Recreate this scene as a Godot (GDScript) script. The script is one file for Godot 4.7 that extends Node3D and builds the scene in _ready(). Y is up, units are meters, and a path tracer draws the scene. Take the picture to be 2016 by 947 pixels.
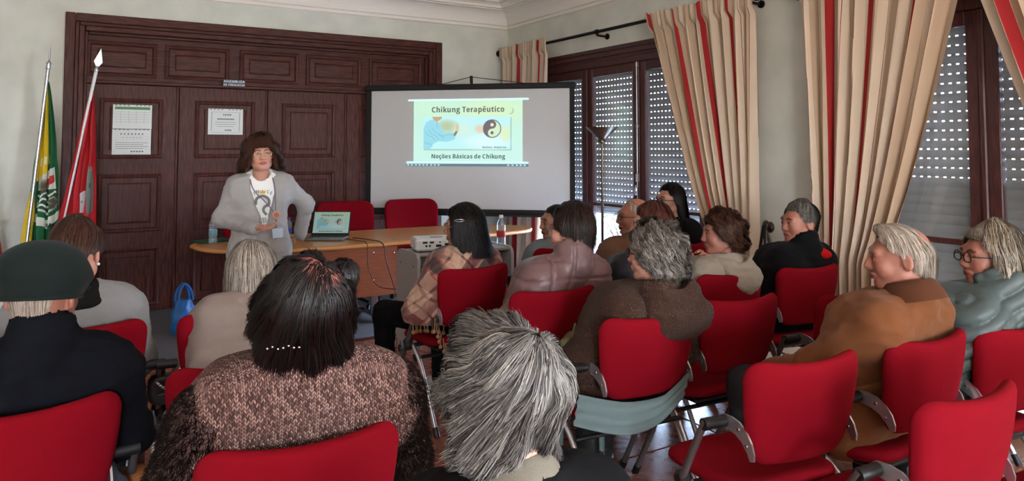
extends Node3D
# ---------------------------------------------------------------- mesh builder
class MB:
	var v := PackedVector3Array()
	var n := PackedVector3Array()
	var c := PackedColorArray()
	var uv := PackedVector2Array()
	var ix := PackedInt32Array()
	var col := Color.WHITE
	func vert(p: Vector3, nn: Vector3, u := Vector2.ZERO) -> int:
		v.append(p); n.append(nn); c.append(col); uv.append(u)
		return v.size() - 1
	func tri(a: int, b: int, d: int) -> void:
		var g := (v[d] - v[a]).cross(v[b] - v[a])
		if g.dot(n[a] + n[b] + n[d]) < 0.0:
			ix.append_array(PackedInt32Array([a, d, b]))
		else:
			ix.append_array(PackedInt32Array([a, b, d]))
	func flat(pts: Array, toward := Vector3.ZERO, uvs := []) -> void:  # a planar polygon fan; «toward» says which way it faces
		var g: Vector3 = (pts[2] - pts[0]).cross(pts[1] - pts[0]).normalized()
		if toward != Vector3.ZERO and g.dot(toward) < 0.0:
			g = -g
		var at := v.size()
		for i in pts.size():
			vert(pts[i], g, uvs[i] if uvs.size() else Vector2.ZERO)
		for i in range(1, pts.size() - 1):
			tri(at, at + i, at + i + 1)
	func smooth_from(first: int, first_ix: int) -> void:  # smooth normals of what was added since
		for i in range(first, n.size()):
			n[i] = Vector3.ZERO
		for i in range(first_ix, ix.size(), 3):
			var a := ix[i]; var b := ix[i + 1]; var d := ix[i + 2]
			var g := (v[d] - v[a]).cross(v[b] - v[a])
			n[a] += g; n[b] += g; n[d] += g
		for i in range(first, n.size()):
			n[i] = n[i].normalized() if n[i].length_squared() > 0.0 else Vector3.UP
	func box(center: Vector3, size: Vector3, b := 0.004, tf := Basis()) -> void:  # chamfered box
		var h := size * 0.5
		b = minf(b, minf(h.x, minf(h.y, h.z)) * 0.9)
		var m := h - Vector3(b, b, b)
		for ax in 3:
			for s in [-1.0, 1.0]:
				var nn := Vector3.ZERO; nn[ax] = s
				var p := []
				for q in [[-1, -1], [1, -1], [1, 1], [-1, 1]]:
					var t := Vector3.ZERO
					t[ax] = s * h[ax]; t[(ax + 1) % 3] = q[0] * m[(ax + 1) % 3]; t[(ax + 2) % 3] = q[1] * m[(ax + 2) % 3]
					p.append(center + tf * t)
				flat(p, tf * nn)
		if b <= 0.0:
			return
		for ax in 3:  # edges along ax
			var u := (ax + 1) % 3; var w := (ax + 2) % 3
			for su in [-1.0, 1.0]:
				for sw in [-1.0, 1.0]:
					var p := []
					for q in [[-1, 0], [1, 0], [1, 1], [-1, 1]]:
						var t := Vector3.ZERO
						t[ax] = q[0] * m[ax]
						t[u] = su * (h[u] if q[1] == 0 else m[u]); t[w] = sw * (m[w] if q[1] == 0 else h[w])
						p.append(center + tf * t)
					var nn := Vector3.ZERO; nn[u] = su; nn[w] = sw
					flat(p, tf * nn)
		for sx in [-1.0, 1.0]:
			for sy in [-1.0, 1.0]:
				for sz in [-1.0, 1.0]:
					flat([center + tf * Vector3(sx * h.x, sy * m.y, sz * m.z), center + tf * Vector3(sx * m.x, sy * h.y, sz * m.z), center + tf * Vector3(sx * m.x, sy * m.y, sz * h.z)], tf * Vector3(sx, sy, sz))
	func span(lo: Vector3, hi: Vector3, b := 0.004) -> void:
		box((lo + hi) * 0.5, (hi - lo).abs(), b)
	func tube(path: Array, rad, sides := 10, caps := true) -> void:
		var k := path.size()
		var up := Vector3.UP
		var t0: Vector3 = (path[1] - path[0]).normalized()
		if absf(t0.dot(up)) > 0.9:
			up = Vector3.RIGHT
		var side := t0.cross(up).normalized()
		var at := v.size()
		for i in k:
			var t: Vector3 = (path[mini(i + 1, k - 1)] - path[maxi(i - 1, 0)]).normalized()
			side = (side - t * side.dot(t)).normalized()
			var o := t.cross(side)
			var r: float = rad[i] if rad is Array else rad
			for j in sides:
				var a := TAU * j / sides
				var d := side * cos(a) + o * sin(a)
				vert(path[i] + d * r, d, Vector2(float(j) / sides, float(i) / k))
		for i in k - 1:
			for j in sides:
				var a := at + i * sides + j; var b := at + i * sides + (j + 1) % sides
				tri(a, b, a + sides); tri(b, b + sides, a + sides)
		if caps:
			for e in [0, k - 1]:
				var t: Vector3 = (path[1] - path[0]) if e == 0 else (path[k - 2] - path[k - 1])
				var p := []
				for j in sides:
					p.append(v[at + e * sides + j])
				flat(p, -t)
	func lathe(prof: Array, origin := Vector3.ZERO, segs := 24, tf := Basis(), smooth := false) -> void:  # prof: Vector2(radius, height)
		for i in prof.size() - 1:
			var a: Vector2 = prof[i]; var b: Vector2 = prof[i + 1]
			var d := (b - a).normalized()
			var nn := Vector2(d.y, -d.x)
			var na := nn; var nb := nn
			if i > 0:
				var e: Vector2 = (a - prof[i - 1]).normalized()
				if e.dot(d) > (0.3 if smooth else 0.8):
					na = (nn + Vector2(e.y, -e.x)).normalized()
			if i < prof.size() - 2:
				var e: Vector2 = (prof[i + 2] - b).normalized()
				if e.dot(d) > (0.3 if smooth else 0.8):
					nb = (nn + Vector2(e.y, -e.x)).normalized()
			var at := v.size()
			for j in segs + 1:
				var an := TAU * j / segs
				var w := Vector3(cos(an), 0, sin(an))
				vert(origin + tf * (w * a.x + Vector3.UP * a.y), tf * (w * na.x + Vector3.UP * na.y))
				vert(origin + tf * (w * b.x + Vector3.UP * b.y), tf * (w * nb.x + Vector3.UP * nb.y))
			for j in segs:
				var q := at + j * 2
				if a.x > 1e-6: tri(q, q + 2, q + 1)
				if b.x > 1e-6: tri(q + 1, q + 2, q + 3)
	func ball(center: Vector3, r: Vector3, seg := 14, tf := Basis()) -> void:
		var at := v.size()
		var rows := seg / 2 + 1
		for i in rows + 1:
			var a := PI * i / rows
			for j in seg + 1:
				var b := TAU * j / seg
				var d := Vector3(sin(a) * cos(b), cos(a), sin(a) * sin(b))
				vert(center + tf * (d * r), (tf * (d / r)).normalized())
		for i in rows:
			for j in seg:
				var q := at + i * (seg + 1) + j
				if i > 0: tri(q, q + 1, q + seg + 1)
				if i < rows - 1: tri(q + 1, q + seg + 2, q + seg + 1)
	func prism(poly: PackedVector2Array, t: float, tf := Transform3D()) -> void:  # polygon in local xy, thickness along z about 0
		var idx := Geometry2D.triangulate_polygon(poly)
		for s in [-0.5, 0.5]:
			var at := v.size()
			for p in poly:
				vert(tf * Vector3(p.x, p.y, s * t), tf.basis * Vector3(0, 0, signf(s)))
			for i in range(0, idx.size(), 3):
				tri(at + idx[i], at + idx[i + 1], at + idx[i + 2])
		var mid := Vector2.ZERO
		var turn := 1.0 if Geometry2D.is_polygon_clockwise(poly) else -1.0
		for i in poly.size():
			var a := poly[i]; var b := poly[(i + 1) % poly.size()]
			var d := (b - a).normalized()
			var nn := tf.basis * Vector3(-d.y, d.x, 0) * turn
			flat([tf * Vector3(a.x, a.y, -t / 2), tf * Vector3(b.x, b.y, -t / 2), tf * Vector3(b.x, b.y, t / 2), tf * Vector3(a.x, a.y, t / 2)], nn)
	func sheet(rows: Array, uvs: Array, wrap := false) -> void:  # rows of PackedVector3Array, smooth
		var w: int = rows[0].size()
		var at := v.size(); var ai := ix.size()
		for i in rows.size():
			for j in w:
				vert(rows[i][j], Vector3.UP, uvs[i][j] if uvs.size() else Vector2.ZERO)
		var lim := w if wrap else w - 1
		for i in rows.size() - 1:
			for j in lim:
				var a := at + i * w + j; var b := at + i * w + (j + 1) % w
				ix.append_array(PackedInt32Array([a, b, a + w, b, b + w, a + w]))
		smooth_from(at, ai)
	func pad(outline: PackedVector2Array, shape: Array, base: Callable, u: Vector3, w: Vector3, nn: Vector3) -> void:
		# cushion: rings of the outline scaled by shape[i].x, lifted by shape[i].y along nn; base(p) gives the surface offset along nn
		var rows := []
		for s in shape:
			var r := PackedVector3Array()
			for p in outline:
				var q: Vector2 = p * s.x
				var f: float = base.call(q)
				r.append(u * q.x + w * q.y + nn * (s.y + f))
			rows.append(r)
		sheet(rows, [], true)
	func mesh() -> ArrayMesh:
		var a := []
		a.resize(Mesh.ARRAY_MAX)
		a[Mesh.ARRAY_VERTEX] = v; a[Mesh.ARRAY_NORMAL] = n; a[Mesh.ARRAY_COLOR] = c; a[Mesh.ARRAY_TEX_UV] = uv; a[Mesh.ARRAY_INDEX] = ix
		var m := ArrayMesh.new()
		m.add_surface_from_arrays(Mesh.PRIMITIVE_TRIANGLES, a)
		return m

# ---------------------------------------------------------------- signed distance field, meshed by surface nets
class Field:
	var cell := 0.012
	var P := []
	var jitter: Callable
	func cap(a: Vector3, b: Vector3, ra: float, rb: float, k := 0.03) -> void:
		P.append([0, a, b, ra, rb, k])
	func ell(a: Vector3, r: Vector3, k := 0.02, tf := Basis()) -> void:
		P.append([1, a, r, tf, 0.0, k])
	func cut_cap(a: Vector3, b: Vector3, ra: float, rb: float, k := 0.008) -> void:
		P.append([2, a, b, ra, rb, k])
	func cut_ell(a: Vector3, r: Vector3, k := 0.008, tf := Basis()) -> void:
		P.append([3, a, r, tf, 0.0, k])
	func cut_plane(a: Vector3, nn: Vector3, k := 0.004) -> void:  # removes what lies on the side nn points to
		P.append([4, a, nn, 0.0, 0.0, k])
	func build(mb: MB, tf := Transform3D()) -> void:
		var lo := Vector3(1e9, 1e9, 1e9); var hi := -lo
		for p in P:
			if p[0] == 0:
				var r: float = maxf(p[3], p[4])
				lo = lo.min(p[1] - Vector3.ONE * r).min(p[2] - Vector3.ONE * r); hi = hi.max(p[1] + Vector3.ONE * r).max(p[2] + Vector3.ONE * r)
			elif p[0] == 1:
				var e: float = maxf(p[2].x, maxf(p[2].y, p[2].z))
				lo = lo.min(p[1] - Vector3.ONE * e); hi = hi.max(p[1] + Vector3.ONE * e)
		var swell := 0.0
		for p in P:
			if p[0] < 2: swell = maxf(swell, p[5] * 0.5)
		lo -= Vector3.ONE * (cell * 3.0 + swell); hi += Vector3.ONE * (cell * 3.0 + swell)
		var nx := int((hi.x - lo.x) / cell) + 1
		var ny := int((hi.y - lo.y) / cell) + 1
		var nz := int((hi.z - lo.z) / cell) + 1
		var g := PackedFloat32Array()
		g.resize(nx * ny * nz)
		g.fill(1.0)
		for p in P:
			var kind: int = p[0]
			var k: float = p[5]
			var a: Vector3 = p[1]
			var mg := k * 0.5 + cell * 3.0
			var l := lo; var h := hi
			var ba := Vector3.ZERO; var ra := 0.0; var dr := 0.0; var bb := 1.0
			var r := Vector3.ONE; var inv := Basis()
			if kind == 0 or kind == 2:
				var b: Vector3 = p[2]
				ba = b - a; bb = maxf(ba.length_squared(), 1e-9); ra = p[3]; dr = p[4] - ra
				var m := Vector3.ONE * (maxf(p[3], p[4]) + mg)
				l = a.min(b) - m; h = a.max(b) + m
			elif kind == 1 or kind == 3:
				r = p[2]; inv = (p[3] as Basis).inverse()
				var m := Vector3.ONE * (maxf(r.x, maxf(r.y, r.z)) + mg)
				if p[3] == Basis(): m = r + Vector3.ONE * mg
				l = a - m; h = a + m
			else:
				ba = p[2]
			var x0 := clampi(int((l.x - lo.x) / cell), 0, nx - 1); var x1 := clampi(int((h.x - lo.x) / cell) + 1, 0, nx - 1)
			var y0 := clampi(int((l.y - lo.y) / cell), 0, ny - 1); var y1 := clampi(int((h.y - lo.y) / cell) + 1, 0, ny - 1)
			var z0 := clampi(int((l.z - lo.z) / cell), 0, nz - 1); var z1 := clampi(int((h.z - lo.z) / cell) + 1, 0, nz - 1)
			var ri := Vector3.ONE / r
			var cutting := kind >= 2
			for iz in range(z0, z1 + 1):
				for iy in range(y0, y1 + 1):
					var q := Vector3(lo.x + x0 * cell, lo.y + iy * cell, lo.z + iz * cell) - a
					var i := (iz * ny + iy) * nx + x0
					for _x in range(x0, x1 + 1):
						var d: float
						if kind == 0 or kind == 2:
							var t := clampf(q.dot(ba) / bb, 0.0, 1.0)
							d = (q - ba * t).length() - ra - dr * t
						elif kind == 4:
							d = -q.dot(ba)
						else:
							var w := (inv * q) * ri
							var k0 := w.length()
							d = k0 * (k0 - 1.0) / maxf((w * ri).length(), 1e-6)
						var o := g[i]
						if cutting:
							d = -d
							var e := k - absf(o - d)
							g[i] = maxf(o, d) + (e * e * 0.25 / k if e > 0.0 else 0.0)
						else:
							var e := k - absf(o - d)
							g[i] = minf(o, d) - (e * e * 0.25 / k if e > 0.0 else 0.0)
						i += 1
						q.x += cell
		var at := mb.v.size(); var ai := mb.ix.size()
		var sy := nx; var sz := nx * ny
		var thr := cell * 2.6
		var id := PackedInt32Array()
		id.resize(g.size())
		id.fill(-1)
		var cells := PackedInt32Array()
		var last := g.size() - sz - sy - 2
		for i in last:
			if absf(g[i]) > thr:
				continue
			var e0 := g[i]; var e1 := g[i + 1]; var e2 := g[i + sy]; var e3 := g[i + sy + 1]
			var e4 := g[i + sz]; var e5 := g[i + sz + 1]; var e6 := g[i + sz + sy]; var e7 := g[i + sz + sy + 1]
			var neg := int(e0 < 0.0) + int(e1 < 0.0) + int(e2 < 0.0) + int(e3 < 0.0) + int(e4 < 0.0) + int(e5 < 0.0) + int(e6 < 0.0) + int(e7 < 0.0)
			if neg == 0 or neg == 8:
				continue
			var s := Vector3.ZERO; var m := 0
			if (e0 < 0.0) != (e1 < 0.0): s += Vector3(e0 / (e0 - e1), 0, 0); m += 1
			if (e2 < 0.0) != (e3 < 0.0): s += Vector3(e2 / (e2 - e3), 1, 0); m += 1
			if (e4 < 0.0) != (e5 < 0.0): s += Vector3(e4 / (e4 - e5), 0, 1); m += 1
			if (e6 < 0.0) != (e7 < 0.0): s += Vector3(e6 / (e6 - e7), 1, 1); m += 1
			if (e0 < 0.0) != (e2 < 0.0): s += Vector3(0, e0 / (e0 - e2), 0); m += 1
			if (e1 < 0.0) != (e3 < 0.0): s += Vector3(1, e1 / (e1 - e3), 0); m += 1
			if (e4 < 0.0) != (e6 < 0.0): s += Vector3(0, e4 / (e4 - e6), 1); m += 1
			if (e5 < 0.0) != (e7 < 0.0): s += Vector3(1, e5 / (e5 - e7), 1); m += 1
			if (e0 < 0.0) != (e4 < 0.0): s += Vector3(0, 0, e0 / (e0 - e4)); m += 1
			if (e1 < 0.0) != (e5 < 0.0): s += Vector3(1, 0, e1 / (e1 - e5)); m += 1
			if (e2 < 0.0) != (e6 < 0.0): s += Vector3(0, 1, e2 / (e2 - e6)); m += 1
			if (e3 < 0.0) != (e7 < 0.0): s += Vector3(1, 1, e3 / (e3 - e7)); m += 1
			var pz := i / sz; var py := (i - pz * sz) / nx; var px := i - pz * sz - py * nx
			var p := lo + (Vector3(px, py, pz) + s / m) * cell
			id[i] = mb.vert(tf * p, Vector3.UP)
			cells.append(i)
		for i in cells:
			var e0 := g[i] < 0.0
			if e0 != (g[i + 1] < 0.0): _quad(mb, id, i, sy, sz, e0)
			if e0 != (g[i + sy] < 0.0): _quad(mb, id, i, sz, 1, e0)
			if e0 != (g[i + sz] < 0.0): _quad(mb, id, i, 1, sy, e0)
		mb.smooth_from(at, ai)
		if jitter.is_valid():
			for i in range(at, mb.v.size()):
				mb.v[i] += mb.n[i] * float(jitter.call(mb.v[i], mb.n[i]))
			mb.smooth_from(at, ai)
	func _quad(mb: MB, id: PackedInt32Array, i: int, s1: int, s2: int, inside: bool) -> void:
		if i - s1 - s2 < 0:
			return
		var a := id[i]; var b := id[i - s1]; var c := id[i - s1 - s2]; var d := id[i - s2]
		if a < 0 or b < 0 or c < 0 or d < 0:
			return
		if inside:
			mb.ix.append_array(PackedInt32Array([a, c, b, a, d, c]))
		else:
			mb.ix.append_array(PackedInt32Array([a, b, c, a, c, d]))

# ---------------------------------------------------------------- scene helpers
var names := {}
var M := {}
var rng := RandomNumberGenerator.new()

func numbered(called: String) -> String:
	var k: int = names.get(called, 0)
	names[called] = k + 1
	return called if k == 0 else "%s_%03d" % [called, k]
func mat(key: String, col: Color, rough := 0.8, metal := 0.0) -> StandardMaterial3D:
	var m := StandardMaterial3D.new()
	m.albedo_color = col; m.roughness = rough; m.metallic = metal; m.resource_name = key
	M[key] = m
	return m
func noise(freq: float, oct := 4, sd := 1, kind := FastNoiseLite.TYPE_SIMPLEX_SMOOTH) -> FastNoiseLite:
	var f := FastNoiseLite.new()
	f.noise_type = kind; f.frequency = freq; f.fractal_octaves = oct; f.seed = sd
	return f
func noise_tex(freq: float, ramp: Array, oct := 4, sd := 1, size := 256) -> NoiseTexture2D:
	var t := NoiseTexture2D.new()
	t.width = size; t.height = size; t.seamless = true; t.noise = noise(freq, oct, sd)
	var g := Gradient.new()
	g.offsets = PackedFloat32Array([0.0, 1.0]); g.colors = PackedColorArray([ramp[0], ramp[1]])
	t.color_ramp = g
	return t
func tri_tex(m: StandardMaterial3D, albedo: Texture2D, scale: Vector3, world := false) -> void:
	m.albedo_texture = albedo
	m.uv1_triplanar = true; m.uv1_world_triplanar = world; m.uv1_scale = scale
func relief(m: StandardMaterial3D, t: Texture2D, cm: float) -> void:
	m.heightmap_enabled = true; m.heightmap_texture = t; m.heightmap_scale = cm
func obj(called: String, shape, m: Material, parent: Node = self) -> MeshInstance3D:
	var o := MeshInstance3D.new()
	o.mesh = shape.mesh() if shape is MB else shape
	o.material_override = m
	o.name = numbered(called) if parent == self else called
	parent.add_child(o, true)
	return o
func thing(called: String, label: String, category: String, at := Vector3.ZERO, turn := 0.0, group := "") -> Node3D:
	var o := Node3D.new()
	o.name = numbered(called)
	add_child(o)
	o.position = at; o.rotation.y = deg_to_rad(turn)
	tag(o, label, category, group)
	return o
func tag(o: Node, label: String, category: String, group := "") -> void:
	o.set_meta("label", label); o.set_meta("category", category)
	if group: o.set_meta("group", group)
func struct(called: String, shape, m: Material, parent: Node = self) -> MeshInstance3D:
	var o := obj(called, shape, m, parent)
	if parent == self:
		o.set_meta("kind", "structure")
	return o
func structure_node(called: String, at := Vector3.ZERO) -> Node3D:
	var o := Node3D.new()
	o.name = numbered(called); add_child(o); o.position = at
	o.set_meta("kind", "structure")
	return o
func spline(pts: Array, per := 6) -> Array:
	var out := []
	for i in pts.size() - 1:
		var p0: Vector3 = pts[maxi(i - 1, 0)]; var p1: Vector3 = pts[i]; var p2: Vector3 = pts[i + 1]; var p3: Vector3 = pts[mini(i + 2, pts.size() - 1)]
		for k in per:
			out.append(p1.cubic_interpolate(p2, p0, p3, float(k) / per))
	out.append(pts[-1])
	return out
func rounded(w: float, h: float, r: float, seg := 5) -> PackedVector2Array:  # rounded rectangle about the origin
	var o := PackedVector2Array()
	for q in [[1, 1, 0], [-1, 1, 1], [-1, -1, 2], [1, -1, 3]]:
		for k in seg + 1:
			var a: float = (q[2] + float(k) / seg) * PI / 2
			o.append(Vector2(q[0] * (w / 2 - r) + cos(a) * r, q[1] * (h / 2 - r) + sin(a) * r))
	return o
func words(text: String, size: float, m: Material, parent: Node, at: Vector3, turn: Basis, called := "lettering", bold := true, width := 0.0) -> MeshInstance3D:
	var t := TextMesh.new()
	var f := SystemFont.new()
	f.font_names = PackedStringArray(["Droid Sans"])
	if bold: f.font_weight = 700
	t.font = f; t.text = text; t.font_size = 32; t.pixel_size = size / 32.0; t.depth = 0.0012; t.curve_step = 2.0
	var o := MeshInstance3D.new()
	o.mesh = t; o.material_override = m; o.name = called
	parent.add_child(o, true)
	if width > 0.0:
		var w := t.get_aabb().size.x
		if w > 0.0: t.pixel_size *= width / w
	o.transform = Transform3D(turn, at)
	return o

func _ready() -> void:
	rng.seed = 77
	# ---- camera
	var cam := Camera3D.new()
	cam.name = "camera"
	add_child(cam)
	cam.position = Vector3(0, 1.5, 0)
	cam.rotation = Vector3(deg_to_rad(2.962), deg_to_rad(-31.08), 0)
	cam.projection = Camera3D.PROJECTION_FRUSTUM
	cam.near = 0.05; cam.far = 120.0
	cam.size = cam.near * 947.0 / 1430.0
	cam.frustum_offset = Vector2(0, -cam.near * (473.5 - 219.0) / 1430.0)
	cam.current = true
	# ---- sky, exposure
	var we := WorldEnvironment.new()
	we.name = "environment"
	var env := Environment.new()
	env.background_mode = Environment.BG_SKY
	var sm := ProceduralSkyMaterial.new()
	sm.sky_top_color = Color(0.62, 0.76, 0.95); sm.sky_horizon_color = Color(0.9, 0.94, 1.0)
	sm.ground_bottom_color = Color(0.5, 0.5, 0.48); sm.ground_horizon_color = Color(0.8, 0.82, 0.84)
	sm.sky_energy_multiplier = 5.0; sm.ground_energy_multiplier = 3.0
	var sky := Sky.new()
	sky.sky_material = sm
	env.sky = sky
	env.tonemap_mode = Environment.TONE_MAPPER_LINEAR
	env.tonemap_exposure = 1.72
	env.sdfgi_enabled = true; env.ssao_enabled = true; env.ssil_enabled = true
	we.environment = env
	add_child(we)
	# ---- daylight entering by the open window of the right wall behind the camera, and a little from the back wall
	day_light(Vector3(4.38, 1.35, 4.1), Vector3(-1, -0.06, -0.45), Vector2(2.1, 2.1), 6.0)
	day_light(Vector3(-1.3, 1.6, 5.55), Vector3(0.3, -0.08, -1), Vector2(1.9, 1.5), 4.6)
	materials()
	room()
	front_doors()
	window_wall()
	curtains()
	outdoors()
	stage_things()
	chairs_and_people()

func day_light(at: Vector3, dir: Vector3, size: Vector2, e: float) -> void:
	var l := AreaLight3D.new()
	l.name = numbered("daylight")
	l.light_color = Color(0.97, 1.0, 0.985)
	l.light_energy = e
	l.area_size = size; l.area_normalize_energy = false
	l.shadow_enabled = true
	l.set("area_range", 30.0)
	add_child(l)
	l.look_at_from_position(at, at + dir, Vector3.UP)

func materials() -> void:
	var w := mat("wall_paint", Color(0.86, 0.85, 0.795), 0.9)
	tri_tex(w, noise_tex(0.02, [Color(0.93, 0.93, 0.93), Color(1, 1, 1)], 3, 5), Vector3.ONE * 0.5, true)
	relief(w, noise_tex(0.06, [Color.BLACK, Color.WHITE], 3, 9), 0.05)
	mat("ceiling_paint", Color(0.93, 0.88, 0.84), 0.9)
	mat("cornice_paint", Color(0.93, 0.89, 0.85), 0.85)
	var wd := mat("dark_wood", Color(0.4, 0.245, 0.22), 0.42)
	tri_tex(wd, noise_tex(0.03, [Color(0.55, 0.5, 0.5), Color(1, 0.95, 0.92)], 5, 3), Vector3(7, 0.6, 7))
	wd.metallic_specular = 0.28
	var wh := mat("dark_wood_across", Color(0.4, 0.245, 0.22), 0.42)
	tri_tex(wh, noise_tex(0.03, [Color(0.55, 0.5, 0.5), Color(1, 0.95, 0.92)], 5, 3), Vector3(0.6, 7, 7))
	wh.metallic_specular = 0.28
	var ww := mat("window_wood", Color(0.36, 0.19, 0.17), 0.4)
	tri_tex(ww, noise_tex(0.03, [Color(0.6, 0.55, 0.55), Color(1, 1, 1)], 4, 8), Vector3(8, 0.7, 8))
	var fl := mat("floor_tile", Color(0.5, 0.27, 0.2), 0.36)
	tri_tex(fl, noise_tex(0.05, [Color(0.84, 0.83, 0.82), Color(1, 1, 1)], 5, 21), Vector3.ONE * 1.3, true)
	relief(fl, noise_tex(0.02, [Color.BLACK, Color.WHITE], 3, 31), 0.06)
	fl.roughness_texture = noise_tex(0.04, [Color(0.6, 0.6, 0.6), Color(1, 1, 1)], 3, 12)
	mat("grout", Color(0.62, 0.45, 0.35), 0.7)
	var cp := mat("grey_carpet", Color(0.42, 0.41, 0.42), 0.95)
	tri_tex(cp, noise_tex(0.35, [Color(0.75, 0.75, 0.75), Color(1, 1, 1)], 2, 15), Vector3.ONE * 2.0, true)
	mat("black_plastic", Color(0.045, 0.045, 0.05), 0.45)
	mat("dark_iron", Color(0.07, 0.07, 0.08), 0.4, 0.6)
	mat("chrome", Color(0.8, 0.8, 0.82), 0.16, 1.0)
	mat("polished_alloy", Color(0.78, 0.78, 0.8), 0.28, 0.9)
	mat("frame_grey", Color(0.42, 0.4, 0.39), 0.35, 0.7)
	mat("white_plastic", Color(0.85, 0.85, 0.84), 0.4)
	mat("paper", Color(0.88, 0.88, 0.86), 0.8)
	mat("ink", Color(0.16, 0.16, 0.18), 0.8)
	var rf := mat("red_fabric", Color(0.49, 0.03, 0.085), 0.92)
	tri_tex(rf, noise_tex(0.4, [Color(0.86, 0.86, 0.86), Color(1, 1, 1)], 2, 4), Vector3.ONE * 5.0)
	relief(rf, noise_tex(0.45, [Color.BLACK, Color.WHITE], 2, 6), 0.03)
	rf.metallic_specular = 0.2
	var gl := mat("window_glass", Color(0.95, 1, 1, 0.06), 0.02)
	gl.transparency = BaseMaterial3D.TRANSPARENCY_ALPHA
	gl.metallic_specular = 0.75
	var sl := mat("shutter_slat", Color(0.56, 0.55, 0.55), 0.6)
	sl.metallic = 0.0
	mat("pale_concrete", Color(0.75, 0.74, 0.72), 0.9)
	mat("leaf_green", Color(0.25, 0.42, 0.16), 0.6)
	var dw := mat("desk_wood", Color(0.6, 0.31, 0.17), 0.4)
	tri_tex(dw, noise_tex(0.03, [Color(0.82, 0.8, 0.76), Color(1, 1, 1)], 5, 44), Vector3(0.8, 8, 8))
	mat("cart_grey", Color(0.62, 0.6, 0.58), 0.55)

func rect_relief(mb: MB, lo: Vector2, hi: Vector2, z: float, loops: Array) -> void:  # nested rectangles facing +z: each loop is Vector2(inset, height)
	var last := []
	for q in loops:
		var a: Vector2 = lo + Vector2(q.x, q.x); var b: Vector2 = hi - Vector2(q.x, q.x)
		var r := [Vector3(a.x, a.y, z + q.y), Vector3(b.x, a.y, z + q.y), Vector3(b.x, b.y, z + q.y), Vector3(a.x, b.y, z + q.y)]
		if last.size():
			for i in 4:
				var j := (i + 1) % 4
				mb.flat([last[i], last[j], r[j], r[i]], Vector3(0, 0, 1) + (r[i] - last[i] + r[j] - last[j]) * 0.01)
		last = r
	mb.flat(last, Vector3(0, 0, 1))

const X0 := -2.6
const X1 := 4.42
const Z0 := -7.43
const Z1 := 5.6
const TOP := 3.27

func wall_with_holes(called: String, m: Material, along_x: bool, a0: float, a1: float, t0: float, t1: float, holes: Array) -> void:
	# holes: [from, to, bottom, top]; the wall is cut into boxes round them, as one mesh
	var mb := MB.new()
	var cut := [a0]
	for h in holes:
		cut.append(h[0]); cut.append(h[1])
	cut.append(a1)
	for i in range(0, cut.size(), 2):
		_wall_piece(mb, along_x, cut[i], cut[i + 1], 0.0, TOP, t0, t1)
	for h in holes:
		if h[2] > 0.0: _wall_piece(mb, along_x, h[0], h[1], 0.0, h[2], t0, t1)
		_wall_piece(mb, along_x, h[0], h[1], h[3], TOP, t0, t1)
	struct(called, mb, m)
func _wall_piece(mb: MB, along_x: bool, a: float, b: float, y0: float, y1: float, t0: float, t1: float) -> void:
	if along_x: mb.span(Vector3(a, y0, t0), Vector3(b, y1, t1), 0.0)
	else: mb.span(Vector3(t0, y0, a), Vector3(t1, y1, b), 0.0)

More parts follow.
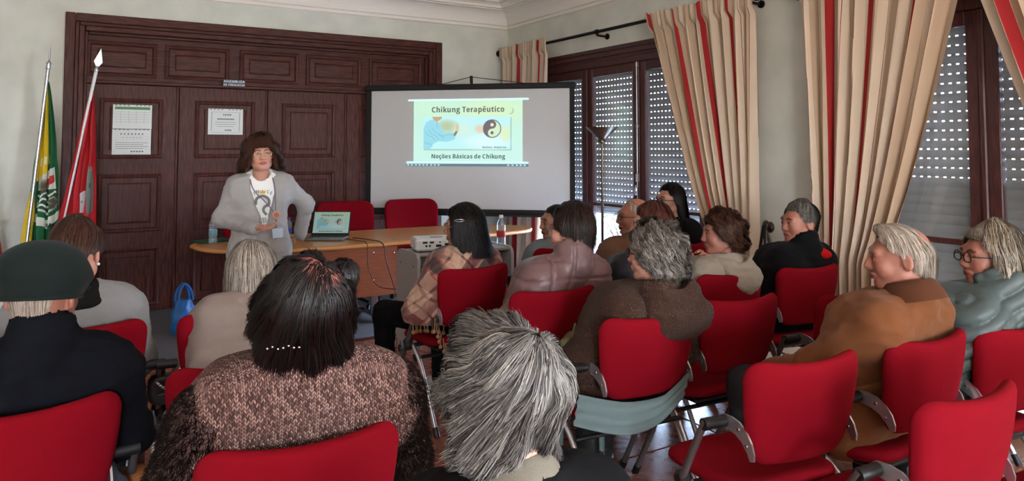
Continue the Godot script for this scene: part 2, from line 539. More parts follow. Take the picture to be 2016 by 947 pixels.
func room() -> void:
	var mb := MB.new()
	mb.span(Vector3(X0 - 0.3, -0.3, Z0 - 0.5), Vector3(X1 + 0.3, -0.006, Z1 + 0.3), 0.0)
	var fl := struct("floor", mb, M.grout)
	# terracotta tiles about a metre square, with light joints
	var tm := []
	for k in 3:
		var b := MB.new()
		b.box(Vector3(0, -0.005, 0), Vector3(1.038, 0.01, 1.038), 0.0025)
		tm.append(b.mesh())
	var tones := [Color(0.6, 0.36, 0.28), Color(0.57, 0.34, 0.26), Color(0.63, 0.385, 0.3)]
	var tmats := []
	for k in 3:
		var d: StandardMaterial3D = M.floor_tile.duplicate()
		d.albedo_color = tones[k]
		tmats.append(d)
	for i in 7:
		for j in 13:
			var x := 1.9 + (i - 4.5) * 1.05 + 0.0; var z := -3.85 + (j - 3.5) * 1.05
			var lo := Vector2(maxf(x - 0.519, X0), maxf(z - 0.519, Z0)); var hi := Vector2(minf(x + 0.519, X1), minf(z + 0.519, Z1))
			if hi.x - lo.x < 0.05 or hi.y - lo.y < 0.05: continue
			var o: MeshInstance3D
			if hi.x - lo.x > 1.03 and hi.y - lo.y > 1.03:
				o = obj("tile", tm[(i + j) % 3], tmats[rng.randi() % 3], fl)
				o.position = Vector3(x, 0, z)
			else:
				var b := MB.new()
				b.span(Vector3(lo.x, -0.01, lo.y), Vector3(hi.x, 0, hi.y), 0.0025)
				o = obj("tile", b, tmats[rng.randi() % 3], fl)
	mb = MB.new()
	mb.span(Vector3(X0 - 0.3, TOP, Z0 - 0.5), Vector3(X1 + 0.3, TOP + 0.25, Z1 + 0.3), 0.0)
	struct("ceiling", mb, M.ceiling_paint)
	# walls with thickness
	wall_with_holes("wall_front", M.wall_paint, true, X0 - 0.3, X1 + 0.3, Z0 - 0.3, Z0, [[-0.02, 3.47, 0.0, 2.63]])
	wall_with_holes("wall_right", M.wall_paint, false, Z0, Z1, X1, X1 + 0.3, [[-6.78, -4.28, 0.06, 2.44], [-3.03, -0.53, 0.06, 2.44], [3.0, 5.2, 0.2, 2.44]])
	wall_with_holes("wall_left", M.wall_paint, false, Z0, Z1, X0 - 0.3, X0, [])
	wall_with_holes("wall_back", M.wall_paint, true, X0 - 0.3, X1 + 0.3, Z1, Z1 + 0.3, [[-2.25, -0.35, 0.85, 2.35]])
	# moulded cornice: profile (distance from wall, height) swept round the room
	var prof := [Vector2(0, 2.915), Vector2(0.022, 2.925), Vector2(0.022, 2.95), Vector2(0.012, 2.96)]
	for k in 9:
		var a := k / 8.0 * PI / 2
		prof.append(Vector2(0.03 + 0.15 * (1 - cos(a)), 2.965 + 0.15 * sin(a)))
	prof.append_array([Vector2(0.18, 3.125), Vector2(0.22, 3.125), Vector2(0.225, 3.15), Vector2(0.25, 3.17), Vector2(0.29, 3.18), Vector2(0.3, 3.205), Vector2(0.34, 3.205), Vector2(0.35, 3.235), Vector2(0.42, 3.24), Vector2(0.43, TOP)])
	var called := ["trim_1", "trim_2", "trim_3", "trim_4"]
	var cs := [Vector3(X0, 0, Z0), Vector3(X1, 0, Z0), Vector3(X1, 0, Z1), Vector3(X0, 0, Z1)]
	for s in 4:
		var a: Vector3 = cs[s]; var b: Vector3 = cs[(s + 1) % 4]
		var d := (b - a).normalized(); var inn := Vector3(-d.z, 0, d.x)
		mb = MB.new()
		for i in prof.size() - 1:
			var p: Vector2 = prof[i]; var q: Vector2 = prof[i + 1]
			mb.flat([a + inn * p.x + d * p.x + Vector3.UP * p.y, b + inn * p.x - d * p.x + Vector3.UP * p.y, b + inn * q.x - d * q.x + Vector3.UP * q.y, a + inn * q.x + d * q.x + Vector3.UP * q.y], inn - Vector3.UP * 0.5)
		struct(called[s], mb, M.cornice_paint)
	# small plain windows of the left and back walls, where the daylight comes from
	for q in [[Vector3(-1.3, 1.6, Z1 + 0.15), true, 1.9, 1.5], [Vector3(X1 + 0.15, 1.32, 4.1), false, 2.2, 2.24]]:
		var nd := structure_node("window_3", q[0])
		if not q[1]: nd.rotation.y = PI / 2
		var w: float = q[2]; var wh: float = q[3]
		mb = MB.new()
		for sx in [-1, 0, 1]: mb.box(Vector3(sx * (w / 2 - 0.035), 0, 0), Vector3(0.07, wh, 0.06))
		for sy in [-1, 1]: mb.box(Vector3(0, sy * (wh / 2 - 0.035), 0), Vector3(w, 0.07, 0.06))
		obj("window_frame", mb, M.window_wood, nd)
		mb = MB.new()
		mb.box(Vector3(0, 0, 0), Vector3(w - 0.1, wh - 0.1, 0.006), 0.0)
		obj("pane", mb, M.window_glass, nd)
	# grey carpet on the speaker's side, with a dark edge strip
	mb = MB.new()
	mb.span(Vector3(X0 + 0.01, 0.001, Z0 + 0.01), Vector3(X1 - 0.01, 0.016, -5.575), 0.004)
	mb.span(Vector3(0.09, 0.001, Z0 - 0.12), Vector3(3.36, 0.0155, Z0 + 0.012), 0.0)
	var cpt := struct("floor_carpet", mb, M.grey_carpet)
	mb = MB.new()
	mb.span(Vector3(X0 + 0.01, 0.001, -5.575), Vector3(X1 - 0.01, 0.014, -5.545), 0.004)
	obj("edge_strip", mb, M.dark_wood_across, cpt)

func front_doors() -> void:
	var d := structure_node("door_1")
	var mb := MB.new()
	# stepped casing standing proud of the wall
	for st in [[0.0, 0.075, 0.0, 0.035], [0.075, 0.105, 0.0, 0.022], [0.105, 0.15, -0.10, 0.012], [0.15, 0.175, -0.10, -0.03]]:
		var a: float = st[0]; var b: float = st[1]
		mb.span(Vector3(-0.09 + a, 0, Z0 + st[2]), Vector3(-0.09 + b, 2.698 - a, Z0 + st[3]), 0.006)
		mb.span(Vector3(3.54 - b, 0, Z0 + st[2]), Vector3(3.54 - a, 2.698 - a, Z0 + st[3]), 0.006)
	obj("door_casing", mb, M.dark_wood, d)
	mb = MB.new()
	for st in [[0.0, 0.075, 0.0, 0.036], [0.075, 0.105, 0.0, 0.023], [0.105, 0.15, -0.10, 0.013], [0.15, 0.175, -0.10, -0.03]]:
		mb.span(Vector3(-0.085 + st[1], 2.698 - st[1], Z0 + st[2]), Vector3(3.535 - st[1], 2.698 - st[0], Z0 + st[3]), 0.006)
	mb.span(Vector3(0.03, 2.088, Z0 - 0.1), Vector3(3.42, 2.118, Z0 - 0.035), 0.008)
	obj("door_head", mb, M.dark_wood_across, d)
	# transom: a board with five raised panels
	var z := Z0 - 0.07
	mb = MB.new()
	mb.span(Vector3(0.03, 2.11, z - 0.05), Vector3(3.42, 2.56, z - 0.012), 0.0)
	obj("transom", mb, M.dark_wood_across, d)
	var loops := [Vector2(0, -0.012), Vector2(0.0, 0.012), Vector2(0.012, 0.017), Vector2(0.028, 0.012), Vector2(0.04, -0.006), Vector2(0.085, -0.004), Vector2(0.095, 0.006), Vector2(0.105, 0.008)]
	for p in [[0.075, 0.645], [0.715, 1.285], [1.385, 1.96], [2.04, 2.625], [2.72, 3.33]]:
		mb = MB.new()
		rect_relief(mb, Vector2(p[0], 2.155), Vector2(p[1], 2.475), z, loops)
		obj("transom_panel", mb, M.dark_wood_across, d)
	# four leaves
	var edge := [0.03, 0.842, 1.655, 2.47, 3.42]
	for k in 4:
		var l := Node3D.new()
		l.name = "door_leaf"
		d.add_child(l, true)
		var a: float = edge[k]; var b: float = edge[k + 1]
		mb = MB.new()
		mb.span(Vector3(a + 0.003, 0.02, z - 0.05), Vector3(b - 0.003, 2.086, z), 0.004)
		if k < 3: mb.span(Vector3(b - 0.024, 0.02, z), Vector3(b - 0.002, 2.086, z + 0.012), 0.005)
		obj("leaf_board", mb, M.dark_wood, l)
		var c := (a + b) / 2 + 0.012
		if k == 3: c = 2.89
		var hw := 0.275 if k else 0.258
		for r in [[1.41, 1.96], [0.74, 1.27], [0.07, 0.6]]:
			mb = MB.new()
			rect_relief(mb, Vector2(c - hw, r[0]), Vector2(c + hw, r[1]), z, [Vector2(0, -0.01), Vector2(0.0, 0.012), Vector2(0.012, 0.02), Vector2(0.03, 0.014), Vector2(0.042, -0.008), Vector2(0.075, -0.006), Vector2(0.09, 0.008), Vector2(0.1, 0.01)])
			obj("raised_panel", mb, M.dark_wood, l)
	mb = MB.new()
	mb.span(Vector3(-0.08, -0.05, Z0 - 0.2), Vector3(3.53, 2.7, Z0 - 0.125), 0.0)
	obj("backing_board", mb, M.dark_wood, d)
	# sign strips over the doors
	var navy := mat("sign_navy", Color(0.09, 0.14, 0.27), 0.5)
	var s := thing("door_sign", "two small dark blue lettered strips above the second door leaf", "sign", Vector3(1.327, 2.14, Z0 - 0.03))
	mb = MB.new()
	mb.box(Vector3(0, 0.0155, 0), Vector3(0.212, 0.031, 0.006), 0.001); mb.box(Vector3(0.0, -0.0175, 0), Vector3(0.212, 0.031, 0.006), 0.001)
	obj("strip", mb, navy, s)
	words("ASSEMBLEIA", 0.026, M.paper, s, Vector3(0, 0.0155, 0.0035), Basis(), "lettering", true, 0.196)
	words("DE FREGUESIA", 0.026, M.paper, s, Vector3(0, -0.0175, 0.0035), Basis(), "lettering", true, 0.196)
	notices(Z0 - 0.07 + 0.012)

func notice(at: Vector3, size: Vector2, label: String, kind: int) -> void:
	var t := thing("paper_notice", label, "notice", at, 0.0, "notices on the doors")
	var mb := MB.new()
	mb.box(Vector3.ZERO, Vector3(size.x, size.y, 0.0016), 0.0)
	obj("sheet", mb, M.paper, t)
	mb = MB.new()
	var w := size.x; var h := size.y
	var gm := mat("notice_green", Color(0.38, 0.56, 0.36), 0.8)
	var gy := mat("faint_ink", Color(0.5, 0.52, 0.52), 0.8)
	if kind == 0:  # green header over a faint table
		var b := MB.new()
		b.box(Vector3(0, h * 0.36, 0.0012), Vector3(w * 0.9, h * 0.11, 0.0008), 0.0)
		obj("green_heading", b, gm, t)
		for i in 5: mb.box(Vector3(0, h * (0.2 - i * 0.1), 0.001), Vector3(w * 0.88, 0.0016, 0.0006), 0.0)
		for i in 4: mb.box(Vector3(w * (-0.3 + i * 0.2), 0.0, 0.001), Vector3(0.0016, h * 0.5, 0.0006), 0.0)
	elif kind == 1:
		for q in [[0.30, 0.055, 0.55], [0.16, 0.02, 0.45]]:
			var n: int = int(q[2] * 14)
			for i in n: mb.box(Vector3(w * q[2] * (float(i) / (n - 1) - 0.5), h * q[0], 0.001), Vector3(w * 0.03, h * q[1], 0.0006), 0.0)
		for i in 4: mb.box(Vector3(-w * 0.06 * (i % 2), h * (-0.04 - i * 0.075), 0.001), Vector3(w * (0.84 - 0.12 * (i % 2)), 0.003, 0.0006), 0.0)
		for i in 5: mb.box(Vector3(w * (0.0 + i * 0.07), h * -0.38, 0.001), Vector3(w * 0.045, h * 0.05, 0.0006), 0.0, Basis(Vector3(0, 0, 1), 0.3))
	else:
		for s in [-1, 1]: mb.box(Vector3(s * w * 0.4, 0, 0.001), Vector3(0.004, h * 0.74, 0.0006), 0.0, Basis(Vector3(0, 0, 1), -0.02))
		mb.box(Vector3(0, h * 0.37, 0.001), Vector3(w * 0.8, 0.0016, 0.0006), 0.0)
		mb.box(Vector3(0, -h * 0.42, 0.001), Vector3(w * 0.8, 0.0016, 0.0006), 0.0)
		for i in 5: mb.box(Vector3(w * (-0.06 + i * 0.05), h * 0.27, 0.001), Vector3(w * 0.03, h * 0.06, 0.0006), 0.0)
		for i in 10: mb.box(Vector3(w * (-0.22 + i * 0.049), h * 0.1, 0.001), Vector3(w * 0.036, h * 0.05, 0.0006), 0.0)
		for i in 3: mb.box(Vector3(0, h * (-0.02 - i * 0.08), 0.001), Vector3(w * (0.6 if i < 2 else 0.48), 0.003, 0.0006), 0.0)
		for i in 4: mb.box(Vector3(w * (0.0 + i * 0.05), -h * 0.33, 0.001), Vector3(w * 0.035, h * 0.05, 0.0006), 0.0)
	var pm := obj("print", mb, gy if kind == 0 else mat("grey_ink", Color(0.36, 0.37, 0.38), 0.8), t)
	pm.set_meta("kind", "stuff")
	for i in 9:
		if i == 4: continue
		mb = MB.new()
		mb.box(Vector3(w * (-0.42 + i * 0.105), h * 0.47, 0.001), Vector3(w * 0.05, 0.009, 0.0008), 0.0)
		obj("tape_mark", mb, gy, t)

func notices(z: float) -> void:
	notice(Vector3(0.455, 1.79, z), Vector2(0.318, 0.225), "white printed sheet with green heading on the left door leaf", 0)
	notice(Vector3(0.453, 1.565, z), Vector2(0.316, 0.235), "white notice with grey lettering directly under the green-headed sheet", 1)
	notice(Vector3(1.26, 1.763, z), Vector2(0.32, 0.25), "white framed-border notice on the second door leaf behind the presenter", 2)

func window_wall() -> void:
	one_window("window_1", -5.53, 0.83, -1.0)
	one_window("window_2", -1.78, 0.1, 1.33)

func one_window(called: String, zc: float, shutter_bottom: float, closed_below: float) -> void:
	var w := structure_node(called)
	var mb := MB.new()
	var z0 := zc - 1.25; var z1 := zc + 1.25
	for st in [[0.0, 0.04, 0.03], [0.04, 0.085, 0.018]]:  # casing on the wall
		mb.span(Vector3(X1 - st[2], 0.06, z0 - 0.045 + st[0]), Vector3(X1 + 0.02, 2.485 - st[0], z0 - 0.045 + st[1]), 0.005)
		mb.span(Vector3(X1 - st[2], 0.06, z1 + 0.045 - st[1]), Vector3(X1 + 0.02, 2.485 - st[0], z1 + 0.045 - st[0]), 0.005)
		mb.span(Vector3(X1 - st[2], 2.485 - st[1], z0 - 0.04 + st[1]), Vector3(X1 + 0.02, 2.485 - st[0], z1 + 0.04 - st[1]), 0.005)
	obj("window_casing", mb, M.window_wood, w)
	mb = MB.new()
	mb.span(Vector3(X1 + 0.015, 2.31, z0), Vector3(X1 + 0.09, 2.44, z1), 0.006)
	mb.span(Vector3(X1 + 0.005, 2.36, z0 + 0.1), Vector3(X1 + 0.015, 2.372, z1 - 0.1), 0.003)
	obj("window_head", mb, M.window_wood, w)
	# three casements
	var b := [z0 + 0.02, zc - 0.385, zc + 0.405, z1 - 0.02]
	for k in 3:
		var c := Node3D.new()
		c.name = "casement"
		w.add_child(c, true)
		var a: float = b[k]; var e: float = b[k + 1]
		mb = MB.new()
		var x0 := X1 + 0.035; var x1 := X1 + 0.085
		mb.span(Vector3(x0, 0.08, a + 0.004), Vector3(x1, 2.31, a + 0.088), 0.006)
		mb.span(Vector3(x0, 0.08, e - 0.088), Vector3(x1, 2.31, e - 0.004), 0.006)
		mb.span(Vector3(x0 + 0.001, 2.222, a + 0.088), Vector3(x1 - 0.001, 2.31, e - 0.088), 0.006)
		mb.span(Vector3(x0 + 0.001, 0.08, a + 0.088), Vector3(x1 - 0.001, 0.2, e - 0.088), 0.006)
		mb.span(Vector3(x0 + 0.006, 0.935, a + 0.088), Vector3(x1 - 0.006, 0.968, e - 0.088), 0.006)
		if k > 0: mb.span(Vector3(x0 - 0.016, 0.08, a - 0.018), Vector3(x0, 2.31, a + 0.018), 0.008)
		obj("sash", mb, M.window_wood, c)
		mb = MB.new()
		mb.span(Vector3(X1 + 0.058, 0.2, a + 0.085), Vector3(X1 + 0.062, 0.936, e - 0.085), 0.0)
		obj("pane", mb, M.window_glass, c)
		mb = MB.new()
		mb.span(Vector3(X1 + 0.058, 0.967, a + 0.085), Vector3(X1 + 0.062, 2.224, e - 0.085), 0.0)
		obj("pane", mb, M.window_glass, c)
		if k == 2:  # rod and handle of the fastening on the meeting stile
			mb = MB.new()
			mb.tube([Vector3(x0 - 0.024, 0.3, a), Vector3(x0 - 0.024, 2.28, a)], 0.006, 8)
			mb.box(Vector3(x0 - 0.022, 2.28, a), Vector3(0.02, 0.05, 0.022), 0.004)
			mb.box(Vector3(x0 - 0.022, 1.71, a), Vector3(0.016, 0.024, 0.03), 0.003)
			mb.box(Vector3(x0 - 0.026, 1.235, a), Vector3(0.03, 0.075, 0.026), 0.005)
			mb.lathe([Vector2(0.0, -0.055), Vector2(0.014, -0.05), Vector2(0.02, -0.02), Vector2(0.014, 0.015), Vector2(0.008, 0.04), Vector2(0, 0.042)], Vector3(x0 - 0.045, 1.13, a + 0.004), 12, Basis(), true)
			obj("window_handle", mb, M.polished_alloy, c)
		else:
			mb = MB.new()
			for y in [0.4, 1.2, 2.05]: mb.tube([Vector3(x0 - 0.006, y - 0.04, a - 0.002), Vector3(x0 - 0.006, y + 0.04, a - 0.002)], 0.007, 8)
			obj("hinge", mb, M.frame_grey, c)
	# roller shutter outside the glass: curved slats, each hung on a perforated strip
	var sh := Node3D.new()
	sh.name = "roller_shutter"
	w.add_child(sh, true)
	var pitch := 0.0575
	var open := slat_mesh(2.5, pitch, true)
	var shut := slat_mesh(2.5, pitch, false)
	var y := 2.3
	while y - pitch > shutter_bottom:
		var o := obj("slat", shut if y < closed_below else open, M.shutter_slat, sh)
		o.position = Vector3(X1 + 0.17, y, zc)
		y -= pitch
	mb = MB.new()
	mb.span(Vector3(X1 + 0.155, y - 0.012, z0), Vector3(X1 + 0.175, y + 0.02, z1), 0.004)
	obj("bottom_bar", mb, M.shutter_slat, sh)
	mb = MB.new()
	mb.span(Vector3(X1 + 0.1, 2.3, z0), Vector3(X1 + 0.3, 2.44, z1), 0.0)
	obj("shutter_box", mb, M.window_wood, w)

func slat_mesh(w: float, pitch: float, open: bool) -> ArrayMesh:
	var mb := MB.new()
	var gap := 0.007 if open else 0.0025
	var h := pitch - gap
	var rows := []
	for k in 6:
		var t := k / 5.0
		rows.append(PackedVector3Array([Vector3(-0.009 * sin(PI * t), -t * h, -w / 2), Vector3(-0.009 * sin(PI * t), -t * h, w / 2)]))
	mb.sheet(rows, [])
	rows = []
	for k in 6:
		var t := k / 5.0
		rows.append(PackedVector3Array([Vector3(0.006 - 0.007 * sin(PI * t), -t * h, -w / 2), Vector3(0.006 - 0.007 * sin(PI * t), -t * h, w / 2)]))
	mb.sheet(rows, [])
	mb.flat([Vector3(0, 0, -w / 2), Vector3(0.006, 0, -w / 2), Vector3(0.006, 0, w / 2), Vector3(0, 0, w / 2)], Vector3.UP)
	mb.flat([Vector3(0, -h, -w / 2), Vector3(0.006, -h, -w / 2), Vector3(0.006, -h, w / 2), Vector3(0, -h, w / 2)], Vector3.DOWN)
	if open:
		var step := 0.048
		var z := -w / 2
		while z < w / 2:
			mb.span(Vector3(0.001, -pitch, z), Vector3(0.005, -h, minf(z + step - 0.0175, w / 2)), 0.0)
			z += step
	else:
		mb.span(Vector3(0.002, -pitch, -w / 2), Vector3(0.005, -h, w / 2), 0.0)
	return mb.mesh()

func outdoors() -> void:
	var mb := MB.new()
	mb.span(Vector3(X1 + 0.3, -0.4, -30), Vector3(40, -0.15, 20), 0.0)
	struct("floor_terrace", mb, M.pale_concrete)
	var sp := noise(3.0, 3, 8)
	for q in [[Vector3(6.4, -0.15, -6.9), 0.95], [Vector3(7.3, -0.15, -6.0), 0.8], [Vector3(6.9, -0.15, -8.3), 0.9]]:
		var t := thing("garden_shrub", ["pale green shrub outside the window, nearest the glass", "low green shrub outside the window, right of the others", "green shrub outside the window, farthest from the glass"][names.get("garden_shrub", 0)], "shrub", q[0], 0, "shrubs outside")
		mb = MB.new()
		var lm := MB.new()
		for k in 14:
			var a := rng.randf() * TAU
			mb.tube(spline([Vector3.ZERO, Vector3(cos(a) * 0.12, 0.35 * q[1], sin(a) * 0.12), Vector3(cos(a) * 0.35, q[1] * rng.randf_range(0.7, 1.0), sin(a) * 0.35)], 4), 0.008, 5)
		for k in 420:
			var d := Vector3(rng.randfn(), rng.randfn(), rng.randfn()).normalized() * pow(rng.randf(), 0.4)
			var p: Vector3 = Vector3(d.x * 0.5, 0.55 * q[1] + d.y * 0.5 * q[1], d.z * 0.5)
			var u := Vector3(rng.randfn(), rng.randfn(), rng.randfn()).normalized(); var s := u.cross(Vector3(0.3, 1, 0.2)).normalized()
			lm.flat([p - u * 0.05, p + s * 0.02, p + u * 0.05, p - s * 0.02])
		obj("stem", mb, M.dark_wood, t)
		var fo := obj("foliage", lm, M.leaf_green, t)
		fo.set_meta("kind", "stuff")

func stripe_texture() -> ImageTexture:
	var im := Image.create(1024, 64, false, Image.FORMAT_RGB8)
	var base := Color(0.83, 0.73, 0.63)
	im.fill(base)
	# one repeat: wide red band, thin dark red lines, broad cream and sand bands
	var bands := [[0, 120, Color(0.66, 0.12, 0.13)], [120, 130, Color(0.9, 0.82, 0.72)], [110, 300, Color(0.78, 0.67, 0.56)], [300, 420, Color(0.88, 0.79, 0.69)], [420, 428, Color(0.5, 0.13, 0.12)], [428, 560, Color(0.88, 0.79, 0.69)], [560, 760, Color(0.78, 0.67, 0.56)], [760, 768, Color(0.5, 0.13, 0.12)], [768, 940, Color(0.85, 0.76, 0.66)], [940, 1024, Color(0.8, 0.7, 0.6)]]
	for b in bands: im.fill_rect(Rect2i(b[0], 0, b[1] - b[0], 64), b[2])
	for y in 64:
		for x in 1024:
			var k := 0.96 + 0.05 * float((x * 7 + y * 13) % 5) / 5.0
			var c := im.get_pixel(x, y)
			im.set_pixel(x, y, Color(c.r * k, c.g * k, c.b * k))
	return ImageTexture.create_from_image(im)

func curtain(label: String, top: Array, mid: Array, low: Array, tie: float, repeats: float, folds: int, phase: float, offset := 0.0, y_top := 2.675) -> void:
	# edges (z left, z right) at the rod, at height «tie» and at the hem
	var nu := folds * 10; var nv := 46
	var x := 4.285
	var nz := noise(1.0, 2, int(phase * 100) + 3)
	var rows := []; var uvs := []
	for j in nv + 1:
		var r := PackedVector3Array(); var w := PackedVector2Array()
		var t := float(j) / nv
		var y := lerpf(y_top, 0.02, t)
		for i in nu + 1:
			var s := float(i) / nu
			var a: float; var b: float
			if y > tie:
				var q := (y - tie) / (y_top - tie)
				var e := pow(q, 0.8)
				a = lerpf(mid[0], top[0], e); b = lerpf(mid[1], top[1], e)
			else:
				var q := y / tie
				a = lerpf(low[0], mid[0], q); b = lerpf(low[1], mid[1], q)
			# gathered width changes how deep the pleats are
			var depth := 0.02 + 0.026 * t * (1.0 - 0.3 * sin(s * 9.0 + phase))
			var ph := s * folds * TAU + phase + 1.5 * nz.get_noise_2d(s * 5.0, t * 0.5)
			var dx := depth * sin(ph) + 0.006 * sin(ph * 2.3 + 1.0)
			var dz := 0.1 * (b - a) / folds * sin(ph * 2.0 + 0.6)
			var yy := y
			if t < 0.045:  # frilled heading over the rod
				dx = 0.009 * sin(ph * 2.0) - 0.03
				dz = 0.0
				yy += 0.012 * sin(ph * 2.6 + 1.3)
			r.append(Vector3(x + dx, yy, lerpf(a, b, s) + dz))
			w.append(Vector2(offset + s * repeats, t * 4.0))
		rows.append(r); uvs.append(w)
	var mb := MB.new()
	mb.sheet(rows, uvs)
	var o := obj("curtain", mb, M.curtain_cloth)
	tag(o, label, "curtain", "striped curtains")

func curtains() -> void:
	var m := mat("curtain_cloth", Color(1, 1, 1), 0.85)
	m.albedo_texture = stripe_texture()
	m.backlight_enabled = true; m.backlight = Color(0.25, 0.2, 0.16)
	curtain("short-looking red striped curtain in the corner behind the projection screen", [-7.36, -6.36], [-7.36, -6.5], [-7.36, -6.55], 1.0, 2.3, 9, 0.4, 0.1)
	curtain("red striped curtain swept right, beside the floor lamp window", [-4.8, -3.62], [-4.12, -3.66], [-4.15, -3.66], 0.85, 4.0, 9, 1.7, 0.93)
	curtain("red striped curtain swept left across the wall between the two windows", [-3.25, -2.12], [-3.14, -2.7], [-3.14, -2.72], 0.8, 3.6, 8, 2.9, 0.3)
	curtain("red striped curtain at the far right edge, swept away from the shuttered glass", [-2.2, -0.9], [-1.5, -0.85], [-1.46, -0.85], 0.8, 3.1, 9, 0.9, 0.75)
	for q in [[-7.39, -3.63, "black iron curtain rod above the window with the floor lamp"], [-3.4, 0.2, "black iron curtain rod above the window at the right edge"]]:
		var t := thing("curtain_rod", q[2], "curtain rod", Vector3(4.285, 2.625, 0), 0, "curtain rods")
		var mb := MB.new()
		mb.tube([Vector3(0, 0, q[0]), Vector3(0, 0, q[1])], 0.0165, 12)
		obj("rod", mb, M.dark_iron, t)
		for e in [[q[0], -1.0], [q[1], 1.0]]:
			mb = MB.new()
			var tf := Basis(Vector3(1, 0, 0), PI / 2 * e[1])
			mb.lathe([Vector2(0.0, -0.01), Vector2(0.022, -0.01), Vector2(0.024, 0.0), Vector2(0.018, 0.008), Vector2(0.034, 0.022), Vector2(0.038, 0.04), Vector2(0.03, 0.06), Vector2(0.0, 0.066)], Vector3(0, 0, e[0] - e[1] * 0.02), 16, tf, true)
			obj("finial", mb, M.dark_iron, t)
		for z in ([q[0] + 0.05, -5.53, q[1] - 0.05] if q[0] < -5 else [q[0] + 0.05, -1.78]):
			mb = MB.new()
			mb.tube([Vector3(0, -0.03, z), Vector3(0.06, -0.035, z), Vector3(0.13, -0.035, z)], 0.011, 8)
			mb.lathe([Vector2(0.0, 0), Vector2(0.03, 0), Vector2(0.03, 0.012), Vector2(0.018, 0.02), Vector2(0, 0.02)], Vector3(0.135, -0.035, z), 14, Basis(Vector3(0, 0, 1), PI / 2))
			mb.lathe([Vector2(0.0, -0.014), Vector2(0.024, -0.014), Vector2(0.024, 0.014), Vector2(0.0, 0.014)], Vector3(0, 0, z), 12, Basis(Vector3(1, 0, 0), PI / 2))
			obj("bracket", mb, M.dark_iron, t)

func poly_fill(im: Image, pts: Array, col: Color) -> void:  # filled polygon in pixel coordinates
	var poly := PackedVector2Array(pts)
	var lo := Vector2(1e9, 1e9); var hi := -lo
	for p in poly: lo = lo.min(p); hi = hi.max(p)
	for y in range(maxi(int(lo.y), 0), mini(int(hi.y) + 1, im.get_height())):
		for x in range(maxi(int(lo.x), 0), mini(int(hi.x) + 1, im.get_width())):
			if Geometry2D.is_point_in_polygon(Vector2(x + 0.5, y + 0.5), poly):
				im.set_pixel(x, y, col)
func disc(im: Image, c: Vector2, r: float, col: Color, part := 0) -> void:
	for y in range(maxi(int(c.y - r), 0), mini(int(c.y + r) + 2, im.get_height())):
		for x in range(maxi(int(c.x - r), 0), mini(int(c.x + r) + 2, im.get_width())):
			if Vector2(x, y).distance_to(c) <= r and (part == 0 or (x - c.x) * part > 0): im.set_pixel(x, y, col)
func blob(im: Image, c: Vector2, r: Vector2, col: Color, a: float) -> void:  # soft patch
	for y in range(maxi(int(c.y - r.y), 0), mini(int(c.y + r.y), im.get_height())):
		for x in range(maxi(int(c.x - r.x), 0), mini(int(c.x + r.x), im.get_width())):
			var d := Vector2((x - c.x) / r.x, (y - c.y) / r.y).length()
			if d < 1.0: im.set_pixel(x, y, im.get_pixel(x, y).lerp(col, a * (1.0 - d * d)))

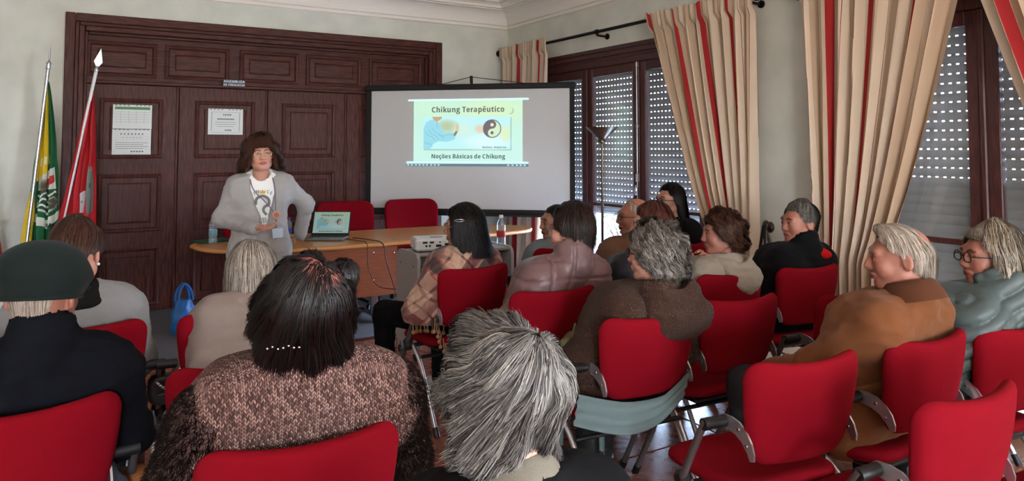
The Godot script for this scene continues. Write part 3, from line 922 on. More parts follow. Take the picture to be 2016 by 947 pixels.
func slide_image() -> ImageTexture:
	var W := 640; var H := 354
	var im := Image.create(W, H, false, Image.FORMAT_RGB8)
	for y in H:
		for x in W:
			im.set_pixel(x, y, Color(0.78, 0.96, 0.87).lerp(Color(0.80, 0.97, 0.93), float(y) / H))
	blob(im, Vector2(470, 60), Vector2(260, 110), Color(0.88, 0.97, 0.76), 0.7)
	blob(im, Vector2(120, 40), Vector2(170, 90), Color(0.84, 0.98, 0.82), 0.5)
	# soft shade of the picture, then the picture
	im.fill_rect(Rect2i(62, 100, 516, 190), Color(0.66, 0.82, 0.74))
	im.fill_rect(Rect2i(58, 94, 512, 188), Color(0.76, 0.97, 0.98))
	blob(im, Vector2(430, 240), Vector2(170, 60), Color(0.9, 1.0, 1.0), 0.8)
	blob(im, Vector2(200, 150), Vector2(75, 48), Color(0.72, 0.74, 0.52), 0.8)
	blob(im, Vector2(300, 170), Vector2(80, 55), Color(0.88, 0.95, 0.86), 0.6)
	blob(im, Vector2(393, 165), Vector2(34, 30), Color(0.98, 0.78, 0.62), 0.9)
	blob(im, Vector2(540, 190), Vector2(36, 60), Color(0.93, 0.95, 0.7), 0.8)
	# robed figure: sleeve, forearm, hand, neck
	poly_fill(im, [Vector2(60, 270), Vector2(60, 160), Vector2(75, 125), Vector2(110, 108), Vector2(140, 118), Vector2(165, 150), Vector2(182, 186), Vector2(240, 186), Vector2(250, 200), Vector2(246, 226), Vector2(200, 240), Vector2(150, 236), Vector2(120, 250), Vector2(100, 282), Vector2(60, 282)], Color(0.6, 0.87, 0.93))
	for q in [[70, 180, 130, 232], [90, 170, 150, 226], [110, 160, 180, 220], [150, 200, 236, 204], [64, 240, 110, 262], [140, 125, 142, 160]]:
		for k in 40:
			disc(im, Vector2(lerpf(q[0], q[2], k / 39.0), lerpf(q[1], q[3], k / 39.0) + 5 * sin(k * 0.16)), 1.6, Color(0.45, 0.73, 0.82))
	poly_fill(im, [Vector2(110, 94), Vector2(170, 94), Vector2(168, 106), Vector2(140, 122), Vector2(122, 112)], Color(0.8, 0.66, 0.5))
	poly_fill(im, [Vector2(236, 196), Vector2(252, 178), Vector2(250, 150), Vector2(262, 128), Vector2(272, 150), Vector2(268, 180), Vector2(252, 206)], Color(0.86, 0.79, 0.68))
	poly_fill(im, [Vector2(238, 200), Vector2(252, 176), Vector2(262, 182), Vector2(248, 208)], Color(0.55, 0.48, 0.36))
	# yin and yang
	var c := Vector2(464, 164); var r := 53.0
	disc(im, c, r, Color(0.42, 0.38, 0.42)); disc(im, c, r - 5, Color(0.84, 0.95, 0.80))
	disc(im, c, r - 5, Color(0.42, 0.38, 0.42), -1)
	disc(im, c - Vector2(0, 24), 24, Color(0.42, 0.38, 0.42)); disc(im, c + Vector2(0, 24), 24, Color(0.84, 0.95, 0.80))
	disc(im, c - Vector2(0, 22), 10, Color(0.93, 0.95, 0.74)); disc(im, c + Vector2(0, 24), 9, Color(0.42, 0.38, 0.42))
	# crescent at the right of the title
	disc(im, Vector2(570, 62), 20, Color(0.68, 0.80, 0.66)); disc(im, Vector2(562, 58), 20, Color(0.83, 0.97, 0.80))
	return ImageTexture.create_from_image(im)

func glow(key: String, col: Color, e: float, t: Texture2D = null) -> StandardMaterial3D:
	var m := mat(key, Color(0.25, 0.25, 0.25), 0.6)
	m.emission_enabled = true
	m.emission = col; m.emission_energy_multiplier = e
	if t:
		m.emission = Color.WHITE; m.emission_operator = BaseMaterial3D.EMISSION_OP_MULTIPLY; m.emission_texture = t
	return m

func face_quad(mb: MB, a: Vector2, b: Vector2, z: float, back := false) -> void:
	mb.flat([Vector3(a.x, a.y, z), Vector3(b.x, a.y, z), Vector3(b.x, b.y, z), Vector3(a.x, b.y, z)], Vector3(0, 0, 1), [Vector2(0, 1), Vector2(1, 1), Vector2(1, 0), Vector2(0, 0)])

func projection_screen() -> void:
	var t := thing("projection_screen", "black framed projection screen on a stand, lit with a slide", "projection screen", Vector3(3.465, 0, -6.64), -42.24)
	var mb := MB.new()
	var y := 1.499
	var scr := mat("screen_cloth", Color(0.78, 0.77, 0.76), 0.9)
	mb.box(Vector3(0, y, -0.008), Vector3(2.18, 1.29, 0.01), 0.0)
	obj("screen_cloth", mb, scr, t)
	var bl := mat("screen_black", Color(0.03, 0.03, 0.035), 0.7)
	mb = MB.new()
	mb.span(Vector3(-1.108, y - 0.655, -0.02), Vector3(-1.048, y + 0.66, 0.004), 0.003)
	obj("screen_border", mb, bl, t)
	mb = MB.new()
	mb.span(Vector3(1.058, y - 0.655, -0.02), Vector3(1.11, y + 0.66, 0.004), 0.003)
	obj("screen_border", mb, bl, t)
	mb = MB.new()
	mb.span(Vector3(-1.05, y - 0.66, -0.02), Vector3(1.06, y - 0.615, 0.0035), 0.003)
	obj("screen_border", mb, bl, t)
	mb = MB.new()
	mb.span(Vector3(-1.12, y + 0.61, -0.04), Vector3(1.12, y + 0.67, 0.02), 0.012)
	obj("screen_case", mb, bl, t)
	mb = MB.new()
	mb.span(Vector3(-1.12, y - 0.685, -0.02), Vector3(1.12, y - 0.648, 0.016), 0.012)
	obj("bottom_bar", mb, bl, t)
	mb = MB.new()
	mb.tube([Vector3(-0.3, y + 0.665, 0), Vector3(0.03, y + 0.745, -0.03), Vector3(0.62, y + 0.665, 0)], 0.004, 6)
	obj("hanging_cord", mb, M.black_plastic, t)
	mb = MB.new()
	mb.box(Vector3(0.03, y + 0.72, -0.045), Vector3(0.028, 0.075, 0.03), 0.004)
	mb.tube([Vector3(0.03, 0.45, -0.06), Vector3(0.03, y + 0.72, -0.06)], 0.013, 10)
	obj("mast", mb, M.black_plastic, t)
	for k in 3:
		var a := k * TAU / 3 + 0.5
		mb = MB.new()
		mb.tube([Vector3(0.03, 0.62, -0.06), Vector3(0.03 + cos(a) * 0.38, 0.03, -0.06 + sin(a) * 0.3)], 0.01, 8)
		obj("leg", mb, M.black_plastic, t)
	# the projected slide: what the screen gives back of the projector's light
	mb = MB.new()
	face_quad(mb, Vector2(-0.578, y - 0.13), Vector2(0.578, y + 0.5), 0.0)
	obj("slide", mb, glow("slide_light", Color.WHITE, 0.56, slide_image()), t)
	mb = MB.new()
	face_quad(mb, Vector2(-0.641, y + 0.498), Vector2(0.643, y + 0.518), 0.0005)
	face_quad(mb, Vector2(-0.655, y - 0.152), Vector2(0.638, y - 0.13), 0.0005)
	obj("slide_bar", mb, glow("slide_bar_light", Color(0.84, 0.98, 0.99), 0.6), t)
	mb = MB.new()
	face_quad(mb, Vector2(-0.655, y - 0.178), Vector2(0.638, y - 0.152), 0.0005)
	obj("task_bar", mb, glow("task_bar_light", Color(0.4, 0.58, 0.62), 0.36), t)
	var ic := glow("icon_light", Color(0.75, 0.95, 1.0), 0.55)
	for x in [-0.635, -0.595, -0.55, -0.51, -0.47, -0.43, -0.385, -0.345, -0.305, 0.43, 0.475, 0.52, 0.56, 0.6]:
		mb = MB.new()
		mb.box(Vector3(x, y - 0.165, 0.0015), Vector3(0.02, 0.014, 0.001), 0.0)
		obj("icon", mb, ic, t)
	var g := glow("slide_letters", Color(0.5, 0.5, 0.47), 0.3)
	var g2 := glow("slide_letters_dark", Color(0.36, 0.46, 0.42), 0.3)
	g.albedo_color = Color(0.1, 0.1, 0.1); g2.albedo_color = Color(0.1, 0.1, 0.1)
	var sl := AreaLight3D.new()   # what the lit slide throws back into the room
	sl.name = "slide_glow"
	sl.light_color = Color(0.8, 1.0, 0.92); sl.light_energy = 0.05
	sl.area_size = Vector2(1.15, 0.63); sl.area_normalize_energy = false; sl.shadow_enabled = true
	t.add_child(sl)
	sl.position = Vector3(0, y + 0.185, 0.03); sl.rotation.y = PI
	words("Chikung Terapêutico", 0.09, g, t, Vector3(0.003, y + 0.405, 0.001), Basis(), "lettering", true, 0.77)
	words("Noções Básicas de Chikung", 0.07, g2, t, Vector3(0.005, y - 0.077, 0.001), Basis(), "lettering", true, 0.78)
	words("Monitora - Rosário Vaz", 0.022, g2, t, Vector3(0.285, y + 0.017, 0.001), Basis(), "lettering", true, 0.25)

func soft(mb: MB, w: float, h: float, r: float, thick: float, base: Callable, origin: Vector3, u: Vector3, v: Vector3, n: Vector3, squeeze := 0.0) -> void:
	# upholstered pad: rounded outline w by h, bulging front and back; squeeze narrows it towards -v
	var o := rounded(w, h, r, 6)
	var fine := PackedVector2Array()
	for i in o.size():  # more points along the straight sides, so that the pad can bend
		var a := o[i]; var b := o[(i + 1) % o.size()]
		var k := maxi(1, int(a.distance_to(b) / 0.035))
		for q in k: fine.append(a.lerp(b, float(q) / k))
	for i in fine.size():
		var t := clampf(0.5 - fine[i].y / h, 0.0, 1.0)
		fine[i].x *= 1.0 - squeeze * t * t
	var e := thick / 2
	var shape := [Vector2(0.001, e), Vector2(0.3, e), Vector2(0.6, e * 0.99), Vector2(0.82, e * 0.95), Vector2(0.92, e * 0.85), Vector2(0.97, e * 0.62), Vector2(1.0, e * 0.2), Vector2(1.0, -e * 0.2), Vector2(0.97, -e * 0.62), Vector2(0.92, -e * 0.85), Vector2(0.82, -e * 0.95), Vector2(0.6, -e * 0.99), Vector2(0.3, -e), Vector2(0.001, -e)]
	var at := mb.v.size()
	mb.pad(fine, shape, base, u, v, n)
	for i in range(at, mb.v.size()): mb.v[i] += origin

func executive_chair(at: Vector3, turn: float, label: String) -> void:
	var t := thing("executive_chair", label, "chair", at, turn, "red chairs behind the desk")
	var mb := MB.new()
	soft(mb, 0.575, 0.62, 0.09, 0.075, func(p: Vector2) -> float: return -0.9 * p.x * p.x + 0.12 * (p.y + 0.3) * (p.y + 0.3), Vector3(0, 0.665, 0), Vector3.RIGHT, Vector3.UP, Vector3(0, 0, -1), 0.12)
	obj("backrest", mb, M.red_fabric, t)
	mb = MB.new()
	soft(mb, 0.52, 0.48, 0.1, 0.09, func(p: Vector2) -> float: return 0.0, Vector3(0, 0.47, 0.27), Vector3.RIGHT, Vector3.BACK, Vector3.UP)
	obj("seat", mb, M.red_fabric, t)
	for s in [-1, 1]:
		mb = MB.new()
		mb.tube(spline([Vector3(s * 0.25, 0.42, 0.2), Vector3(s * 0.3, 0.46, 0.2), Vector3(s * 0.31, 0.6, 0.22), Vector3(s * 0.31, 0.66, 0.16), Vector3(s * 0.3, 0.67, 0.04)], 5), 0.014, 8)
		mb.box(Vector3(s * 0.31, 0.68, 0.18), Vector3(0.05, 0.025, 0.22), 0.01)
		obj("armrest", mb, M.black_plastic, t)
	mb = MB.new()
	mb.lathe([Vector2(0, 0.12), Vector2(0.03, 0.12), Vector2(0.03, 0.3), Vector2(0.022, 0.3), Vector2(0.022, 0.42), Vector2(0.1, 0.425), Vector2(0, 0.43)], Vector3(0, 0, 0.25), 14)
	obj("column", mb, M.black_plastic, t)
	mb = MB.new()
	for k in 5:
		var a := TAU * k / 5
		mb.tube([Vector3(0, 0.13, 0.25), Vector3(cos(a) * 0.27, 0.085, 0.25 + sin(a) * 0.27)], [0.025, 0.014], 8)
	obj("star_base", mb, M.black_plastic, t)
	for k in 5:
		var a := TAU * k / 5
		mb = MB.new()
		mb.lathe([Vector2(0, -0.018), Vector2(0.028, -0.018), Vector2(0.033, 0), Vector2(0.028, 0.018), Vector2(0, 0.018)], Vector3(cos(a) * 0.27, 0.05, 0.25 + sin(a) * 0.27), 12, Basis(Vector3(-sin(a), 0, cos(a)), PI / 2))
		obj("castor", mb, M.black_plastic, t)

func desk() -> void:
	var t := thing("conference_desk", "long honey-wood desk with rounded ends in front of the projection screen", "desk", Vector3(2.3, 0, -6.15))
	var o := Vector3(2.3, 0, -6.15)
	var ring := [Vector3(0.826, 0, -6.3), Vector3(0.875, 0, -6.03), Vector3(1.03, 0, -5.82), Vector3(1.3, 0, -5.68), Vector3(1.65, 0, -5.635), Vector3(2.2, 0, -5.645), Vector3(2.9, 0, -5.715), Vector3(3.4, 0, -5.775), Vector3(3.7, 0, -5.86), Vector3(3.83, 0, -6.03), Vector3(3.78, 0, -6.2), Vector3(3.5, 0, -6.42), Vector3(3.05, 0, -6.53), Vector3(2.2, 0, -6.56), Vector3(1.25, 0, -6.58), Vector3(0.95, 0, -6.52), Vector3(0.826, 0, -6.3)]
	var sp := spline(ring, 5)
	var out := PackedVector2Array()
	for i in sp.size() - 1: out.append(Vector2(sp[i].x - o.x, -(sp[i].z - o.z)))
	var tf := Transform3D(Basis(Vector3(1, 0, 0), -PI / 2), Vector3(0, 0.725, 0))
	var mb := MB.new()
	mb.prism(out, 0.03, tf)
	var top := mat("desk_top_wood", Color(0.86, 0.62, 0.4), 0.3)
	tri_tex(top, noise_tex(0.03, [Color(0.85, 0.82, 0.78), Color(1, 1, 1)], 5, 44), Vector3(0.8, 8, 8))
	top.clearcoat_enabled = true; top.clearcoat = 0.15; top.clearcoat_roughness = 0.12
	obj("desktop", mb, top, t)
	mb = MB.new()
	var rim := []
	for p in out: rim.append(Vector3(p.x, 0.725, -p.y) )
	rim.append(rim[0])
	mb.tube(rim, 0.0175, 8, false)
	obj("edge_band", mb, mat("edge_wood", Color(0.8, 0.55, 0.32), 0.3), t)
	# curved modesty panel
	var path := spline([Vector3(1.42, 0, -5.75), Vector3(1.7, 0, -5.722), Vector3(2.0, 0, -5.715), Vector3(2.33, 0, -5.725)], 5)
	mb = MB.new()
	for s in [0.0, 0.02]:
		var rows := [PackedVector3Array(), PackedVector3Array()]
		for p in path:
			rows[0].append(p - o + Vector3(0, 0.3, -s)); rows[1].append(p - o + Vector3(0, 0.71, -s))
		mb.sheet(rows, [])
	mb.span(Vector3(2.318, 0.3, -5.748) - o, Vector3(2.334, 0.71, -5.724) - o, 0.002)
	for i in path.size() - 1:
		var a: Vector3 = path[i] - o + Vector3(0, 0.3, 0); var b: Vector3 = path[i + 1] - o + Vector3(0, 0.3, 0)
		mb.flat([a, b, b - Vector3(0, 0, 0.02), a - Vector3(0, 0, 0.02)], Vector3.DOWN)
	obj("modesty_panel", mb, M.desk_wood, t)
	for q in [Vector3(2.12, 0.655, -5.71), Vector3(2.12, 0.43, -5.71), Vector3(2.3, 0.64, -5.716), Vector3(1.45, 0.65, -5.735)]:
		mb = MB.new()
		mb.ball(q - o, Vector3(0.009, 0.009, 0.006), 10)
		obj("stud", mb, M.chrome, t)
	mb = MB.new()
	mb.span(Vector3(0.95, 0.02, -6.2) - o, Vector3(1.4, 0.708, -6.17) - o, 0.004)
	obj("end_panel", mb, M.dark_wood, t)
	for x in [1.5, 2.28, 3.4]:
		mb = MB.new()
		mb.span(Vector3(x - 0.03, 0.03, -6.14) - o, Vector3(x + 0.03, 0.71, -6.09) - o, 0.012)
		mb.tube(spline([Vector3(x, 0.03, -5.98) - o, Vector3(x, 0.055, -6.1) - o, Vector3(x, 0.055, -6.3) - o, Vector3(x, 0.03, -6.5) - o], 5), 0.024, 10)
		obj("leg", mb, M.chrome, t)

func bottle(at: Vector3, label: String, cap_m: Material, band: Material, s := 1.0) -> void:
	var t := thing("water_bottle", label, "bottle", at, 0, "water bottles")
	var pet: StandardMaterial3D = M.get("bottle_plastic")
	if pet == null:
		pet = mat("bottle_plastic", Color(0.8, 0.92, 0.97, 0.12), 0.05)
		pet.transparency = BaseMaterial3D.TRANSPARENCY_ALPHA
		var wt := mat("bottle_water", Color(0.75, 0.88, 0.92, 0.25), 0.05)
		wt.refraction_enabled = true; wt.refraction_scale = 0.033
	var mb := MB.new()
	mb.lathe([Vector2(0, 0.002), Vector2(0.026, 0.0), Vector2(0.031, 0.008), Vector2(0.031, 0.04), Vector2(0.028, 0.05), Vector2(0.031, 0.06), Vector2(0.031, 0.085), Vector2(0.028, 0.095), Vector2(0.031, 0.105), Vector2(0.031, 0.14), Vector2(0.027, 0.165), Vector2(0.014, 0.19), Vector2(0.0135, 0.2)], Vector3.ZERO, 20, Basis().scaled(Vector3(s, s, s)), true)
	obj("body", mb, pet, t)
	mb = MB.new()
	mb.lathe([Vector2(0.015, 0.198), Vector2(0.016, 0.2), Vector2(0.016, 0.216), Vector2(0.014, 0.219), Vector2(0, 0.219)], Vector3.ZERO, 18, Basis().scaled(Vector3(s, s, s)))
	obj("cap", mb, cap_m, t)
	mb = MB.new()
	mb.lathe([Vector2(0.0316, 0.062), Vector2(0.0318, 0.064), Vector2(0.0318, 0.105), Vector2(0.0316, 0.107)], Vector3.ZERO, 20, Basis().scaled(Vector3(s, s, s)))
	obj("label_band", mb, band, t)

func flag_cloth(top: Vector3, pole_dir: Vector3, out_dir: Vector3, h: float, w: float, seedv: int, share := 0.12) -> MB:
	# cloth gathered at the pole head and falling in folds that open downwards
	var mb := MB.new()
	var rows := []; var uvs := []
	var nz := noise(1.0, 2, seedv)
	for j in 41:
		var t := j / 40.0
		var r := PackedVector3Array(); var u := PackedVector2Array()
		for i in 49:
			var s := i / 48.0
			var wide := w * (0.06 + 0.94 * pow(t, 0.85))
			var p := top - pole_dir * h * t * lerpf(1.0, 0.97, s)
			var ph := s * TAU * 3.0 + nz.get_noise_2d(s * 3, t * 2) * 2.0
			p += out_dir * (wide * (s - share))
			p += Vector3(0, 0, 1) * (0.012 + 0.05 * t) * sin(ph) + out_dir * 0.02 * t * cos(ph * 2.0)
			r.append(p); u.append(Vector2(s, t * 1.22))
		rows.append(r); uvs.append(u)
	mb.sheet(rows, uvs)
	return mb

func flags() -> void:
	# municipal flag: yellow and green with an emblem and a lettered ribbon
	var im := Image.create(256, 512, false, Image.FORMAT_RGB8)
	im.fill(Color(0.06, 0.36, 0.2))
	poly_fill(im, [Vector2(40, 0), Vector2(150, 0), Vector2(170, 250), Vector2(60, 300), Vector2(40, 300)], Color(0.83, 0.70, 0.1))
	poly_fill(im, [Vector2(0, 330), Vector2(50, 330), Vector2(50, 512), Vector2(0, 512)], Color(0.75, 0.62, 0.12))
	poly_fill(im, [Vector2(70, 240), Vector2(160, 225), Vector2(168, 250), Vector2(150, 285), Vector2(80, 300)], Color(0.86, 0.74, 0.2))
	for k in 4: im.fill_rect(Rect2i(78 + k * 22, 232 - k * 2, 14, 24), Color(0.9, 0.86, 0.7))
	poly_fill(im, [Vector2(80, 290), Vector2(215, 262), Vector2(232, 330), Vector2(225, 380), Vector2(160, 410), Vector2(70, 380), Vector2(62, 320)], Color(0.82, 0.82, 0.76))
	poly_fill(im, [Vector2(75, 330), Vector2(225, 330), Vector2(222, 375), Vector2(160, 402), Vector2(76, 375)], Color(0.1, 0.3, 0.2))
	for k in 3:
		for q in 60: disc(im, Vector2(80 + q * 2.3, 345 + k * 17 + 7 * sin(q * 0.2 + k)), 3.2, Color(0.86, 0.86, 0.82))
	blob(im, Vector2(120, 318), Vector2(42, 24), Color(0.3, 0.26, 0.2), 1.0); blob(im, Vector2(200, 372), Vector2(34, 24), Color(0.36, 0.32, 0.26), 1.0)
	poly_fill(im, [Vector2(150, 300), Vector2(205, 285), Vector2(210, 305), Vector2(160, 325)], Color(0.72, 0.18, 0.14))
	poly_fill(im, [Vector2(60, 395), Vector2(150, 424), Vector2(235, 395), Vector2(238, 418), Vector2(150, 450), Vector2(58, 420)], Color(0.86, 0.86, 0.8))
	var fm := mat("municipal_flag_cloth", Color(1, 1, 1), 0.75)
	fm.albedo_texture = ImageTexture.create_from_image(im)
	fm.backlight_enabled = true; fm.backlight = Color(0.2, 0.2, 0.2)
	var t := thing("flag", "yellow and green flag with an emblem on a silver pole beside the door", "flag", Vector3(-0.36, 0, -7.08), 0, "flags by the door")
	var dir := Vector3(0.075, 1.0, 0).normalized()
	flag_pole(t, dir, 2.16, false)
	var clm := flag_cloth(dir * 2.06 + Vector3(0, 0, -0.035), dir, Vector3(1, 0, 0), 1.72, 0.33, 4)
	obj("cloth", clm, fm, t)
	for k in 7:
		var s := 0.3 + k * 0.085
		words("MONTIJO"[k], 0.045, M.ink, t, dir * 2.06 + Vector3(0.285 * 0.87 * (s - 0.12) + 0.0, -1.17 - 0.02 * sin(PI * (s - 0.2) / 0.7), 0.022), Basis(), "letter", true)
	# red flag with a grey crest
	im = Image.create(256, 512, false, Image.FORMAT_RGB8)
	im.fill(Color(0.66, 0.05, 0.09))
	poly_fill(im, [Vector2(188, 250), Vector2(232, 240), Vector2(240, 300), Vector2(240, 380), Vector2(206, 386), Vector2(190, 330)], Color(0.42, 0.44, 0.4))
	for k in 4: im.fill_rect(Rect2i(192 + k * 12, 238, 7, 14), Color(0.5, 0.52, 0.48))
	for k in 3: im.fill_rect(Rect2i(200 + k * 13, 290 + k * 20, 6, 14), Color(0.2, 0.22, 0.2))
	poly_fill(im, [Vector2(128, 330), Vector2(160, 312), Vector2(180, 312), Vector2(174, 378), Vector2(140, 380)], Color(0.82, 0.8, 0.8))
	for k in 3: disc(im, Vector2(140 + k * 14, 345), 4, Color(0.6, 0.58, 0.6))
	var rm := mat("red_flag_cloth", Color(1, 1, 1), 0.75)
	rm.albedo_texture = ImageTexture.create_from_image(im)
	rm.backlight_enabled = true; rm.backlight = Color(0.2, 0.2, 0.2)
	t = thing("flag", "red flag with a grey crest on a white pole with a spear tip", "flag", Vector3(-0.21, 0, -6.95), 0, "flags by the door")
	dir = Vector3(0.165, 1.0, 0.0).normalized()
	flag_pole(t, dir, 2.17, true)
	obj("cloth", flag_cloth(dir * 2.02 + Vector3(0, 0, -0.005), Vector3(0.1, 1, 0).normalized(), Vector3(1, 0, 0), 1.72, 0.37, 9, 0.42), rm, t)
	# national colours at the left edge of the picture
	im = Image.create(256, 256, false, Image.FORMAT_RGB8)
	im.fill(Color(0.68, 0.06, 0.08))
	im.fill_rect(Rect2i(0, 0, 110, 256), Color(0.05, 0.33, 0.14))
	blob(im, Vector2(190, 90), Vector2(60, 60), Color(0.85, 0.7, 0.1), 1.0)
	disc(im, Vector2(238, 92), 18, Color(0.85, 0.7, 0.1)); disc(im, Vector2(238, 92), 10, Color(0.68, 0.06, 0.08))
	for k in 6: disc(im, Vector2(236 + 8 * (k % 2), 40 + k * 20), 7, Color(0.82, 0.68, 0.12))
	var pm := mat("national_flag_cloth", Color(1, 1, 1), 0.75)
	pm.albedo_texture = ImageTexture.create_from_image(im)
	t = thing("flag", "red, green and yellow flag at the far left edge of the picture", "flag", Vector3(-0.74, 0, -7.12), 0, "flags by the door")
	dir = Vector3(0.03, 1.0, 0.0).normalized()
	flag_pole(t, dir, 2.16, true)
	obj("cloth", flag_cloth(dir * 2.06 + Vector3(0, 0, 0.03), dir, Vector3(1, 0, 0), 1.7, 0.32, 14), pm, t)

func flag_pole(t: Node3D, dir: Vector3, h: float, spear: bool) -> void:
	var mb := MB.new()
	mb.tube([dir * 0.05, dir * h], 0.0135, 12)
	obj("pole", mb, M.polished_alloy if not spear else M.white_plastic, t)
	var tf := Basis(Quaternion(Vector3.UP, dir))
	mb = MB.new()
	if spear:
		mb.lathe([Vector2(0.014, 0), Vector2(0.018, 0.01), Vector2(0.012, 0.03), Vector2(0.009, 0.05)], dir * h, 12, tf, true)
		mb.prism(PackedVector2Array([Vector2(-0.01, 0.045), Vector2(-0.032, 0.085), Vector2(0, 0.2), Vector2(0.032, 0.085), Vector2(0.01, 0.045)]), 0.012, Transform3D(tf, dir * h))
	else:
		mb.lathe([Vector2(0.014, 0), Vector2(0.02, 0.015), Vector2(0.014, 0.035), Vector2(0.022, 0.05), Vector2(0.01, 0.065), Vector2(0.006, 0.075), Vector2(0.009, 0.11), Vector2(0.001, 0.19)], dir * h, 12, tf, true)
	obj("finial", mb, M.polished_alloy, t)
	mb = MB.new()
	mb.lathe([Vector2(0, 0), Vector2(0.16, 0), Vector2(0.16, 0.018), Vector2(0.05, 0.03), Vector2(0.025, 0.1), Vector2(0.0, 0.1)], Vector3.ZERO, 22)
	obj("base", mb, M.dark_iron, t)

func stage_things() -> void:
	projection_screen()
	desk()
	executive_chair(Vector3(1.43, 0.016, -6.86), 0, "red high-backed chair behind the desk, mostly hidden by the presenter")
	executive_chair(Vector3(2.26, 0.016, -6.9), 0, "red high-backed chair behind the laptop on the desk")
	executive_chair(Vector3(2.93, 0.016, -6.86), 0, "red high-backed chair in front of the projection screen")
	flags()
	var mb: MB
	# laptop
	var t := thing("laptop", "open silver laptop showing the slide, on the desk", "laptop", Vector3(1.9, 0.742, -6.17), -31)
	mb = MB.new()
	mb.box(Vector3(0, 0.008, 0.115), Vector3(0.325, 0.014, 0.23), 0.004)
	obj("base", mb, mat("laptop_silver", Color(0.55, 0.55, 0.57), 0.35, 0.7), t)
	for r in 5:
		for k in 12:
			if r == 4 and k > 3 and k < 8: continue
			mb = MB.new()
			mb.box(Vector3(-0.138 + k * 0.0251, 0.0155, 0.035 + r * 0.021), Vector3(0.021, 0.003, 0.017), 0.001)
			obj("key", mb, M.black_plastic, t)
	mb = MB.new()
	mb.box(Vector3(0, 0.0155, 0.175), Vector3(0.1, 0.0016, 0.06), 0.0005)
	obj("touchpad", mb, M.frame_grey, t)
	var lid := Node3D.new()
	lid.name = "screen_lid"
	t.add_child(lid, true)
	lid.position = Vector3(0, 0.012, 0.0); lid.rotation.x = -deg_to_rad(24)
	mb = MB.new()
	mb.box(Vector3(0, 0.112, 0), Vector3(0.325, 0.224, 0.007), 0.003)
	obj("lid_shell", mb, M.black_plastic, lid)
	mb = MB.new()
	face_quad(mb, Vector2(-0.153, 0.026), Vector2(0.153, 0.214), 0.0042)
	obj("display", mb, glow("laptop_display", Color.WHITE, 0.2, M.slide_light.emission_texture), lid)
	words("Chikung Terapêutico", 0.02, M.ink, lid, Vector3(0, 0.186, 0.0046), Basis(), "lettering", true, 0.19)
	words("Noções Básicas de Chikung", 0.016, M.ink, lid, Vector3(0, 0.042, 0.0046), Basis(), "lettering", true, 0.2)
	# cables from the laptop to the trolley
	for q in [["video_cable", "thin brown cable hanging in a low curve from the laptop to the trolley", [Vector3(2.05, 0.745, -6.02), Vector3(2.12, 0.748, -5.8), Vector3(2.16, 0.735, -5.61), Vector3(2.18, 0.6, -5.58), Vector3(2.2, 0.4, -5.45), Vector3(2.16, 0.22, -5.22), Vector3(2.08, 0.05, -5.03), Vector3(2.06, 0.006, -4.9), Vector3(2.1, 0.006, -4.7)], 0.004], ["power_cable", "thin brown cable drooping across the front of the desk panel", [Vector3(1.98, 0.745, -5.98), Vector3(2.02, 0.748, -5.78), Vector3(2.03, 0.735, -5.61), Vector3(2.04, 0.55, -5.6), Vector3(2.12, 0.4, -5.58), Vector3(2.25, 0.36, -5.4), Vector3(2.1, 0.1, -5.14), Vector3(2.06, 0.006, -5.05), Vector3(2.0, 0.006, -4.85)], 0.0035]]:
		mb = MB.new()
		mb.tube(spline(q[2], 6), q[3], 6)
		tag(obj(q[0], mb, mat(q[0] + "_rubber", Color(0.2, 0.12, 0.09), 0.6)), q[1], "cable")
	# bottles, folder, papers, name card
	var blue := mat("cap_blue", Color(0.1, 0.3, 0.6), 0.5); var redl := mat("label_red", Color(0.72, 0.16, 0.12), 0.6); var pale := mat("label_pale", Color(0.45, 0.62, 0.66), 0.6)
	bottle(Vector3(0.972, 0.742, -6.24), "blue-capped water bottle on the left end of the desk", blue, pale, 1.06)
	bottle(Vector3(2.82, 0.7615, -4.84), "clear water bottle with a red label on the projector trolley", M.white_plastic, redl, 1.06)
	bottle(Vector3(1.585, 0.742, -6.3), "blue-capped bottle behind the presenter's hip, mostly hidden", blue, blue, 0.8)
	t = thing("document_folder", "flat green folder lying on the left end of the desk", "folder", Vector3(0.99, 0.742, -6.42), 12)
	mb = MB.new()
	mb.box(Vector3(0, 0.005, 0), Vector3(0.28, 0.006, 0.22), 0.001); mb.box(Vector3(0.003, 0.009, 0), Vector3(0.28, 0.002, 0.22), 0.001, Basis(Vector3(0, 0, 1), 0.03))
	obj("cover", mb, mat("folder_green", Color(0.1, 0.3, 0.22), 0.5), t)
	t = thing("paper_stack", "loose cream papers on the desk beside the blue-capped bottle", "papers", Vector3(1.24, 0.742, -6.3), -14)
	for k in 5:
		mb = MB.new()
		mb.box(Vector3(0.004 * k, 0.0015 + 0.004 * k, 0), Vector3(0.21, 0.0025, 0.29), 0.0005, Basis(Vector3.UP, 0.1 * k))
		obj("sheet", mb, mat("cream_paper", Color(0.85, 0.72, 0.52), 0.8) if k == 4 else M.paper, t)
	t = thing("name_card", "small white folded card on the desk below the screen", "card", Vector3(3.2, 0.742, -6.0), 8)
	mb = MB.new()
	mb.box(Vector3(0, 0.035, 0.016), Vector3(0.13, 0.075, 0.002), 0.0, Basis(Vector3(1, 0, 0), -0.42)); mb.box(Vector3(0, 0.035, -0.016), Vector3(0.13, 0.075, 0.002), 0.0, Basis(Vector3(1, 0, 0), 0.42))
	obj("card", mb, M.paper, t)
	trolley()
	# floor lamp
	t = thing("floor_lamp", "tall uplighter floor lamp with a dark metal bowl before the window", "floor lamp", Vector3(3.734, 0, -4.756))
	var br := mat("lamp_metal", Color(0.36, 0.31, 0.27), 0.3, 0.95)
	mb = MB.new()
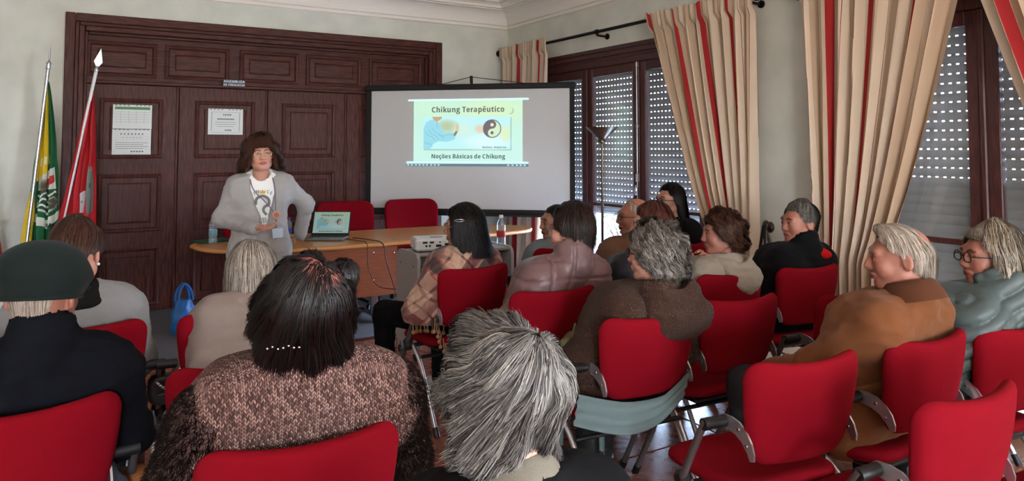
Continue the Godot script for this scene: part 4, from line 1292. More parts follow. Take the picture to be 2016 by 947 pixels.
	mb.lathe([Vector2(0, 0), Vector2(0.13, 0), Vector2(0.13, 0.015), Vector2(0.03, 0.03), Vector2(0.013, 0.05)], Vector3.ZERO, 24)
	obj("base", mb, br, t)
	mb = MB.new()
	mb.tube([Vector3(0, 0.03, 0), Vector3(0, 1.56, 0)], 0.012, 12)
	obj("pole", mb, br, t)
	mb = MB.new()
	mb.lathe([Vector2(0.012, 1.54), Vector2(0.034, 1.555), Vector2(0.034, 1.572), Vector2(0.03, 1.58), Vector2(0.05, 1.6), Vector2(0.134, 1.675), Vector2(0.138, 1.68), Vector2(0.13, 1.678), Vector2(0.045, 1.602), Vector2(0, 1.6)], Vector3.ZERO, 32)
	obj("bowl", mb, br, t)
	# folding wooden stand with two knobs by the pale wall
	t = thing("folding_stand", "dark wooden folding stand with two round knobs against the wall", "stand", Vector3(4.1, 0, -3.42), 58)
	var kn := mat("stand_wood", Color(0.16, 0.09, 0.07), 0.35)
	for s in [-1, 1]:
		mb = MB.new()
		mb.lathe([Vector2(0, -0.02), Vector2(0.025, -0.018), Vector2(0.038, -0.004), Vector2(0.038, 0.008), Vector2(0.025, 0.02), Vector2(0, 0.024)], Vector3(s * 0.045, 0.965, 0.02), 18, Basis(Vector3(1, 0, 0), PI / 2), true)
		obj("knob", mb, kn, t)
		for q in [[-0.02, 0.0, -0.1], [0.02, 0.0, 0.12]]:
			mb = MB.new()
			mb.tube([Vector3(s * 0.03, 0.97, 0.0), Vector3(s * (0.05 + 0.03), 0.7, q[2] * 0.3), Vector3(s * 0.14, 0.0, q[2] * 1.4)], 0.011, 8)
			obj("leg", mb, kn, t)
	# blue carrier bag
	t = thing("carrier_bag", "bright blue plastic carrier bag standing on the floor by the doors", "bag", Vector3(0.8, 0.017, -6.5), 20)
	var bm := mat("bag_blue", Color(0.05, 0.42, 0.72), 0.4)
	bm.backlight_enabled = true; bm.backlight = Color(0.3, 0.4, 0.5)
	mb = MB.new()
	var rows := []
	var nz := noise(9.0, 3, 6)
	for j in 15:
		var r := PackedVector3Array()
		var v := j / 14.0
		for i in 32:
			var a := TAU * i / 32
			var rr := (0.09 + 0.016 * sin(v * 3.0)) * (1.0 - 0.35 * v * v)
			var p := Vector3(cos(a) * rr * 1.05, v * 0.26, sin(a) * rr * 0.62)
			r.append(p + Vector3(cos(a), 0, sin(a)) * 0.022 * nz.get_noise_3d(p.x * 2, p.y, p.z * 2))
		rows.append(r)
	mb.sheet(rows, [], true)
	obj("bag_body", mb, bm, t)
	for s in [-1, 1]:
		mb = MB.new()
		mb.tube(spline([Vector3(-0.06, 0.25, s * 0.03), Vector3(-0.045, 0.33, s * 0.025), Vector3(0.0, 0.385, s * 0.012), Vector3(0.045, 0.33, s * 0.025), Vector3(0.06, 0.25, s * 0.03)], 6), 0.011, 8)
		obj("handle", mb, bm, t)

func trolley() -> void:
	var t := thing("projector_trolley", "grey side-panelled trolley carrying the projector in front of the desk", "trolley", Vector3(2.5, 0, -4.96))
	var mb: MB
	for x in [-0.39, 0.38]:
		mb = MB.new()
		var o := PackedVector2Array()
		for p in rounded(0.38, 0.7, 0.06, 6): o.append(p)
		mb.prism(o, 0.025, Transform3D(Basis(Vector3.UP, PI / 2), Vector3(x, 0.41, 0)))
		obj("side_panel", mb, M.cart_grey, t)
		for z in [-0.14, 0.14]:
			mb = MB.new()
			mb.lathe([Vector2(0, -0.012), Vector2(0.024, -0.012), Vector2(0.028, 0), Vector2(0.024, 0.012), Vector2(0, 0.012)], Vector3(x, 0.028, z), 14, Basis(Vector3(0, 0, 1), PI / 2))
			obj("castor", mb, M.black_plastic, t)
	mb = MB.new()
	mb.span(Vector3(-0.378, 0.73, -0.17), Vector3(0.368, 0.75, 0.16), 0.004)
	obj("top_shelf", mb, M.cart_grey, t)
	mb = MB.new()
	mb.span(Vector3(-0.378, 0.2, -0.17), Vector3(0.368, 0.22, 0.17), 0.004)
	obj("lower_shelf", mb, M.cart_grey, t)
	mb = MB.new()
	mb.span(Vector3(-0.378, 0.22, -0.18), Vector3(0.368, 0.73, -0.165), 0.003)
	obj("back_panel", mb, M.cart_grey, t)
	mb = MB.new()
	mb.span(Vector3(-0.3, 0.6, -0.12), Vector3(0.3, 0.62, 0.16), 0.004)
	obj("drawer_shelf", mb, M.black_plastic, t)
	for k in 2:
		mb = MB.new()
		mb.ball(Vector3(-0.404, 0.66, 0.12 - k * 0.24), Vector3(0.004, 0.007, 0.007), 8)
		obj("screw", mb, M.frame_grey, t)
	# projector
	t = thing("projector", "white projector on the grey trolley beside the woman in the plaid shawl", "projector", Vector3(2.3, 0.752, -4.95), -14)
	mb = MB.new()
	mb.box(Vector3(0, 0.052, 0), Vector3(0.3, 0.088, 0.23), 0.014)
	obj("housing", mb, M.white_plastic, t)
	for k in 4:
		mb = MB.new()
		mb.box(Vector3(-0.1 + (k % 2) * 0.2, 0.004, -0.08 + (k / 2) * 0.16), Vector3(0.02, 0.008, 0.02), 0.002)
		obj("foot", mb, M.black_plastic, t)
	for q in [[-0.08, 0.07, 0.034, 0.014], [-0.03, 0.07, 0.03, 0.014], [0.03, 0.07, 0.016, 0.008], [-0.07, 0.045, 0.014, 0.014], [-0.045, 0.045, 0.014, 0.014], [0.02, 0.045, 0.04, 0.018], [0.08, 0.05, 0.03, 0.024]]:
		mb = MB.new()
		mb.box(Vector3(q[0], q[1], 0.1145), Vector3(q[2], q[3], 0.004), 0.001)
		obj("socket", mb, M.black_plastic, t)
	mb = MB.new()
	mb.box(Vector3(0.02, 0.098, 0.02), Vector3(0.09, 0.004, 0.05), 0.001)
	obj("button_panel", mb, M.cart_grey, t)
	mb = MB.new()
	mb.lathe([Vector2(0.0, 0.004), Vector2(0.03, 0.0), Vector2(0.034, 0.004), Vector2(0.034, 0.02), Vector2(0.04, 0.02)], Vector3(0.07, 0.055, -0.135), 20, Basis(Vector3(1, 0, 0), PI / 2))
	obj("lens", mb, M.black_plastic, t)
	mb = MB.new()
	mb.tube(spline([Vector3(2.31, 0.8, -4.83), Vector3(2.3, 0.79, -4.79), Vector3(2.34, 0.76, -4.77), Vector3(2.4, 0.7, -4.76), Vector3(2.42, 0.63, -4.8)], 6), 0.004, 6)
	tag(obj("projector_lead", mb, M.black_plastic), "short black lead plugged into the back of the projector", "cable")

func plate_outline() -> PackedVector2Array:  # side view of an arm bracket: x forward from the backrest, y up
	var o := PackedVector2Array()
	for p in [Vector2(-0.016, -0.04), Vector2(0.0, -0.045), Vector2(0.012, -0.024), Vector2(0.035, 0.0), Vector2(0.065, 0.014), Vector2(0.105, 0.02)]: o.append(p)
	for k in 9:
		var a := -PI / 2 + PI * k / 8.0
		o.append(Vector2(0.112 + cos(a) * 0.02, 0.04 + sin(a) * 0.02))
	for p in [Vector2(0.08, 0.062), Vector2(0.045, 0.056), Vector2(0.015, 0.038), Vector2(-0.008, 0.01), Vector2(-0.018, -0.02)]: o.append(p)
	return o

func make_chair(called: String, label: String) -> Node3D:
	# origin on the floor under the top of the backrest; the sitter looks along -z
	var t := thing(called, label, "chair", Vector3.ZERO, 0, "red audience chairs")
	var mb := MB.new()
	soft(mb, 0.46, 0.315, 0.06, 0.048, func(p: Vector2) -> float: return 1.0 * p.x * p.x - 0.2 * (p.y - 0.16) + 0.4 * (p.y * p.y - 0.0256), Vector3(0, 0.69, -0.004), Vector3.RIGHT, Vector3.UP, Vector3(0, 0, -1), 0.22)
	for i in mb.v.size():  # the upper corners sweep up a little
		if mb.v[i].y > 0.7: mb.v[i].y += 0.35 * (mb.v[i].x * mb.v[i].x) * (mb.v[i].y - 0.7) / 0.15
	mb.smooth_from(0, 0)
	obj("backrest", mb, M.red_fabric, t)
	mb = MB.new()
	soft(mb, 0.46, 0.44, 0.1, 0.055, func(p: Vector2) -> float: return -0.5 * p.x * p.x * 0.3 - maxf(0.0, p.y - 0.12) * maxf(0.0, p.y - 0.12) * 2.6 + maxf(0.0, -p.y - 0.1) * 0.12, Vector3(0, 0.445, -0.3), Vector3.RIGHT, Vector3.FORWARD, Vector3.UP, 0.1)
	obj("seat", mb, M.red_fabric, t)
	mb = MB.new()
	mb.box(Vector3(0, 0.405, -0.29), Vector3(0.36, 0.02, 0.3), 0.006)
	mb.tube([Vector3(-0.27, 0.41, -0.29), Vector3(0.27, 0.41, -0.29)], 0.012, 8)
	mb.tube([Vector3(-0.26, 0.37, -0.18), Vector3(0.26, 0.37, -0.18)], 0.01, 8)
	obj("seat_frame", mb, M.black_plastic, t)
	var plate := plate_outline()
	for s in [-1, 1]:
		mb = MB.new()
		mb.tube([Vector3(s * 0.285, 0.655, -0.17), Vector3(s * 0.285, 0.61, -0.2), Vector3(s * 0.285, 0.36, -0.335), Vector3(s * 0.285, 0.012, -0.53)], 0.0125, 10)
		obj("front_leg", mb, M.frame_grey, t)
		mb = MB.new()
		mb.tube(spline([Vector3(s * 0.262, 0.43, -0.31), Vector3(s * 0.262, 0.4, -0.25), Vector3(s * 0.262, 0.33, -0.18), Vector3(s * 0.262, 0.18, -0.09), Vector3(s * 0.262, 0.012, 0.0)], 5), 0.0115, 10)
		obj("rear_leg", mb, M.polished_alloy, t)
		mb = MB.new()
		mb.tube([Vector3(s * 0.285, 0.04, -0.514), Vector3(s * 0.285, 0.0, -0.537)], 0.0165, 10)
		obj("foot_cap", mb, M.black_plastic, t)
		mb = MB.new()
		mb.tube([Vector3(s * 0.262, 0.045, -0.018), Vector3(s * 0.262, 0.0, 0.006)], 0.0155, 10)
		obj("foot_cap", mb, M.black_plastic, t)
		mb = MB.new()
		mb.box(Vector3(s * 0.276, 0.42, -0.3), Vector3(0.045, 0.07, 0.06), 0.014, Basis(Vector3(1, 0, 0), -0.5))
		obj("hinge_block", mb, M.black_plastic, t)
		mb = MB.new()
		mb.prism(plate, 0.006, Transform3D(Basis(Vector3(0, 0, -1), Vector3.UP, Vector3(1, 0, 0)), Vector3(s * 0.208, 0.605, -0.06)))
		obj("arm_bracket", mb, M.polished_alloy, t)
		for q in [Vector3(0, 0.645, -0.172), Vector3(0, 0.6, -0.075), Vector3(0, 0.638, -0.11)]:
			mb = MB.new()
			mb.lathe([Vector2(0, -0.007), Vector2(0.009 if q.z < -0.15 else 0.005, -0.006), Vector2(0.009 if q.z < -0.15 else 0.005, 0.006), Vector2(0, 0.007)], Vector3(s * 0.208, q.y, q.z), 12, Basis(Vector3(0, 0, 1), PI / 2))
			obj("bolt", mb, M.chrome, t)
		mb = MB.new()
		mb.tube([Vector3(s * 0.213, 0.645, -0.172), Vector3(s * 0.295, 0.645, -0.172)], 0.0185, 12)
		obj("arm_hub", mb, M.black_plastic, t)
	return t

func place_chair(src: Node3D, at: Vector3, turn: float, label: String) -> Node3D:
	var r: Node3D = src
	if src.get_meta("used", false):
		r = src.duplicate()
		r.name = numbered("audience_chair")
		add_child(r)
	src.set_meta("used", true)
	r.position = at; r.rotation.y = deg_to_rad(turn)
	tag(r, label, "chair", "red audience chairs")
	return r

func all_chairs() -> void:
	var c := make_chair("audience_chair", "red chair")
	for q in [
		[-0.09, -2.18, 6, "red audience chair at the bottom left, behind the man in the flat cap"],
		[0.46, -1.63, -3, "red audience chair behind the woman in the brown knitted sweater"],
		[1.965, -1.455, -8, "empty red audience chair in the right foreground, seat and left arm in full view"],
		[2.07, -1.02, -2, "nearest red chair in the bottom right corner, cropped by the bottom edge"],
		[2.56, -1.40, -1, "red audience chair holding the man in the tan jacket"],
		[3.0, -1.32, -6, "red audience chair behind the woman in the puffer jacket"],
		[1.949, -2.147, -4, "red audience chair with pale green cloth hanging under its backrest"],
		[2.51, -2.186, -3, "empty red audience chair between the curly grey-haired woman and the tan-jacket man"],
		[1.923, -2.764, -6, "red audience chair behind the woman in the mauve quilted jacket"],
		[1.918, -3.526, 4, "red audience chair behind the woman in the plaid shawl"],
		[2.968, -2.658, -3, "red audience chair behind the woman in the white hoodie"],
		[3.5, -2.584, -6, "red audience chair behind the woman in the black jacket"],
		[3.03, -2.0, -6, "empty red audience chair with white papers on its seat"],
		[0.03, -3.10, -4, "red audience chair behind the woman in the light grey coat"],
		[0.58, -3.03, -6, "red audience chair of the woman with the grey-blond bob"],
		[-0.02, -3.78, -3, "red audience chair in the front row beyond the light grey coat"],
		[0.47, -2.3, -4, "empty red audience chair hidden in front of the brown knitted sweater"],
		[2.62, -0.72, -6, "red audience chair cut off by the right bottom corner"],
		[3.62, -1.82, -8, "red audience chair by the shuttered window, seen past the puffer jacket"],
		[2.97, -3.33, -4, "red audience chair of the balding man with glasses"],
		[3.62, -3.66, -4, "red audience chair of the woman with long black hair"],
		[2.79, -3.92, -2, "red audience chair in the front row under the woman with the bun"],
		[2.47, -2.72, -4, "red audience chair of the person hidden behind the grey curls"],
		[0.64, -0.9, -2, "red audience chair of the grey-haired woman in the foreground"]]:
		place_chair(c, Vector3(q[0], 0, q[1]), q[2], q[3])

func chairs_and_people() -> void:
	all_chairs()
	people()
	bags_and_papers()

# ---------------------------------------------------------------- heads, hands
func add_mesh(dst: MB, src: MB, tf: Transform3D, tint := Color.WHITE) -> void:
	var at := dst.v.size()
	for i in src.v.size():
		dst.v.append(tf * src.v[i]); dst.n.append((tf.basis * src.n[i]).normalized()); dst.c.append(src.c[i] * tint); dst.uv.append(src.uv[i])
	var flip := tf.basis.determinant() < 0.0
	for i in range(0, src.ix.size(), 3):
		if flip: dst.ix.append_array(PackedInt32Array([at + src.ix[i], at + src.ix[i + 2], at + src.ix[i + 1]]))
		else: dst.ix.append_array(PackedInt32Array([at + src.ix[i], at + src.ix[i + 1], at + src.ix[i + 2]]))

var templates := {}

func head_mesh(kind: String) -> MB:  # looks along -z; chin at y -0.12, crown at +0.105
	if templates.has(kind): return templates[kind]
	var man := kind != "woman"
	var old := kind == "old_man"
	var f := Field.new()
	f.cell = 0.0045
	f.ell(Vector3(0, 0.022, 0.018), Vector3(0.074, 0.083, 0.092), 0.02)
	f.ell(Vector3(0, -0.025, -0.035), Vector3(0.061, 0.085, 0.058), 0.03)
	f.cap(Vector3(-0.036 if man else -0.032, -0.078, -0.02), Vector3(0.036 if man else 0.032, -0.078, -0.02), 0.03, 0.03, 0.03)
	f.ell(Vector3(0, -0.1, -0.068), Vector3(0.024, 0.019, 0.018), 0.028)
	f.cap(Vector3(-0.052, -0.06, 0.0), Vector3(-0.018, -0.1, -0.055), 0.02, 0.016, 0.025)
	f.cap(Vector3(0.052, -0.06, 0.0), Vector3(0.018, -0.1, -0.055), 0.02, 0.016, 0.025)
	f.ell(Vector3(-0.037, -0.036, -0.064), Vector3(0.022, 0.022, 0.02), 0.025)
	f.ell(Vector3(0.037, -0.036, -0.064), Vector3(0.022, 0.022, 0.02), 0.025)
	f.cap(Vector3(-0.036, 0.018, -0.078), Vector3(0.036, 0.018, -0.078), 0.0145, 0.0145, 0.02)
	f.cut_ell(Vector3(-0.031, -0.003, -0.102), Vector3(0.017, 0.012, 0.016), 0.014)
	f.cut_ell(Vector3(0.031, -0.003, -0.102), Vector3(0.017, 0.012, 0.016), 0.014)
	f.ell(Vector3(-0.031, -0.004, -0.0815), Vector3(0.0135, 0.0125, 0.0125), 0.004)
	f.ell(Vector3(0.031, -0.004, -0.0815), Vector3(0.0135, 0.0125, 0.0125), 0.004)
	f.cap(Vector3(0, 0.005, -0.09), Vector3(0, -0.034, -0.104 if not man else -0.108), 0.0085, 0.0115, 0.016)
	f.ell(Vector3(-0.012, -0.039, -0.097), Vector3(0.009, 0.008, 0.011), 0.008)
	f.ell(Vector3(0.012, -0.039, -0.097), Vector3(0.009, 0.008, 0.011), 0.008)
	f.cap(Vector3(-0.019, -0.066, -0.086), Vector3(0.019, -0.066, -0.086), 0.007, 0.007, 0.01)
	f.ell(Vector3(0, -0.063, -0.092), Vector3(0.017, 0.006, 0.008), 0.008)
	f.ell(Vector3(0, -0.075, -0.091), Vector3(0.016, 0.0065, 0.008), 0.006)
	f.cut_cap(Vector3(-0.02, -0.069, -0.1), Vector3(0.02, -0.069, -0.1), 0.003, 0.003, 0.004)
	if old:
		f.cut_cap(Vector3(-0.03, -0.045, -0.1), Vector3(-0.036, -0.075, -0.083), 0.004, 0.004, 0.01)
		f.cut_cap(Vector3(0.03, -0.045, -0.1), Vector3(0.036, -0.075, -0.083), 0.004, 0.004, 0.01)
	for s in [-1.0, 1.0]:
		var b := Basis(Vector3.UP, s * 0.35) * Basis(Vector3(1, 0, 0), -0.15)
		f.ell(Vector3(s * 0.077, -0.012, 0.012), Vector3(0.009, 0.032, 0.019), 0.008, b)
		f.cut_ell(Vector3(s * 0.086, -0.008, 0.006), Vector3(0.006, 0.018, 0.009), 0.006, b)
	f.cap(Vector3(0, -0.05, 0.028), Vector3(0, -0.17, 0.042), 0.05 if not man else 0.057, 0.054 if not man else 0.062, 0.03)
	var mb := MB.new()
	f.build(mb)
	for i in mb.v.size():
		var p := mb.v[i]
		var c := Color.WHITE
		var ax := absf(p.x)
		if p.z < -0.06:
			var blush := clampf(1.0 - Vector2((ax - 0.04) / 0.024, (p.y + 0.04) / 0.022).length(), 0, 1)
			c = c.lerp(Color(0.95, 0.72, 0.68), blush * 0.4)
			if p.z < -0.08 and ax < 0.025 and absf(p.y + 0.0695) < 0.0115 * (1.0 - ax * 18): c = Color(0.8, 0.5, 0.48)
			if absf(p.y + 0.069) < 0.0022 and ax < 0.02 and p.z < -0.08: c = Color(0.35, 0.16, 0.14)
			if absf(ax - 0.031) < 0.019 and absf(p.y - 0.021 + (ax - 0.031) * (ax - 0.031) * 12) < 0.0045: c = Color(0.26, 0.18, 0.14) if not old else Color(0.7, 0.66, 0.62)
			var e := Vector2((ax - 0.031) / 0.0135, (p.y + 0.004) / 0.0068)
			if e.length() < 1.0 and p.z < -0.084:
				c = Color(1.15, 1.2, 1.3)
				if Vector2(ax - 0.031, p.y + 0.004).length() < 0.0058: c = Color(0.1, 0.07, 0.05)
			elif e.length() < 1.35 and p.z < -0.08 and p.y > -0.004: c = Color(0.3, 0.2, 0.17)
		mb.c[i] = c
	templates[kind] = mb
	return mb

func hand_mesh(curl: float, spread := 0.0) -> MB:  # wrist at the origin, fingers along -z, palm towards -y, thumb towards +x
	var key := "hand%.2f%.2f" % [curl, spread]
	if templates.has(key): return templates[key]
	var f := Field.new()
	f.cell = 0.0036
	f.cap(Vector3(0, 0, 0.03), Vector3(0, 0, -0.01), 0.026, 0.025, 0.01)
	for i in 4:
		var x := -0.03 + 0.02 * i
		f.cap(Vector3(x * 0.6, 0, -0.012), Vector3(x, -0.001, -0.082 + 0.006 * absf(i - 2.0)), 0.0145, 0.0115, 0.014)
	f.ell(Vector3(0.018, -0.01, -0.035), Vector3(0.018, 0.013, 0.026), 0.012)
	for i in 4:
		var x := -0.03 + 0.02 * i
		var ln: float = [0.056, 0.07, 0.077, 0.068][i]
		var p := Vector3(x, -0.001, -0.084 + 0.006 * absf(i - 2.0))
		var a := curl * (0.55 + 0.06 * (3 - i))
		var yaw := (i - 1.5) * spread
		for k in 3:
			var l: float = ln * [0.46, 0.31, 0.25][k]
			var d := Vector3(sin(yaw) * cos(a), -sin(a), -cos(yaw) * cos(a))
			f.cap(p, p + d * l, 0.0092 - 0.0008 * k, 0.0087 - 0.0009 * k, 0.005)
			p += d * l
			a += curl * 0.62
	var q := Vector3(0.024, -0.008, -0.022)
	for k in 3:
		var l: float = [0.04, 0.032, 0.025][k]
		var d := Vector3(0.72 - 0.32 * k * (0.4 + curl), -0.28 - 0.1 * curl * k, -0.66).normalized()
		f.cap(q, q + d * l, 0.0125 - 0.0014 * k, 0.011 - 0.0014 * k, 0.006)
		q += d * l
	var mb := MB.new()
	f.build(mb)
	templates[key] = mb
	return mb

func skin(key: String, col: Color) -> StandardMaterial3D:
	if M.has(key): return M[key]
	var m := mat(key, col, 0.52)
	m.vertex_color_use_as_albedo = true
	m.subsurf_scatter_enabled = true; m.subsurf_scatter_strength = 0.06
	return m

func cloth(key: String, col: Color, grain := 0.3, cm := 0.05, sheen := 0.0, rough := 0.9, scale := 4.0) -> StandardMaterial3D:
	if M.has(key): return M[key]
	var m := mat(key, col, rough)
	m.metallic_specular = 0.25 if rough > 0.7 else 0.5
	if grain > 0.0:
		tri_tex(m, tex_cached("cloth_grain", 0.42, Color(0.72, 0.72, 0.72), 2), Vector3.ONE * scale)
		relief(m, M_tex["cloth_grain"], cm)
	if sheen > 0.0:
		m.rim_enabled = true; m.rim = sheen; m.rim_tint = 0.5
	return m
var M_tex := {}
func tex_cached(key: String, freq: float, low: Color, oct: int) -> Texture2D:
	if not M_tex.has(key): M_tex[key] = noise_tex(freq, [low, Color.WHITE], oct, 17)
	return M_tex[key]

# ---------------------------------------------------------------- hair
func key_at(keys: Array, deg: float) -> float:  # smooth interpolation of [degrees, value] pairs
	for i in keys.size() - 1:
		if deg <= keys[i + 1][0]:
			var t: float = clampf((deg - keys[i][0]) / (keys[i + 1][0] - keys[i][0]), 0, 1)
			return lerpf(keys[i][1], keys[i + 1][1], t * t * (3 - 2 * t))
	return keys[-1][1]

class Hair:
	var ax := 0.088; var azf := 0.1; var azb := 0.115; var top := 0.122
	var ends := []      # [azimuth degrees from the front, height of the hair's end]
	var flare := 0.0    # widening (or narrowing) below the ears, at the end
	var curl_in := 0.0
	var apex := 0.02    # crown set back
	var bump := 0.0; var bump_f := 14.0
	var wave := 0.0; var wave_f := 9.0
	var start := 0.0    # bald crown: hair begins at this share of the way
	var swirl := 0.0
	var part := 9.0     # x of the parting
	var lock := 0.0; var locks := 24.0
	var skew := 0.0     # raises one side of the top
	var quiff := 0.0
	var hug := 0.012    # how far a short edge settles towards the skull
	var flare_back := 0.0
	var lumps := []     # [place, reach, height]
	var together := 0.0 # how far neighbouring hairs wave together
	var streaks := 0.0
	var nz: FastNoiseLite
	var E := PackedFloat32Array()
	func prepare(own: Callable) -> void:
		E.resize(361)
		for d in 361:
			E[d] = own.call(ends, absf(d - 180.0))
	func at(phi: float, s: float) -> Vector3:  # phi 0 = front; the point of the hair's outer surface
		var deg := rad_to_deg(wrapf(phi, -PI, PI))
		var ye := E[int(deg + 180.0)]
		var y: float; var r: float; var below := 0.0
		if ye >= 0.0:
			var a := s * acos(clampf(ye / top, -1, 1))
			y = top * cos(a); r = sin(a)
		else:
			var arc := s * (1.5708 * top + -ye)
			if arc < 1.5708 * top:
				var a := arc / top
				y = top * cos(a); r = sin(a)
			else:
				y = -(arc - 1.5708 * top); r = 1.0; below = minf(y / minf(ye, -0.004), 1.15)
				r += (flare + flare_back * (0.5 - 0.5 * cos(phi))) * below - curl_in * smoothstep(0.6, 1.0, below)
		var cz := cos(phi); var sx := sin(phi)
		var az := azf if cz > 0.0 else azb
		var p := Vector3(sx * ax * r, y, -cz * az * r + apex * (1.0 - r) * (1.0 if y > 0 else 0.0))
		var out := Vector3(p.x, p.y * 0.8 if p.y > 0 else 0.0, p.z).normalized()
		var d := 0.0
		if bump > 0.0: d += bump * nz.get_noise_3d(p.x * bump_f, p.y * bump_f, p.z * bump_f)
		if lock > 0.0: d += lock * sin(phi * locks + 2.0 * nz.get_noise_2d(phi * 4.0, s * 3.0)) * s
		if part < 1.0 and p.y > 0.0 and p.z < 0.06: d -= 0.009 * exp(-pow((p.x - part) / 0.012, 2.0))
		if hug > 0.0: d -= hug * smoothstep(0.62, 1.0, s) * smoothstep(-0.09, -0.02, ye)
		if quiff > 0.0: d += quiff * smoothstep(0.03, 0.1, y) * smoothstep(0.06, -0.07, p.z)
		for q in lumps: d += q[2] * exp(-pow(p.distance_to(q[0]) / q[1], 2.0))
		d += skew * p.x * smoothstep(0.0, 0.08, y)
		return p + out * d

func make_hair(parent: Node3D, tf: Transform3D, h: Hair, cols: Array, strands: int, width: float, jit := 0.004, called := "hair", fly := 0.01, segs := 8) -> void:
	h.nz = noise(1.0, 2, 5)
	h.prepare(key_at)
	var mb := MB.new()
	var base: Color = cols[0]
	mb.col = base
	var rows := []
	for j in 25:
		var r := PackedVector3Array()
		var s := lerpf(h.start, 1.0, j / 24.0)
		for i in 64:
			var p := h.at(TAU * i / 64.0, s)
			r.append(tf * (p - Vector3(p.x, p.y if p.y > 0 else 0.0, p.z).normalized() * 0.004))
		rows.append(r)
	# turned in under the ends
	var last := PackedVector3Array()
	for i in 64:
		var p := h.at(TAU * i / 64.0, 1.0)
		last.append(tf * (Vector3(p.x * 0.72, p.y + 0.012, p.z * 0.72)))
	rows.append(last)
	mb.sheet(rows, [], true)
	var V := mb.v; var N := mb.n; var C := mb.c; var U := mb.uv; var X := mb.ix
	var g := RandomNumberGenerator.new()
	g.seed = 31 + strands
	for k in strands:
		var phi := g.randf() * TAU
		var s0: float = lerpf(h.start, 0.75, pow(g.randf(), 0.8)) if k % 5 else h.start
		var s1 := minf(1.0, s0 + g.randf_range(0.35, 0.9)) if k % 3 else 1.0
		s1 += g.randf_range(-0.06, 0.03)
		var off := g.randf_range(-0.002, jit)
		var col: Color = cols[g.randi() % cols.size()] * g.randf_range(0.8, 1.15)
		var ph := g.randf() * TAU * (1.0 - h.together) + h.together * 9.0 * h.nz.get_noise_2d(phi * 2.2, 3.0)
		if h.streaks > 0.0:
			var q := clampf(0.5 + h.streaks * h.nz.get_noise_2d(phi * 9.0, s0 * 3.0 + 9.0) + g.randf_range(-0.22, 0.22), 0.0, 0.999)
			col = cols[int(q * cols.size())] * g.randf_range(0.85, 1.12)
		var wv := h.wave * g.randf_range(0.6, 1.3)
		var w := width * g.randf_range(0.7, 1.3)
		var drift := g.randf_range(-0.12, 0.12)
		var fl := g.randf() * g.randf() * fly
		var at := V.size()
		var prev := Vector3.ZERO
		for q in segs + 1:
			var t := float(q) / segs
			var s := lerpf(s0, s1, t)
			var f := phi + h.swirl * s + drift * t
			var p := h.at(f, minf(s, 1.02))
			var out := Vector3(p.x, p.y if p.y > 0 else 0.0, p.z).normalized()
			var side := Vector3(cos(f), 0, sin(f))
			p += out * (off + fl * t * t)
			if wv > 0.0:
				p += out * (wv * sin(h.wave_f * TAU * s + ph)) + side * (wv * cos(h.wave_f * TAU * s + ph))
			var dir := p - prev if q > 0 else Vector3.ZERO
			prev = p
			var sd := out.cross(dir).normalized() if q > 0 and dir.length() > 1e-6 else side
			var ww := w * (0.35 + 0.65 * sin(PI * clampf(0.12 + t * 0.86, 0, 1)))
			V.append(tf * (p - sd * ww)); V.append(tf * (p + sd * ww))
			N.append(tf.basis * (out * 0.8 - sd * 0.6)); N.append(tf.basis * (out * 0.8 + sd * 0.6))
			C.append(col); C.append(col); U.append(Vector2.ZERO); U.append(Vector2.ZERO)
			if q < segs:
				var a := at + q * 2
				X.append(a); X.append(a + 1); X.append(a + 2); X.append(a + 1); X.append(a + 3); X.append(a + 2)
	mb.v = V; mb.n = N; mb.c = C; mb.uv = U; mb.ix = X
	obj(called, mb, M.hair_fibre, parent)

func glasses(parent: Node3D, tf: Transform3D, m: Material, r := 0.002) -> void:
	var mb := MB.new()
	for s in [-1.0, 1.0]:
		var ring := []
		for k in 25:
			var a := TAU * k / 24
			ring.append(tf * Vector3(s * 0.033 + cos(a) * 0.025, -0.006 + sin(a) * 0.019 - 0.002 * cos(2 * a), -0.106 + 0.12 * absf(cos(a) * 0.025 + s * s * 0.0) * 0.3))
		mb.tube(ring, r, 6, false)
		mb.tube([tf * Vector3(s * 0.058, 0.0, -0.103), tf * Vector3(s * 0.077, 0.0, -0.085), tf * Vector3(s * 0.083, -0.002, -0.02), tf * Vector3(s * 0.082, -0.006, 0.012), tf * Vector3(s * 0.08, -0.03, 0.03)], r, 6)
	mb.tube([tf * Vector3(-0.009, 0.0, -0.107), tf * Vector3(0, 0.004, -0.11), tf * Vector3(0.009, 0.0, -0.107)], r, 6)
	obj("glasses", mb, m, parent)
	mb = MB.new()
	for s in [-1.0, 1.0]:
		var ring := []
		for k in 16:
			var a := TAU * k / 16
			ring.append(tf * Vector3(s * 0.033 + cos(a) * 0.024, -0.006 + sin(a) * 0.018, -0.1055))
		mb.flat(ring, tf.basis * Vector3(0, 0, -1))
	obj("lens", mb, M.lens_glass, parent)

# ---------------------------------------------------------------- the figure
# A seated person's own axes: origin on the floor under the top of the chair's backrest, facing -z.
class Pose:
	var head := Vector3(0, 1.14, -0.16)
	var head_tf := Transform3D()
	var neck := Vector3(); var shc := Vector3(); var chest := Vector3(); var waist := Vector3(); var pelvis := Vector3(0, 0.55, -0.24)
	var sh := []; var el := []; var wr := []; var hip := []; var knee := []; var ank := []
	var lat := Vector3(1, 0, 0)

